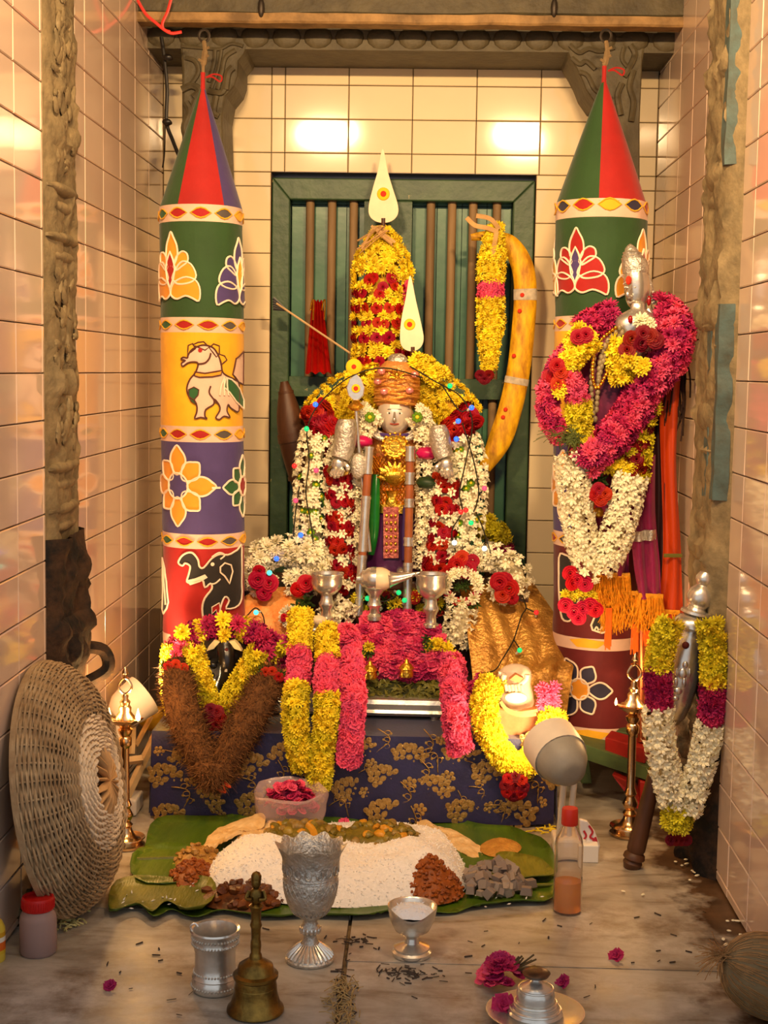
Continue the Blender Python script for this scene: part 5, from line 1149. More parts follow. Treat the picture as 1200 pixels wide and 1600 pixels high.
# ---------------------------------------------------------------- white stone figure on orange block
WY = 2.74
root = thing('stone_figure', at(810, 1160, WY), 'small white stone seated figure on a sandal-paste block, ringed by a yellow garland', 'statue')
wst = M('white_stone', (232, 206, 178), rough=.4, var=.14, vscale=30, bump=.25, bscale=70)
sand = M('sandal_block', (226, 150, 92), rough=.6, col2=(206, 122, 70), vscale=26, bump=.2)
MB().prism([at(x, y, WY - .03) for x, y in ((770, 1106), (858, 1108), (852, 1160), (776, 1160))], (0, .09, 0)).build('sandal_block', sand, root, smooth=False, bevel=.006)
ell_lathe([(806, 26, 1108), (807, 29, 1096), (806, 28, 1082), (805, 25, 1068), (805, 26, 1056), (806, 25, 1048), (806, 19, 1042), (806, 8, 1038)], WY - .005, .75, 24, fn=lambda a, py: 1 + .03 * math.sin(a * 5 + py * .4)).build('torso', wst, root)
MB().tube(smooth_path(px_path([(788, 1054), (786, 1066), (797, 1074), (812, 1070), (822, 1062), (824, 1054)], WY - .055), 5), S(4.5, WY), 8).build('folded_arms', wst, root)
mb = MB()
for k in range(6): mb.tube(px_path([(790 + 5 * k, 1070 + k % 2, WY - .062), (792 + 5 * k, 1080 + k % 2, WY - .066)], WY), S(2.4, WY), 6)
mb.build('fingers', wst, root)
MB().tube(smooth_path(px_path([(786, 1058), (780, 1052), (790, 1056)], WY - .05), 4), S(4, WY), 7).build('thumb', wst, root)
MB().prism([at(x, y, WY - .058) for x, y in ((796, 1062), (806, 1054), (818, 1060), (810, 1068))], (0, .02, 0)).build('paste_mark', sand, root, smooth=False)
MB().ball(at(808, 1060, WY - .045), (S(10, WY), S(6, WY), S(5, WY)), 10, 6).build('dark_hollow', M('dark_slate_paste', (84, 70, 60), rough=.7), root)
MB().lathe([(S(18, WY), 0), (S(17, WY), .003), (S(3, WY), .004)], at(806, 1090, WY - .062), 16, Matrix.Rotation(PI / 2, 3, 'X'), (1, .5)).build('belly_boss', wst, root)
for pts in ([(784, 1100), (795, 1112), (815, 1118), (838, 1116)], [(782, 1096), (792, 1108), (812, 1114), (840, 1110)]): MB().tube(smooth_path(px_path(pts, WY - .07), 5), S(3, WY), 6, flat=.4).build('fibre_cord', fibre, root)
root = gar('yellow_loop_garland', (805, 1250), 2.63, 'bright yellow looped garland with pink ends and a red tip around the white figure')
strand(root, px_path([(768, 1068, 2.69), (757, 1095, 2.67), (760, 1130, GY), (775, 1165, GY), (795, 1190, GY), (816, 1196, GY), (838, 1178, GY), (856, 1148, 2.65), (864, 1118, 2.67)], GY), S(19, GY), bands((1, 'yellow_chrysanthemum')), S(10.5, GY), 8, S(12, GY), 330, CY)
for k in range(9): bloom('pink_chrysanthemum', root, at(856 + R.uniform(-12, 10), 1086 + R.uniform(-12, 16), 2.665), FRONT + Vector((R.gauss(0, .4), 0, R.gauss(0, .4))), S(14, 2.66))
strand(root, px_path([(772, 1072, 2.70), (752, 1066, 2.71), (738, 1086, 2.70)], 2.7), S(10, 2.7), bands((.3, 'lemon_chrysanthemum'), (1, 'magenta_chrysanthemum')), S(11, 2.7), 6, S(11, 2.7), 330, CP)
for k in range(12): a = k * .8; rr_ = 0 if k == 0 else 13; bloom('red_rose' if k % 2 else 'maroon_rose', root, at(804 + rr_ * math.cos(a), 1228 + rr_ * 1.1 * math.sin(a), 2.625), FRONT + Vector((.4 * math.cos(a), 0, -.4 * math.sin(a))), S(11, 2.62))
# ================================================================== processional idol by the right wall
QY = 2.78
q_ = lambda x, y, d=0: at(x, y, QY + d)
root = thing('processional_idol', q_(1003, 1160), 'silver crowned idol on a pole in garlands and fringed magenta silk', 'statue')
# bust
MB().tube([q_(1003, 1158), q_(1003, 900)], S(7, QY), 10).build('copper_pole', M('copper_rod', (196, 112, 70), rough=.3, metal=.9), root)
ell_lathe([(995, 20, 560), (994, 28, 530), (993, 33, 512), (994, 32, 498), (996, 22, 489), (997, 12, 483), (997, 11, 474)], QY - .02, .6).build('bust', silver, root)
hd = ell_lathe([(992, 5, 482), (994, 12, 478), (995, 17, 470), (995, 19, 458), (995, 20, 446), (994, 20, 434), (993, 18, 424)], QY - .004, .95, 22).build('head', silver, root)
MB().tube(smooth_path([q_(985, 448, -.026), q_(981, 458, -.032), q_(982, 463, -.031), q_(986, 464, -.026)], 4), [S(2.4, QY)] * 4 + [S(3, QY)] * 6 + [S(2.4, QY)] * 3, 7).build('nose', silver, hd)
for x in (979, 993):
    MB().ball(q_(x, 449, -.024), (S(4, QY), S(2.5, QY), S(2.2, QY)), 9, 6).build('eye', silver_r, hd); MB().tube(smooth_path([q_(x - 5, 444, -.023), q_(x, 441, -.026), q_(x + 5, 444, -.023)], 3), S(1, QY), 5).build('eyebrow', silver_r, hd)
MB().tube(smooth_path([q_(980, 471, -.022), q_(985, 473, -.025), q_(991, 471, -.022)], 3), S(1.9, QY), 6).build('mouth', silver, hd)
MB().ball(q_(982, 438, -.026), (S(4.5, QY), .003, S(7, QY)), 9, 6).build('kumkum_mark', km, hd)
MB().ball(q_(1013, 458, 0), (S(6, QY), S(7, QY), S(14, QY)), 10, 8).build('ear', silver, hd); MB().ball(q_(1014, 470, -.01), (S(3.5, QY), S(3, QY), S(8, QY)), 8, 6).build('red_earring', M('garnet', (150, 20, 24), rough=.2), hd)
MB().ball(q_(985, 499, -.05), (S(4, QY), .004, S(6, QY)), 8, 6).build('garnet_drop', M('garnet', (150, 20, 24)), root)
ell_lathe([(993, 20, 428), (993, 21, 420), (992, 20, 410), (990, 19, 404), (989, 16, 403), (989, 17, 400), (988, 14, 398), (988, 15, 395), (987, 11, 393), (986, 9, 388), (985, 4, 383), (985, 1, 381)], QY - .002, .95, 20).build('crown', silver_r, root)
mb = MB(); mb.tube(smooth_path([q_(1002, 408, .01), q_(1010, 430, .012), q_(1018, 455, .014), q_(1022, 475, .014)], 5), S(5, QY), 8, flat=.5); mb.build('crown_side_plate', silver_r, root)
for k in range(5): MB().tube([q_(1006 + k * 1.2 + 8 * math.cos(a), 489 + k * 4 + 3 * math.sin(a), -.012) for a in [2 * PI * j / 12 for j in range(12)]], S(2, QY), 6, closed=True).build('armlet', silver, root)
MB().tube(smooth_path([q_(1012, 484, -.005), q_(1018, 500, -.01), q_(1012, 516, -.02)], 4), S(8, QY), 9).build('upper_arm', silver, root)
# body under garlands and robe
ell_lathe([(950, 62, 720), (955, 70, 640), (965, 72, 580), (980, 55, 530), (992, 26, 505)], QY + .015, .42, 26).build('robe_body', M('wine_silk', (110, 18, 62), rough=.45, var=.2, vscale=20), root)
def hang(nm, left, right, mat, folds, amp, ncol=24, d0=0, seed=0):
    a = smooth_path([q_(*p) for p in left], 6); b = smooth_path([q_(*p) for p in right], 6); n = min(len(a), len(b)); rows = []
    for i in range(n):
        rows.append([a[i].lerp(b[i], j / ncol) + Vector((0, d0 - amp * math.sin(j / ncol * folds * 2 * PI + seed + .1 * i) - amp * .5 * noise.noise(Vector((j * .3, i * .2, seed))), 0)) for j in range(ncol + 1)])
    return MB().sheet(rows, .0016).build(nm, mat, root, angle=1.2)
magsilk = M('magenta_silk', (150, 16, 78), rough=.38, col2=(92, 10, 56), vscale=14, spread=.9, bump=.3, bscale=40, sheen=.2)
orsilk = M('orange_silk', (206, 70, 10), rough=.45, col2=(150, 44, 8), vscale=8, stretch=(1, 1, .1), spread=.8, bump=.3)
hang('orange_drape', [(1028, 600), (1032, 720), (1036, 860), (1028, 965)], [(1062, 590), (1056, 720), (1064, 860), (1068, 968)], orsilk, 1.2, .006, 18, .0, 2)
hang('magenta_robe', [(905, 735), (905, 800), (918, 850), (925, 896)], [(986, 720), (984, 800), (984, 850), (982, 900)], magsilk, 2.5, .008, 22, -.004, 1)
hang('orange_front_fold', [(914, 750), (918, 800), (922, 850)], [(926, 748), (929, 800), (928, 860)], orsilk, 1, .004, 6, -.014, 0)
hang('magenta_pallu', [(988, 730), (984, 800), (990, 880), (1000, 935)], [(1022, 710), (1022, 800), (1030, 880), (1032, 930)], magsilk, 2, .006, 16, -.012, 4)
hang('silver_zari_band', [(986, 829), (987, 838), (988, 845)], [(1022, 826), (1023, 834), (1023, 842)], silver_r, 2, .006, 16, -.0165, 4)
hang('dark_underskirt', [(1018, 640), (1022, 760), (1022, 900)], [(1036, 620), (1040, 760), (1036, 920)], M('dark_maroon_silk', (44, 12, 14), rough=.6), 1, .004, 8, .01, 1)
MB().tube([q_(1037, 868, -.012), q_(1066, 868, -.012)], S(3.4, QY), 6, flat=.3).build('green_border', M('green_zari', (96, 92, 26), rough=.5), root)
zari = M('gold_fringe_thread', (232, 158, 36), rough=.4, metal=.35, var=.35, vscale=120)
for nm, x0, x1, y0, y1, n_, dd in (('gold_fringe', 926, 984, 897, 950, 150, -.006), ('gold_fringe', 998, 1036, 930, 985, 130, -.012), ('gold_fringe', 942, 1000, 925, 985, 120, 0), ('gold_fringe', 1024, 1062, 955, 990, 60, -.004)):
    mb = MB()
    for k in range(n_):
        x = R.uniform(x0, x1); p = q_(x, y0 + R.uniform(-3, 3), dd + R.uniform(-.006, .004)); ln = S((y1 - y0) * R.uniform(.75, 1.1), QY); sw = R.gauss(0, .011)
        mb.tube([p, p + Vector((sw * .3, R.gauss(0, .003), -ln * .5)), p + Vector((sw, R.gauss(0, .004), -ln))], [.0013, .0013, .0007], 4)
    o = mb.build(nm, zari, root, smooth=False); o['kind'] = 'stuff'
    MB().tube([q_(x0, y0, dd - .004), q_(x1, y0 + 2, dd - .004)], S(4, QY), 6, flat=.5).build('fringe_heading', zari, root)
for x, y0, y1 in ((952, 950, 1018), (992, 975, 1025), (1010, 985, 1010)):
    mb = MB()
    for k in range(22): p = q_(x + R.uniform(-5, 5), y0, -.01); mb.tube([p, p + Vector((R.gauss(0, .002), 0, -S(y1 - y0, QY) * R.uniform(.8, 1)))], .0012, 4)
    o = mb.build('orange_tassel', M('orange_tassel_thread', (226, 96, 16), rough=.6), root, smooth=False)
mb = MB()
for k in range(60):
    x = R.uniform(1040, 1072); p = q_(x, R.uniform(520, 580), .012 + R.uniform(-.01, .01)); e = p + Vector((R.gauss(0, .008), R.gauss(0, .008), -S(R.uniform(60, 120), QY)))
    mb.tube(smooth_path([p, p.lerp(e, .5) + Vector((R.gauss(0, .008), 0, 0)), e], 4), .0018, 4)
o = mb.build('black_tassels', M('dark_tassel', (46, 28, 20), rough=.6), root); o['kind'] = 'stuff'
# beads
mb = MB()
for p in resample(smooth_path([q_(*p, -.055) for p in ((962, 512), (940, 530), (928, 556), (926, 588), (931, 606), (938, 602), (950, 578), (958, 555), (966, 538))], 8), S(5.4, QY)): mb.ball(p, S(3, QY), 8, 6)
mb.build('gold_bead_chain', gold, root)
mb = MB()
for path in (((968, 512), (948, 535), (938, 565), (935, 600), (932, 640)), ((972, 520), (958, 540), (944, 560), (936, 590)), ((928, 560), (924, 600), (926, 640), (930, 655))):
    for p in resample(smooth_path([q_(*p, -.05) for p in path], 8), S(9, QY)): mb.ball(p, (S(4, QY), S(4, QY), S(5.5, QY)), 8, 6)
mb.build('grey_seed_chain', M('grey_seed', (150, 134, 100), rough=.4, var=.3), root)
MB().lathe([(.002, -S(9, QY)), (S(8, QY), -S(6, QY)), (S(8.5, QY), S(2, QY)), (S(4, QY), S(7, QY))], q_(935, 800, -.03), 14).build('gold_pendant', gold, root)
# its garlands
GQ = QY - .045
root = gar('magenta_garland', (915, 720), GQ, 'heavy magenta chrysanthemum garland crossing the silver processional idol')
strand(root, px_path([(1026, 486, QY), (1044, 492, QY), (1056, 520, GQ), (1046, 562, GQ), (1012, 600, GQ), (990, 640, GQ), (962, 680, GQ - .015), (930, 708, GQ - .02), (915, 722, GQ - .02)], GQ), lambda t: S(29 - 6 * abs(t - .4), GQ), bands((1, ('magenta_chrysanthemum', 'magenta_chrysanthemum', 'pink_chrysanthemum'))), S(12.5, GQ), 9, S(14, GQ), 300, CP)
strand(root, px_path([(956, 492), (936, 502), (908, 515)], QY), S(20, QY), bands((1, 'magenta_chrysanthemum')), S(13, QY), 7, S(14, QY), 300, CP)
root = gar('mixed_garland', (872, 672), GQ, 'pink, yellow and red garland on the idol shoulder nearer the yellow stick')
strand(root, px_path([(912, 520), (886, 555), (864, 590), (856, 625), (860, 655), (876, 680)], GQ), S(15, GQ), lambda t, an, c: 'yellow_chrysanthemum' if t < .18 else 'red_rose' if .38 < t < .47 and an < .5 else R.choice(('magenta_chrysanthemum', 'pink_chrysanthemum', 'pink_oleander')), S(12, GQ), 7, S(13, GQ), 300, CP)
strand(root, px_path([(925, 530), (900, 552), (885, 575), (893, 600), (903, 625), (905, 655), (908, 685), (925, 700)], GQ - .012), S(16, GQ), bands((.3, 'yellow_chrysanthemum'), (.34, 'lemon_chrysanthemum'), (.62, 'pink_chrysanthemum'), (1, 'lemon_chrysanthemum')), S(12, GQ), 7, S(13, GQ), 300, CY)
for x, y in ((903, 527), (915, 524), (870, 572), (876, 582), (872, 600)): bloom('red_rose', root, at(x, y, GQ - .03), FRONT, S(13, GQ))
for k in range(3): bloom('yellow_chrysanthemum', root, at(874, 604 + k * 4, GQ - .03), FRONT, S(13, GQ))
root = gar('yellow_red_garland', (985, 740), GQ, 'yellow garland banded with dark roses on the idol side facing the jamb')
strand(root, px_path([(972, 538), (968, 560), (972, 590)], GQ - .01), S(15, GQ), bands((1, 'yellow_chrysanthemum')), S(12, GQ), 6, S(14, GQ), 280, CY)
for x, y in ((985, 530), (1000, 536), (1016, 526), (1024, 532), (1005, 522), (980, 548)): bloom('maroon_rose', root, at(x, y, GQ - .04), FRONT + Vector((R.gauss(0, .2), 0, R.gauss(0, .2))), S(14, GQ))
for k in range(6): bloom('white_chrysanthemum', root, at(1012 + R.uniform(-14, 14), 508 + R.uniform(-8, 8), GQ - .03), FRONT + Vector((R.gauss(0, .3), 0, .3)), S(14, GQ))
for k in range(7): bloom('yellow_chrysanthemum', root, at(992 + R.uniform(-16, 16), 572 + R.uniform(-10, 8), GQ - .045), FRONT + Vector((R.gauss(0, .3), 0, R.gauss(0, .3))), S(14, GQ))
strand(root, px_path([(1003, 630), (992, 665), (988, 700), (985, 742)], GQ + .012), S(28, GQ), stripes('lemon_chrysanthemum', 'maroon_rose', 4, .42), S(13, GQ), 8, {'maroon_rose': S(13, GQ), '*': S(15, GQ)}, 270, CY, flat=.6)
strand(root, px_path([(930, 705), (940, 720), (962, 722), (975, 735)], GQ), S(13, GQ), bands((1, 'yellow_chrysanthemum')), S(12, GQ), 6, S(13, GQ), 280, CY)
for x, y in ((908, 715), (915, 722), (900, 710), (935, 765), (945, 772), (938, 780), (930, 772)): bloom('red_rose', root, at(x, y, GQ - .03), FRONT, S(12, GQ))
for k in range(4): bloom('green_leaf_sprig', root, at(938 + R.uniform(-8, 8), 748 + R.uniform(-8, 8), GQ), FRONT, S(12, GQ))
root = gar('tuberose_garland', (925, 905), GQ, 'thick white tuberose garland hanging in a V from the processional idol')
strand(root, px_path([(893, 712), (897, 760), (903, 810), (910, 850), (926, 885), (948, 868), (965, 830), (977, 785), (986, 748)], GQ - .012), S(21, GQ), bands((1, 'tuberose')), S(9.5, GQ), 9, S(12, GQ), 320, CW, droop=.3, inset=.85)
root = gar('rose_tassel', (905, 968), GQ, 'red rose and yellow tassel at the tip of the white V garland')
for x, y in ((890, 895), (902, 905), (915, 912), (893, 910), (884, 945), (897, 955), (910, 950), (922, 945), (904, 964), (930, 952)): bloom('cerise_rose', root, at(x, y, GQ - .02), FRONT + Vector((R.gauss(0, .2), 0, -.2)), S(13, GQ))
for k in range(7): bloom('yellow_chrysanthemum', root, at(884 + k * 7, 929 + R.uniform(-3, 3), GQ - .012), FRONT, S(10, GQ))
root = gar('grass_tuft', (885, 700), GQ, 'tuft of green grass tucked into the garland by the idol', 'grass')
mb = MB()
for k in range(120):
    p = at(890 + R.gauss(0, 9), 685 + R.gauss(0, 8), GQ - .035); d = Vector((R.gauss(-.4, 1), R.gauss(-.2, .4), R.gauss(-.1, .6))).normalized() * S(R.uniform(10, 24), GQ)
    mb.tube([p - d * .4, p + Vector((0, -.002, .002)), p + d * .6], [.0007, .0009, .0004], 4)
for k in range(14):
    p = at(872, 680, GQ - .03); e = p + Vector((-S(R.uniform(5, 40), GQ), R.gauss(0, .005), -S(R.uniform(-8, 32), GQ))); mb.tube(smooth_path([p, p.lerp(e, .6) + Vector((0, 0, .004)), e], 4), .0005, 4)
o = mb.build('grass_blades', M('fresh_grass', (86, 96, 40), rough=.6, var=.3, vscale=60), root); o['kind'] = 'stuff'
# ---------------------------------------------------------------- silver mace leaning at the jamb
MY = 2.42
A, B = at(1104, 892, 2.44), at(988, 1376, 2.455); B.z = .012
root = thing('silver_mace', B, 'silver-headed ceremonial mace with wooden handle leaning on the right wall jamb', 'mace')
ax = (B - A).normalized(); Lm = (B - A).length; rotm = Vector((0, 0, 1)).rotation_difference(-ax).to_matrix()
def along(prof, nm, mat, n=22, fn=None):   # (radius px, distance px from the top)
    return MB().lathe([(S(r, MY), -S(d, MY)) for r, d in prof], A, n, rotm, fn=fn).build(nm, mat, root, angle=.7)
along([(0, 0), (9, 2), (14, 10), (14, 16), (10, 23), (12, 26), (18, 32), (21, 42), (20, 52), (14, 60), (16, 64), (24, 66), (25, 70), (15, 74)], 'finial', silver)
along([(14, 72), (24, 76), (30, 84), (31, 92), (26, 96), (20, 98)], 'collar', silver)
head_o = along([(19, 96), (24, 112), (29, 140), (31, 175), (29, 215), (24, 240), (18, 246), (16, 252)], 'mace_head', silver, 18, lambda i, a, r, z: (r * (1 + .03 * math.cos(a * 8)), z))
for k in (-1, 0, 1): pass
mb = MB()
mid = A + ax * S(170, MY) + Vector((-.004, -S(30, MY), 0))
for dx, dz, rx_, rz_ in ((0, 20, 5, 6), (0, 6, 8, 9), (-7, -8, 4, 8), (6, -8, 4, 8), (0, -22, 8, 6), (-10, 8, 3, 7), (10, 8, 3, 7), (0, -34, 6, 4)): mb.ball(mid + Vector((S(dx + dz * .25, MY), 0, S(dz, MY))), (S(rx_, MY), .003, S(rz_, MY)), 8, 6)
mb.build('embossed_figure', silver, head_o)
MB().ball(A + ax * S(118, MY) + Vector((-.01, -S(26, MY), 0)), (S(6, MY), .004, S(6, MY)), 10, 6).build('vermilion_spot', M('dark_kumkum', (90, 22, 14)), head_o)
along([(11, 250), (11, 300), (13, 400), (15, 460), (15, 470), (13, 474), (17, 478), (18, 484), (14, 488), (16, 492), (13, 502), (7, 506)], 'handle', wood)
root = gar('mace_garland', (1062, 1300), 2.36, 'yellow, pink and white garland looped over the silver mace')
MGY = 2.385
strand(root, px_path([(1046, 975), (1034, 1010), (1028, 1050), (1030, 1090), (1028, 1130), (1034, 1180), (1046, 1230), (1060, 1285)], MGY), S(18, MGY), bands((.24, ('lemon_chrysanthemum', 'lemon_chrysanthemum', 'yellow_chrysanthemum')), (.40, ('magenta_oleander', 'magenta_chrysanthemum')), (.90, 'tuberose'), (1, 'lemon_chrysanthemum')), S(11.5, MGY), 8, {'tuberose': S(14, MGY), '*': S(14, MGY)}, 320, CW, droop=.2)
strand(root, px_path([(1108, 975), (1115, 1020), (1114, 1070), (1112, 1110), (1104, 1160), (1092, 1210), (1074, 1262)], MGY), S(16, MGY), bands((.34, ('lemon_chrysanthemum', 'lemon_chrysanthemum', 'yellow_chrysanthemum')), (.52, ('magenta_oleander', 'magenta_chrysanthemum')), (1, 'tuberose')), S(11.5, MGY), 8, {'tuberose': S(14, MGY), '*': S(14, MGY)}, 320, CW, droop=.2)
for k in range(9): bloom('lemon_chrysanthemum', root, at(1054 + R.uniform(-16, 18), 1288 + R.uniform(-8, 8), MGY - .01), FRONT, S(13, MGY))
for k in range(4): bloom('maroon_rose', root, at(1048 + k * 8, 1312, MGY + .01), FRONT, S(10, MGY))
# ---------------------------------------------------------------- painted stool behind the lamp
root = thing('painted_stool', ground(965, 1262), 'small green and red painted wooden stool behind the oil lamp with the round foot', 'stool')
sgn_ = M('stool_green', (78, 96, 56), rough=.55, var=.25, vscale=14, bump=.2); srd = M('stool_red', (150, 30, 22), rough=.5, var=.2)
SYQ = 2.72
def slabq(pts, d, nm, m): MB().prism([at(*p) for p in pts], d).build(nm, m, root, smooth=False, bevel=.003)
slabq([(900, 1158, 2.83), (1015, 1200, 2.72), (1018, 1222, 2.72), (900, 1182, 2.83)], (.02, .14, .0), 'seat_board', sgn_)
slabq([(945, 1152, 2.80), (1008, 1170, 2.74), (1008, 1194, 2.74), (945, 1176, 2.80)], (.02, .06, 0), 'red_block', srd)
slabq([(962, 1142, 2.86), (1015, 1150, 2.82), (1015, 1180, 2.82), (962, 1168, 2.86)], (.02, .05, 0), 'top_board', sgn_)
slabq([(955, 1210, 2.76), (985, 1222, 2.74), (1008, 1262, 2.74), (998, 1268, 2.74)], (.01, .03, 0), 'leg', srd)
slabq([(1000, 1220, 2.73), (1012, 1222, 2.73), (1012, 1300, 2.73), (1000, 1300, 2.73)], (0, .03, 0), 'leg', srd)
slabq([(905, 1180, 2.92), (920, 1184, 2.92), (925, 1225, 2.92), (908, 1225, 2.92)], (0, .03, 0), 'leg', sgn_)
slabq([(885, 1130, 2.95), (1000, 1134, 2.95), (1000, 1146, 2.95), (885, 1142, 2.95)], (0, .12, 0), 'plank_shelf', wood)
# ---------------------------------------------------------------- oil lamps
flame = M('oil_flame', (255, 200, 110), rough=.5, emit=(255, 190, 90), es=28)
bright = M('polished_brass', (216, 182, 138), rough=.2, metal=1, var=.12, vscale=40)
def oil_lamp(label, cx, yb, Y, k, fl_, tw):
    """k scales px, heights measured from the floor"""
    c = at(cx, yb, Y); c.z = 0.001; root = thing('oil_lamp', c, label, 'lamp', 'standing brass oil lamps')
    h = lambda d: S(d * k, Y)
    MB().lathe([(h(a), h(b)) for a, b in ((0, 0), (38, 0), (39, 5), (33, 10), (36, 14), (40, 17), (39, 19), (31, 15), (21, 20), (14, 32), (12, 40))], c, 32).build('base', bright, root, angle=.9)
    MB().lathe([(h(a), h(b)) for a, b in ((12, 38), (15, 44), (10, 50), (13, 56), (16, 64), (12, 72), (9, 78), (13, 84), (10, 92), (8.5, 96), (8, 200), (9, 204), (13, 208), (13, 222), (9, 226), (13, 232), (15, 240), (8, 244))], c, 22).build('stem', bright, root, angle=.9)
    bowl = MB().lathe([(h(a), h(b)) for a, b in ((8, 242), (14, 248), (27, 258), (30, 262), (27, 263), (22, 257), (8, 254))], c, 5 * 5, fn=lambda i, a, r, z: (r * (1 + (.30 * max(0, math.cos(2.5 * (a - tw) * 2)) ** 6 if i in (2, 3, 4) else 0)), z)).build('oil_bowl', bright, root, angle=.9)
    MB().lathe([(h(a), h(b)) for a, b in ((14, 256), (20, 262), (18, 268), (12, 276), (13, 284), (9, 290), (11, 296), (6, 302), (7, 308), (4, 312))], c, 20).build('finial_boss', bright, root, angle=.9)
    t = c + Vector((0, 0, h(312)))
    MB().tube(smooth_path([t, t + Vector((h(12), 0, h(10))), t + Vector((h(11), 0, h(22))), t + Vector((0, 0, h(33))), t + Vector((-h(11), 0, h(22))), t + Vector((-h(12), 0, h(10)))], 4, True), h(2.6), 7, closed=True).build('finial_loop', bright, root)
    MB().lathe([(h(9), h(33)), (h(3), h(36)), (h(7), h(42)), (h(5), h(48)), (0, h(56))], t, 12).build('finial_bud', bright, root)
    for dx, dz, s in fl_:
        p = c + Vector((h(dx), -h(10), h(262 + dz)))
        MB().tube([c + Vector((h(dx * .45), -h(8), h(261))), p], h(2), 6).build('wick', M('burnt_wick', (60, 40, 24), rough=.9), root)
        MB().lathe([(0, -h(3)), (h(4 * s), 0), (h(5.2 * s), h(6 * s)), (h(3.2 * s), h(13 * s)), (0, h(24 * s))], p, 12).build('flame', flame, root)
        l = bpy.data.lights.new('flame_light', 'POINT'); l.energy = 1.1 * s; l.color = (1, .55, .2); l.shadow_soft_size = .006
        lo = bpy.data.objects.new('flame_light', l); COL.objects.link(lo); lo.parent = root; lo.location = p + Vector((0, -.012, h(26 * s))) - c
    return root
ly = ground(196, 1322); oil_lamp('brass oil lamp burning two flames beside the woven basket', 196, 1322, ly.y, .80, ((-30, 0, 1.0), (28, 0, 1.0)), .3)
ly = ground(976, 1304); oil_lamp('brass oil lamp with small sparks in front of the painted stool', 983, 1304, ly.y, .80, ((-36, 4, .55), (24, -2, .5)), .9)
# ---------------------------------------------------------------- two flood lamps
wp = M('white_plastic', (226, 214, 196), rough=.45, var=.05); gp = M('grey_plastic', (150, 144, 132), rough=.5, var=.1)
hot = M('lamp_face', (255, 240, 215), emit=(255, 206, 140), es=9)
def flood(label, c, aim, rad, ln, split, power, spread_):
    root = thing('flood_lamp', (c[0], c[1], 0), label, 'lamp', 'small white flood lamps')
    d = (Vector(aim) - Vector(c)).normalized(); rt = Vector((0, 0, 1)).rotation_difference(d).to_matrix()
    pr = [(rad * .30, -ln), (rad * .55, -ln * .98), (rad * .86, -ln * .72), (rad * .97, -ln * .45), (rad, -ln * split)]
    MB().lathe([(0, -ln)] + pr, c, 28, rt).build('rear_shell', gp if split > .3 else wp, root, angle=.9)
    MB().lathe([(rad * 1.005, -ln * split), (rad * 1.03, -ln * split * .5), (rad * 1.03, 0), (rad * .96, 0), (rad * .92, -ln * .25)], c, 28, rt).build('front_hood', wp, root, angle=.9)
    MB().lathe([(0, -ln * .2), (rad * .93, -ln * .2)], c, 24, rt).build('lamp_face', hot, root)
    l = bpy.data.lights.new('flood_beam', 'SPOT'); l.energy = power; l.color = (1, .72, .40); l.spot_size = spread_; l.spot_blend = .7; l.shadow_soft_size = .02
    lo = bpy.data.objects.new('flood_beam', l); COL.objects.link(lo); lo.parent = root
    lo.location = Vector(c) + d * .004 - Vector((c[0], c[1], 0)); lo.rotation_mode = 'QUATERNION'; lo.rotation_quaternion = d.to_track_quat('-Z', 'Y')
    return root, d
fc = at(858, 1158, 2.52)
root, d = flood('white and grey flood lamp behind the oil bottle, tipped toward the white figure', fc, at(700, 930, 2.98), S(44, 2.5), S(88, 2.5), .52, 4.5, 2.3)
bk = fc - d * S(80, 2.5)
for dx in (-8, 8): MB().tube([bk + Vector((S(dx, 2.5), 0, 0)), Vector((bk.x + S(dx, 2.5), bk.y + .07, .03))], S(5, 2.5), 8).build('bracket_arm', wp, root)
MB().box((bk.x + .01, bk.y + .08, .019), (.06, .06, .034)).build('base', wp, root, smooth=False, bevel=.005)
fc = at(226, 1085, 2.73)
root, d = flood('white flood lamp behind the two-flame oil lamp, aimed across the altar', fc, at(640, 770, 3.06), S(34, 2.73), S(60, 2.73), .2, 13, 1.75)
bk = fc - d * S(50, 2.73)
MB().tube([bk, Vector((bk.x, bk.y, .03))], S(6, 2.73), 8).build('bracket_arm', wp, root)
MB().box((bk.x, bk.y, .018), (.08, .07, .032)).build('base', wp, root, smooth=False, bevel=.004)
# pale wooden frame lying behind the basket-side lamp
root = thing('timber_trestle', ground(205, 1240), 'pale timber trestle leaning low between the wall and the table', 'trestle')
for p, q, r in (((198, 1245, 2.68), (246, 1142, 2.78), 7), ((206, 1178, 2.72), (208, 1130, 2.74), 5), ((190, 1190, 2.70), (222, 1186, 2.72), 7), ((212, 1165, 2.74), (236, 1120, 2.8), 4)): MB().tube([at(*p), at(*q)], S(r, 2.7), 4).build('rail', wood_l, root, smooth=False)
root = thing('yellow_pouch', at(240, 1140, 2.84), 'crumpled yellow pouch beside the white flood lamp', 'pouch')
MB().ball(at(240, 1122, 2.86), (S(26, 2.86), S(14, 2.86), S(20, 2.86)), 16, 12, fn=lambda d: 1 + .2 * noise.noise(d * 2.2)).build('pouch_body', M('mustard_plastic', (182, 136, 22), rough=.3, var=.25), root)
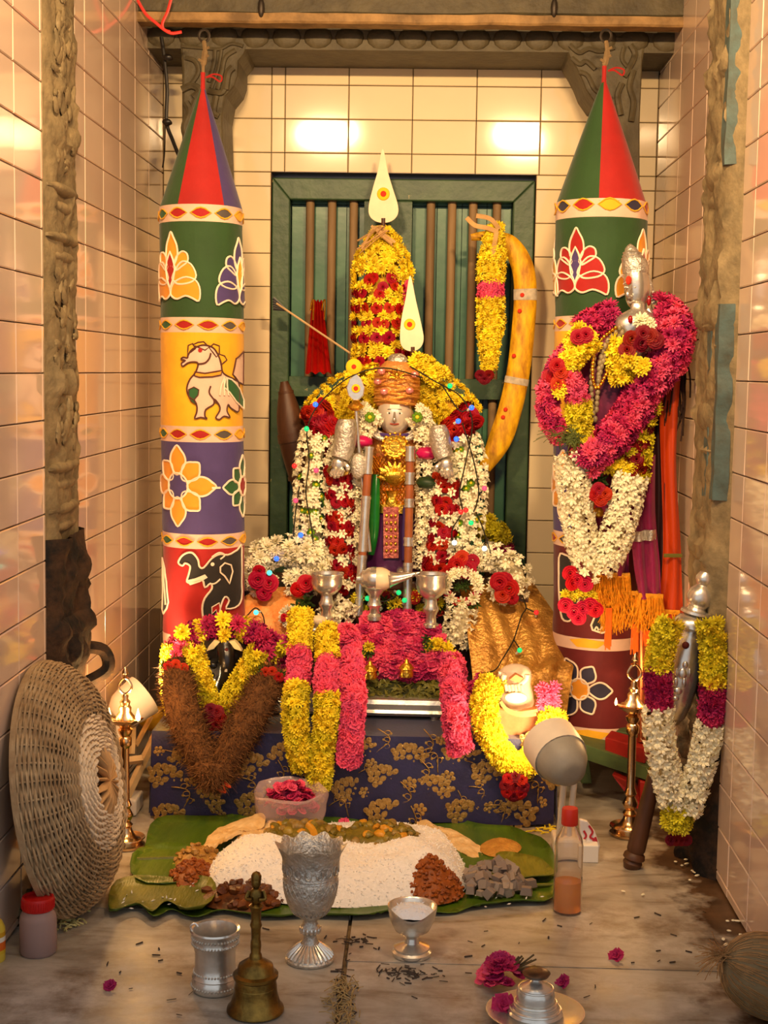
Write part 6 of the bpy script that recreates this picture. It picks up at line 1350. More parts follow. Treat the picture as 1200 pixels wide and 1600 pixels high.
# red cord and black cable near the ceiling
root = thing('red_cord', at(285, 50, 3.0), 'bright red cord tied round the beam end at the upper corner', 'cord')
rc = M('red_plastic_cord', (206, 34, 20), rough=.45)
for pts in ([(215, 0), (228, 22), (244, 36), (256, 46), (268, 52), (284, 50)], [(268, -4), (262, 18), (254, 36), (256, 46), (266, 50)]): MB().tube(smooth_path(px_path(pts, 3.005), 5), S(2.6, 3.0), 6, flat=.5).build('cord', rc, root)
root = thing('black_cable', at(280, 245, 3.1), 'knotted black cable running down the corner behind the banner', 'cable')
MB().tube(smooth_path(px_path([(252, 58), (257, 95), (261, 140), (260, 190), (270, 220), (282, 250)], 3.1), 6), S(3, 3.1), 7).build('cable', dk, root)
for x, y in ((262, 90), (261, 191)): MB().ball(at(x, y, 3.09), (S(8, 3.1), S(5, 3.1), S(5, 3.1)), 9, 6, fn=lambda d: 1 + .3 * noise.noise(d * 3)).build('knot', dk, root)
MB().tube(smooth_path(px_path([(258, 195), (257, 240), (254, 262)], 3.12), 5), S(1.2, 3.1), 5).build('loose_wire', dk, root)
# ================================================================== offering leaf and foreground
# woven basket leaning on the left wall
cane = M('basket_cane', (196, 170, 130), rough=.65, col2=(128, 98, 64), vscale=30, spread=.9, bump=.4, bscale=90); cane2 = M('pale_cane', (226, 206, 176), rough=.6, var=.2, vscale=40)
bn = Vector((.985, -.04, .17)).normalized(); br = Vector((0, 0, 1)).rotation_difference(bn).to_matrix()
Rb = .200; bc_ = Vector((XL + .063, 2.195, .203))
root = thing('woven_basket', (bc_.x, bc_.y, 0), 'round woven cane basket leaning on the left wall, base outward', 'basket')
def bprof(s):   # s 0 rim .. 1 centre of the base -> radius, height along axis
    if s < .62: t = s / .62; return Rb * (1 - .46 * t ** 1.7), -.022 + .070 * math.sin(t * PI / 2)
    t = (s - .62) / .38; return Rb * .54 * (1 - t), .048 + .012 * math.sin(t * PI / 2)
def bpt_(r, a, z): return bc_ + br @ Vector((r * math.cos(a), r * math.sin(a), z))
NS = 44
def weft(s, th, mat_off, ph, wid):
    r, z = bprof(s); r2, z2 = bprof(min(1, s + .01)); nrm = Vector((z2 - z, 0, -(r2 - r))) ; nl = nrm.length; nr, nzv = (nrm.x / nl, nrm.z / nl) if nl > 1e-9 else (0, 1)
    if nr < 0 and nzv < 0: nr, nzv = -nr, -nzv
    pts = []
    n = NS * 4
    for k in range(n):
        a = 2 * PI * k / n; o = .0032 * math.sin(a * NS / 2 + ph) + .0012 * noise.noise(Vector((a * 3, s * 40, ph)))
        pts.append(bpt_(r + nr * o, a, z + nzv * o + .0015 * noise.noise(Vector((a * 5, s * 60, 1)))))
    return pts
groups = {'side_weave': [], 'base_weave': [], 'rim_binding': []}
for nm, svals, th in (('side_weave', [i / 34 * .60 for i in range(1, 35)], .0026), ('base_weave', [.63 + i / 11 * .20 for i in range(11)], .0032)):
    mb = MB()
    for i, s in enumerate(svals): mb.tube(weft(s, th, 0, (i % 2) * PI, th), th, 5, closed=True, flat=.7)
    mb.build(nm, cane if nm == 'side_weave' else cane2, root)
mb = MB()
for k in range(NS):
    a = 2 * PI * (k + .5) / NS; mb.tube([bpt_(bprof(s)[0], a, bprof(s)[1]) for s in [i / 16 * .84 for i in range(17)]], .0022, 4)
mb.build('stakes', cane, root)
mb = MB()
for k in range(16):
    a = 2 * PI * k / 16; mb.tube([bpt_(.002, a, .063), bpt_(.03, a, .063), bpt_(.062, a, .055)], [.002, .0075, .002], 6, flat=.4)
mb.build('base_star', M('star_cane', (206, 160, 104), rough=.6, var=.2), root)
MB().lathe([(Rb * 1.0, -.025), (Rb * 1.02, -.023), (Rb * 1.02, -.014), (Rb * .99, -.014)], bc_, 60, br).build('rim_binding', cane, root)
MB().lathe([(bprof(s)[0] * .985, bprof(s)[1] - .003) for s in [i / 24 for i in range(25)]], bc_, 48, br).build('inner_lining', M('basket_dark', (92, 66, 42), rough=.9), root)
# ---------------------------------------------------------------- banana leaf with the meal
leafm = M('banana_leaf', (86, 112, 22), rough=.34, col2=(54, 84, 18), vscale=5, stretch=(6, 1, 1), spread=.9, bump=.35, bscale=20)
leafd = M('banana_leaf_old', (120, 118, 34), rough=.4, col2=(84, 92, 24), vscale=7, stretch=(5, 1, 1), bump=.3)
def ground_sheet(nm, outl, z0, mat, parent, ripple=.004, seed=0):
    """outline in pixels on the floor, filled, rippled and given thickness"""
    pts = [ground(x, y) for x, y in outl]; d2 = [Vector((p.x, p.y)) for p in smooth_path(pts, 4, True)]; nd = len(d2)
    xs = [p.x for p in d2]; ys = [p.y for p in d2]; inner = []
    def inside(q):
        c = False; j = nd - 1
        for i in range(nd):
            if (d2[i].y > q.y) != (d2[j].y > q.y) and q.x < (d2[j].x - d2[i].x) * (q.y - d2[i].y) / (d2[j].y - d2[i].y) + d2[i].x: c = not c
            j = i
        return c
    x = min(xs) + .006
    while x < max(xs):
        y = min(ys) + .006
        while y < max(ys):
            q = Vector((x + R.uniform(-.002, .002), y + R.uniform(-.002, .002)))
            if inside(q): inner.append(q)
            y += .016
        x += .012
    vs_, es, fs, *_ = delaunay_2d_cdt(d2 + inner, [(i, (i + 1) % nd) for i in range(nd)], [], 1, 1e-5)
    fs = [f for f in fs if inside(sum((vs_[i] for i in f), Vector((0, 0))) / len(f))]
    def zz(v):
        e = min((v - q).length for q in d2)
        return z0 + max(0, ripple * (noise.noise(Vector((v.x * 7, v.y * 4, seed))) + .6)) + (max(0, .02 - e) / .02) ** 2 * .007 * (1 + noise.noise(Vector((v.x * 16, v.y * 16, seed + 3))))
    o = MB().add([Vector((v.x, v.y, zz(v))) for v in vs_], fs).build(nm, mat, parent, angle=1.5)
    so = o.modifiers.new('blade_thickness', 'SOLIDIFY'); so.thickness = .0012; so.offset = 1
    return o
root = thing('banana_leaf', ground(520, 1370), 'wide green banana leaf on the marble holding the festive rice meal', 'leaf')
ground_sheet('leaf_blade', [(245, 1288), (330, 1284), (420, 1276), (520, 1282), (640, 1278), (690, 1276), (745, 1296), (800, 1300), (845, 1320), (865, 1345), (866, 1375), (862, 1412), (800, 1418), (740, 1424), (700, 1432), (620, 1434), (560, 1440), (480, 1438), (400, 1440), (350, 1430), (310, 1442), (270, 1430), (240, 1442), (215, 1425), (172, 1436), (178, 1395), (210, 1388), (215, 1340), (225, 1335)], .002, leafm, root, .005, 2)
ground_sheet('folded_tip', [(775, 1350), (810, 1346), (850, 1362), (866, 1384), (830, 1386), (790, 1384)], .010, leafd, root, .004, 5)
ground_sheet('torn_flap', [(172, 1436), (182, 1392), (250, 1385), (330, 1392), (330, 1425), (290, 1440), (262, 1424), (238, 1440), (212, 1426)], .009, leafd, root, .004, 7)
ground_sheet('torn_flap', [(212, 1388), (216, 1342), (300, 1336), (300, 1386)], .0095, leafm, root, .003, 9)
MB().tube([ground(214, 1343, .012), ground(400, 1336, .010)], .004, 6).build('midrib', leafd, root)
MB().tube([ground(780, 1386, .012), ground(866, 1382, .010)], .003, 6).build('midrib', leafd, root)
def mound(nm, label, cat, outl, hts, mat, seed, rough, piece=None, npiece=0, pmat=None, group=None, psize=.006, z0=.007, asp=1.0):
    """heap over a floor outline; hts(u) height by distance from edge"""
    pts = [ground(x, y) for x, y in outl]; sp = smooth_path(pts, 3, True)
    c = sum(sp, Vector()) / len(sp); rows = []; nr = 12
    for i in range(nr + 1):
        t = i / nr; row = []
        for p in sp + [sp[0]]:
            q = Vector((p.x, p.y, 0)).lerp(Vector((c.x, c.y, 0)), t); h = hts(t, q) + rough * noise.noise(Vector((q.x * 60, q.y * 60, seed))) * min(1, 4 * t) + rough * .6 * noise.noise(Vector((q.x * 150, q.y * 150, seed))) * min(1, 4 * t)
            q.z = z0 + max(0, h); row.append(q)
        rows.append(row)
    root = thing(nm, (c.x, c.y, z0), label, cat, group)
    o = MB().sheet(rows).build('mound', mat, root, angle=1.5)
    me = o.data; polys = me.polygons
    if npiece:
        mb = MB()
        areas = [p.area for p in polys]
        for k in R.choices(range(len(polys)), areas, k=npiece):
            p = polys[k]; vv = [me.vertices[i].co for i in p.vertices]; a, b = R.random(), R.random()
            q = vv[0].lerp(vv[1], a).lerp(vv[-1].lerp(vv[2] if len(vv) > 3 else vv[1], a), b) + WL[root.name]
            piece(mb, q, p.normal)
        s = mb.build('grains', pmat or mat, root, smooth=True, angle=.6); s['kind'] = 'stuff'
    return root
def grain(mb, q, nrm):
    d = Vector((R.gauss(0, 1), R.gauss(0, 1), R.gauss(0, .7))).normalized() * .0042; s = d.cross(Vector((R.random(), R.random(), 1))).normalized() * .0013; u = d.cross(s).normalized() * .0013
    q = q + nrm * .0001; mb.add([q - d, q + s, q + u, q - s, q - u, q + d], [(0, 1, 2), (0, 2, 3), (0, 3, 4), (0, 4, 1), (5, 2, 1), (5, 3, 2), (5, 4, 3), (5, 1, 4)])
def lump(sz):
    def f(mb, q, nrm):
        r = sz * R.uniform(.6, 1.3); rot = Matrix.Rotation(R.uniform(0, 6), 3, 'Z') @ Matrix.Rotation(R.uniform(0, 6), 3, 'X'); s = R.uniform(0, 50)
        mb.ball(q + nrm * r * .2, (r, r * R.uniform(.5, .9), r * R.uniform(.5, .8)), 6, 5, rot, fn=lambda d: 1 + .35 * noise.noise(d * 2 + Vector((s, s, s))))
    return f
ricem = M('boiled_rice', (248, 242, 234), rough=.6, var=.08, vscale=200, bump=.5, bscale=260)
xc_ = ground(530, 1370).x
def rice_h(t, q):
    # a near ridge, higher at both ends, with a hollow behind it for the curries
    e = min(1, t * 2.6) ** .7; u = (q.x - xc_) / .2
    fall = max(0, min(1, (q.y - 2.40) / .07)); ends = min(1, max(0, abs(u) - .62) * 4)
    return e * (.040 + .034 * min(1.2, u * u)) * (1 - .55 * fall * (1 - ends)) + e * (.010 * noise.noise(Vector((q.x * 17, q.y * 17, 3))) + .005 * noise.noise(Vector((q.x * 45, q.y * 45, 8))))
mound('rice_mound', 'large mound of white boiled rice heaped on the banana leaf', 'rice', [(322, 1392), (330, 1356), (366, 1332), (430, 1308), (520, 1292), (620, 1292), (670, 1302), (705, 1325), (728, 1365), (728, 1395), (700, 1408), (640, 1418), (560, 1425), (480, 1422), (400, 1412)], rice_h, ricem, 3, .005, grain, 2600)
def on_rice(px, py, Y): return at(px, py, Y)
curry = M('green_curry', (146, 124, 38), rough=.4, col2=(74, 66, 18), vscale=60, spread=1, bump=.6, bscale=80)
def heap3(nm, label, cat, px, py, Y, rx_, rz_, ry_, mat, n, sz, seed, pieces=None, sub='lump'):
    c = at(px, py, Y); root = thing(nm, c, label, cat)
    MB().ball(c, (S(rx_, Y), ry_, S(rz_, Y)), 18, 10, fn=lambda d: 1 + .12 * noise.noise(d * 3 + Vector((seed, 0, 0)))).build('sauce_bed', mat, root)
    for k in range(n):
        a = R.uniform(0, 2 * PI); e = R.uniform(-.15, 1) ; d = Vector((math.cos(a) * math.cos(e * 1.4), math.sin(a) * math.cos(e * 1.4) * 1, math.sin(e * 1.4)))
        p = c + Vector((d.x * S(rx_, Y), d.y * ry_, d.z * S(rz_, Y))); r = sz * R.uniform(.7, 1.3); s = R.uniform(0, 99)
        if pieces: pieces(root, p, r, s)
        else:
            rot = Matrix.Rotation(R.uniform(0, 6), 3, 'Z') @ Matrix.Rotation(R.uniform(0, 6), 3, 'X')
            MB().ball(p, (r, r * R.uniform(.5, .9), r * R.uniform(.5, .8)), 8, 6, rot, fn=lambda d: 1 + .3 * noise.noise(d * 1.8 + Vector((s, s, s)))).build(sub, R.choice(mat2) if (mat2 := MATSET.get(nm)) else mat, root)
    return root
MATSET = {}
olive = M('olive_vegetable', (164, 136, 48), rough=.4, col2=(92, 84, 24), vscale=50, bump=.3); squash = M('squash_piece', (206, 142, 30), rough=.4, var=.2, vscale=40); bean = M('bean_piece', (150, 120, 58), rough=.45, var=.2)
MATSET['vegetable_curry'] = [olive, olive, bean, bean, curry, squash]
heap3('vegetable_curry', 'olive green vegetable curry pooled on top of the rice behind the goblet', 'curry', 478, 1306, 2.49, 66, 18, .05, curry, 60, .0095, 1, sub='vegetable_piece')
MATSET['leafy_curry'] = [olive, curry, curry, bean, olive, squash]
heap3('leafy_curry', 'leafy green curry on top of the rice nearer the silver cup', 'curry', 592, 1308, 2.49, 64, 19, .05, curry, 58, .0095, 2, sub='vegetable_piece')
root = thing('squash_stick', at(492, 1318, 2.42), 'upright stick of yellow squash standing in the curry', 'vegetable')
MB().tube(smooth_path([at(480, 1288, 2.44), at(490, 1300, 2.425), at(492, 1325, 2.42)], 5), [S(5 + .35 * k, 2.42) for k in range(11)], 7, flat=.6).build('squash', squash, root)
rust = M('rust_masala', (176, 92, 26), rough=.5, col2=(112, 50, 12), vscale=60, spread=1, bump=.7, bscale=110)
darkfry = M('dark_fry', (120, 62, 18), rough=.45, col2=(66, 32, 10), vscale=50, bump=.6, bscale=90); tan = M('tan_curry', (190, 142, 66), rough=.5, col2=(140, 98, 40), vscale=60, bump=.6)
dome = lambda h: (lambda t, q: h * min(1, t * 1.7) ** .8)
mound('pumpkin_masala', 'tall rust-orange masala heap beside the grey yam cubes', 'curry', [(612, 1396), (640, 1380), (680, 1372), (712, 1384), (724, 1406), (690, 1420), (650, 1418)], lambda t, q: .062 * t ** .8, rust, 5, .006, lump(.0045), 320, rust)
mound('brown_fry', 'dark brown chunky fry at the near edge of the leaf beside the bell handle', 'curry', [(310, 1408), (345, 1390), (400, 1382), (438, 1392), (440, 1418), (395, 1432), (345, 1428), (315, 1420)], dome(.016), darkfry, 6, .004, lump(.010), 46, darkfry)
mound('orange_masala', 'orange brown masala at the leaf edge toward the basket', 'curry', [(262, 1378), (290, 1360), (325, 1360), (335, 1378), (310, 1394), (275, 1394)], dome(.022), rust, 7, .004, lump(.005), 150, rust)
mound('chickpea_curry', 'tan lumpy chickpea curry above the orange masala', 'curry', [(270, 1356), (290, 1338), (330, 1336), (345, 1352), (325, 1366), (285, 1368)], dome(.022), tan, 8, .004, lump(.007), 70, tan)
yamm = M('yam_cube', (176, 156, 140), rough=.55, col2=(120, 104, 92), vscale=60, spread=.9, objvar=.25, bump=.3)
root = thing('yam_cubes', ground(775, 1395), 'heap of grey boiled yam cubes beside the rust masala', 'vegetable')
cubes = []
for k in range(4):
    bm_ = MB().box((0, 0, 0), (1, R.uniform(.7, 1), R.uniform(.6, .9)), taper=R.uniform(.75, 1)); cubes.append(bm_.mesh('yam_cube', yamm, smooth=False))
for k in range(58):
    a = R.uniform(0, 2 * PI); rr_ = math.sqrt(R.random()); q = ground(770 + 46 * rr_ * math.cos(a), 1390 + 21 * rr_ * math.sin(a)); z = .012 + .034 * (1 - rr_ ** 1.4) * R.uniform(.55, 1)
    put('yam_cube', R.choice(cubes), root, (q.x, q.y, z + .003), Quaternion((R.gauss(0, 1), R.gauss(0, 1), R.gauss(0, 1), R.gauss(0, 1))).normalized(), R.uniform(.013, .021))
for x, y in ((828, 1396), (822, 1408), (735, 1405)): q = ground(x, y); put('yam_cube', cubes[0], root, (q.x, q.y, .018), Quaternion((0, 0, 1), R.uniform(0, 3)), .020)
pap = M('fried_papad', (236, 204, 150), rough=.5, col2=(214, 170, 104), vscale=40, bump=.7, bscale=60)
def papad(label, outl, Y0, Y1, seed):
    cx_ = sum(p[0] for p in outl) / len(outl); cy2 = sum(p[1] for p in outl) / len(outl); ys_ = [p[1] for p in outl]
    def yy(py): return Y0 + (Y1 - Y0) * (py - min(ys_)) / (max(ys_) - min(ys_))
    sp = smooth_path([Vector((x, y, 0)) for x, y in outl], 8, True); rows = []
    for i in range(15):
        t = i / 14; row = []
        for v in sp + [sp[0]]:
            x = v.x + (cx_ - v.x) * t; y = v.y + (cy2 - v.y) * t; p = at(x, y, yy(y)); row.append(p + Vector((0, -1, .6)).normalized() * (.010 * noise.noise(Vector((x * .05, y * .09, seed))) + .006 * noise.noise(Vector((x * .16, y * .3, seed))) + .006 * min(1, t * 3)))
        rows.append(row)
    o = MB().sheet(rows, .0018).build('papad', pap, None, angle=1.2); setp(o, label, 'papad', 'fried papads on the leaf')
papad('large crinkled fried papad leaning behind the rice toward the black idol', [(318, 1322), (335, 1300), (365, 1286), (408, 1272), (412, 1292), (380, 1302), (345, 1318), (325, 1330)], 2.60, 2.42, 1)
papad('smaller crinkled fried papad propped between rice and olive curry', [(372, 1304), (400, 1294), (425, 1284), (440, 1294), (436, 1304), (405, 1312), (378, 1316)], 2.58, 2.48, 4)
papad('long crinkled fried papad along the rice edge toward the oil bottle', [(655, 1278), (680, 1290), (712, 1300), (745, 1320), (762, 1338), (748, 1345), (715, 1330), (690, 1312), (655, 1298)], 2.68, 2.46, 7)
mound('dal_patty', 'flat golden lentil patty on the leaf beside the long papad', 'patty', [(748, 1330), (770, 1316), (800, 1318), (815, 1330), (800, 1342), (765, 1344)], dome(.010), M('golden_crumb', (200, 146, 62), rough=.6, col2=(166, 112, 40), vscale=70, bump=.8, bscale=160), 9, .002)
# rice grains strewn about
mb = MB()
for k in range(46):
    q = ground(R.choice((R.uniform(190, 320), R.uniform(740, 860), R.uniform(440, 700))), R.uniform(1385, 1432)) + Vector((0, 0, .013)); grain(mb, q, Vector((0, 0, 1)))
o = mb.build('spilt_rice', ricem, None); setp(o, 'white rice grains spilt on the banana leaf edges', 'rice', kind='stuff')
# ---------------------------------------------------------------- plastic bag of petals
def bagpt(px, py, d): return at(px, py, 2.60 + d)
root = thing('petal_bag', ground(455, 1283), 'open thin plastic bag of pink petals standing against the blue cloth', 'bag')
film = M('thin_plastic_film', (240, 206, 202), rough=.2, alpha=.30, spec=.8, coat=.5, bump=.6, bscale=30)
BYc = 2.60; cb = at(455, 1280, BYc); rows = []
for i in range(15):
    t = i / 14; py = 1284 - 58 * math.sin(t * PI / 2) if t < .75 else 1232 + (t - .75) * 4 * 14; rr_ = 50 + 9 * math.sin(t * PI) if t < .75 else 56 - (t - .75) * 4 * 13; row = []
    for j in range(41):
        a = 2 * PI * j / 40; k = 1 + .05 * math.sin(a * 5 + t * 3) + .06 * noise.noise(Vector((math.cos(a) * 2, math.sin(a) * 2, t * 4)))
        base_ = at(453, py, BYc); row.append(Vector((base_.x + S(rr_, BYc) * k * math.cos(a), BYc - .004 + S(rr_, BYc) * .62 * k * math.sin(a), max(.003, base_.z + .008 * noise.noise(Vector((a * 2, t * 3, 4))) * t + .012 * math.sin(a) * (t > .6)))))
    rows.append(row)
MB().sheet(rows).build('plastic_film', film, root, angle=1.5)
for k in range(120):
    a = R.uniform(0, 2 * PI); r_ = math.sqrt(R.random()) * .8; z = R.uniform(.025, .055) + .045 * (1 - r_ * r_); p = Vector((cb.x + S(50, BYc) * r_ * math.cos(a), BYc - .004 + S(30, BYc) * r_ * math.sin(a), z))
    bloom(R.choice(('pink_oleander', 'magenta_oleander')), root, p, Vector((R.gauss(0, .5), R.gauss(-.3, .4), 1)).normalized(), S(9, BYc))
# ---------------------------------------------------------------- brass bell, tumbler, goblet, cup
def vessel(nm, label, cat, cx, yb, prof, mat, n=36, fn=None, group=None):
    """(half width px, height px above the base) measured at the base centre"""
    c = ground(cx, yb); Y = c.y; root = thing(nm, c, label, cat, group)
    o = MB().lathe([(S(r, Y), S(h, Y) + .001) for r, h in prof], (c.x, c.y, 0), n, fn=fn).build('body', mat, root, angle=.8)
    return root, o, c, Y
root, o, c, Y = vessel('hand_bell', 'tall-handled old brass hand bell standing on the marble', 'bell', 399, 1580, [(43, 0), (47, 2), (46, 7), (41, 12), (36, 30), (34, 48), (33, 55), (37, 58), (37, 63), (31, 66), (28, 78), (16, 86), (9, 90), (8, 92)], brass)
h = lambda d: S(d, Y)
MB().lathe([(h(a), h(b)) for a, b in ((11, 88), (10, 96), (8, 100), (9, 110), (8.5, 118), (7.5, 122), (8, 140), (10, 146), (8, 152), (8.5, 170), (12, 178), (8, 182))], c, 16).build('handle', brass, root, angle=.9)
MB().ball(c + Vector((0, 0, h(194))), (h(12), h(10), h(15)), 14, 10).build('figure_torso', brass, root)
for s in (-1, 1): MB().tube(smooth_path([c + Vector((s * h(11), 0, h(203))), c + Vector((s * h(15), -h(5), h(192))), c + Vector((s * h(5), -h(11), h(192)))], 4), h(3.4), 7).build('figure_arm', brass, root)
MB().ball(c + Vector((0, -h(1), h(217))), (h(8), h(8), h(11)), 12, 9).build('figure_head', brass, root)
MB().lathe([(h(8), h(220)), (h(8.5), h(228)), (h(6), h(233)), (0, h(236))], c, 12).build('figure_cap', brass, root)
for z in (14, 22, 44): MB().tube([c + Vector((h(40 - z * .14) * math.cos(a), h(40 - z * .14) * math.sin(a), h(z))) for a in [2 * PI * k / 36 for k in range(36)]], h(1.3), 5, closed=True).build('cast_ring', brass, root)
root, o, c, Y = vessel('silver_tumbler', 'squat chased silver tumbler standing beside the brass bell', 'tumbler', 336, 1545, [(0, 0), (36, 0), (38, 4), (38, 14), (35, 20), (38, 23), (35, 27), (33, 42), (33, 62), (36, 74), (38, 78), (36, 82), (38, 92), (39, 96), (41, 99), (40, 102), (36, 100), (34, 90), (31, 60), (31, 10), (0, 8)], silver)
mb = MB()
for z, r_ in ((10, 38), (32, 34.5), (80, 37.5), (90, 38)):
    for k in range(44): a = 2 * PI * k / 44; mb.ball(c + Vector((S(r_, Y) * math.cos(a), S(r_, Y) * math.sin(a), S(z, Y))), S(2.1, Y), 5, 4)
mb.build('chased_border', silver_r, root)
hk = c + Vector((-S(34, Y), -S(14, Y), S(98, Y))); MB().tube(smooth_path([hk, hk + Vector((-S(4, Y), 0, S(12, Y))), hk + Vector((S(3, Y), 0, S(17, Y))), hk + Vector((S(8, Y), 0, S(12, Y)))], 4), S(2, Y), 6).build('rim_hook', silver, root)
root, o, c, Y = vessel('silver_goblet', 'tall chased silver goblet with scalloped flower rim in front of the rice', 'goblet', 484, 1500, [(0, 0), (39, 0), (40, 4), (37, 8), (33, 12), (22, 20), (13, 28), (10, 40), (11, 46), (16, 50), (17, 55), (13, 60), (11, 64), (12, 68), (26, 78), (38, 96), (43, 116), (44, 138), (43, 141), (45, 143), (44, 146), (45, 168), (50, 182), (56, 192), (51, 187), (43, 170), (41, 140), (36, 100), (20, 80), (0, 76)], silver_r, 60,
    fn=lambda i, a, r, z: (r * (1 + (.05 * math.cos(a * 10) if i in (21, 22, 23) else 0)), z + (S(8, 2.0) * math.cos(a * 10) * (1 if i == 22 else .5) if i in (21, 22, 23) else 0)))
mb = MB()
for k in range(26):
    a = 2 * PI * k / 26; mb.tube([c + Vector((S(r_, Y) * math.cos(a), S(r_, Y) * math.sin(a), S(z, Y))) for r_, z in ((37, 9), (33, 14), (23, 22), (15, 29))], [S(3, Y), S(3, Y), S(2.4, Y), S(1.2, Y)], 6)
mb.build('foot_flutes', silver, root)
mb = MB()
for k in range(14): a = 2 * PI * k / 14; mb.ball(c + Vector((S(15, Y) * math.cos(a), S(15, Y) * math.sin(a), S(52, Y))), (S(3.4, Y), S(3.4, Y), S(6, Y)), 7, 5)
mb.build('stem_knop', silver, root)
mb = MB()
for s in (-1, 1):
    for k in range(26):
        a0 = 2 * PI * k / 26; pts = []
        for i in range(9):
            t = i / 8; z = 80 + 56 * t; r_ = 27 + 17 * math.sin(t * PI / 2) ** .8; a = a0 + s * t * .8; pts.append(c + Vector((S(r_ + .4, Y) * math.cos(a), S(r_ + .4, Y) * math.sin(a), S(z, Y))))
        mb.tube(pts, S(.9, Y), 4)
mb.build('diamond_engraving', silver_r, root)
mb = MB()
for k in range(16):
    a0 = 2 * PI * k / 16; pts = [c + Vector((S(45.5, Y) * math.cos(a0 + .12 * math.cos(q)), S(45.5, Y) * math.sin(a0 + .12 * math.cos(q)), S(157 + 8 * math.sin(q), Y))) for q in [2 * PI * j / 10 for j in range(10)]]; mb.tube(pts, S(1, Y), 4, closed=True)
mb.build('scroll_border', silver_r, root)
root, o, c, Y = vessel('silver_cup', 'small footed silver cup with pointed lip, full of white powder', 'cup', 643, 1492, [(0, 0), (31, 0), (32, 6), (28, 9), (29, 13), (22, 16), (12, 20), (10, 28), (14, 33), (28, 42), (36, 58), (40, 78), (40, 82), (37, 80), (33, 66), (20, 56), (0, 54)], silver, 40,
    fn=lambda i, a, r, z: (r * (1 + (.12 * max(0, math.cos(a + PI / 2)) ** 6 if i in (11, 12, 13) else 0)), z - (S(10, 2.1) * max(0, math.cos(a + PI / 2)) ** 4 if i in (11, 12, 13) else 0)))
MB().lathe([(S(35, Y), S(72, Y)), (S(28, Y), S(78, Y)), (S(15, Y), S(82, Y)), (0, S(83, Y))], c, 30, fn=lambda i, a, r, z: (r, z + .003 * noise.noise(Vector((math.cos(a) * r * 90, math.sin(a) * r * 90, 2))))).build('white_powder', M('holy_ash_powder', (232, 232, 236), rough=.9, bump=1, bscale=120), root)
mb = MB()
for k in range(90): a = R.uniform(0, 2 * PI); r_ = R.uniform(0, 30); grain(mb, c + Vector((S(r_, Y) * math.cos(a), S(r_, Y) * math.sin(a), S(81 - r_ * .12, Y))), Vector((0, 0, 1)))
s_ = mb.build('powder_flakes', M('holy_ash_powder', (232, 232, 236)), root); s_['kind'] = 'stuff'
# ---------------------------------------------------------------- lidded pot on plate, front edge
root, o, c, Y = vessel('silver_plate', 'shallow silver plate at the lower picture edge under the lidded pot', 'plate', 836, 1592, [(0, 1), (50, 1), (62, 4), (78, 12), (80, 14), (77, 14), (62, 8), (0, 5)], silver, 48)
root = thing('lidded_pot', c + Vector((0, 0, S(6, Y))), 'tiered silver lidded pot with a flat dark knob on the plate', 'pot')
MB().lathe([(S(r, Y), S(h_, Y)) for r, h_ in ((0, 7), (42, 7), (45, 12), (42, 16), (37, 20), (36, 26), (31, 30), (31, 44), (28, 52), (20, 58), (12, 62), (8, 66), (7, 70))], c, 36).build('pot_body', silver, root, angle=.7)
for z, r_ in ((18, 41), (29, 34), (52, 28)): MB().tube([c + Vector((S(r_, Y) * math.cos(a), S(r_, Y) * math.sin(a), S(z, Y))) for a in [2 * PI * k / 32 for k in range(32)]], S(1.8, Y), 6, closed=True).build('ring_moulding', silver, root)
MB().lathe([(S(r, Y), S(h_, Y)) for r, h_ in ((7, 68), (20, 73), (23, 78), (18, 82), (8, 83), (0, 83))], c, 26).build('lid_knob', M('tarnished_silver', (104, 84, 70), rough=.35, metal=.9, var=.3), root, angle=.7)
pk = ground(787, 1585); bloom('magenta_oleander', root, Vector((pk.x, pk.y, .012)), Vector((0, -.6, .8)), .018)
# magenta flower bunch with stems
root = thing('flower_bunch', ground(788, 1545), 'bunch of magenta oleander blooms with cut stems beside the lidded pot', 'flowers')
for k in range(30):
    a = R.uniform(0, 6.28); r_ = math.sqrt(R.random()); q = ground(783 + 28 * r_ * math.cos(a), 1538 + 16 * r_ * math.sin(a)); bloom(R.choice(('magenta_oleander', 'magenta_oleander', 'pink_oleander')), root, Vector((q.x, q.y, .010 + .024 * (1 - r_ * r_))), Vector((math.cos(a) * r_ * .7, -.3 + math.sin(a) * .3, 1)).normalized(), .014)
stem_m = M('cut_stem', (96, 78, 44), rough=.7, var=.3)
for k in range(14): p = ground(795 + R.uniform(-8, 8), 1535) + Vector((0, 0, .018)); MB().tube([p, p + Vector((R.uniform(.012, .035), R.uniform(-.03, .01), R.uniform(.004, .03)))], .0014, 5).build('stem', stem_m, root)
# single fallen blooms
for x, y, lab in ((172, 1545, 'dark fallen blossom alone on the marble, below the red-lidded jar'), (963, 1498, 'fallen magenta blossom on the marble below the wooden mace foot'), (880, 1540, 'fallen magenta blossom beside the lidded pot'), (537, 1290, 'pink blossom lying on the rice behind the olive curry')):
    q = ground(x, y) if y > 1400 else at(x, y, 2.62); o = bloom('magenta_oleander' if y > 1400 else 'pink_oleander', None, q + Vector((0, 0, .004)), Vector((R.gauss(0, .4), -.5, .8)).normalized(), .010 if x < 200 else .0125); o.name = 'fallen_blossom'; setp(o, lab, 'flower', 'fallen blossoms')
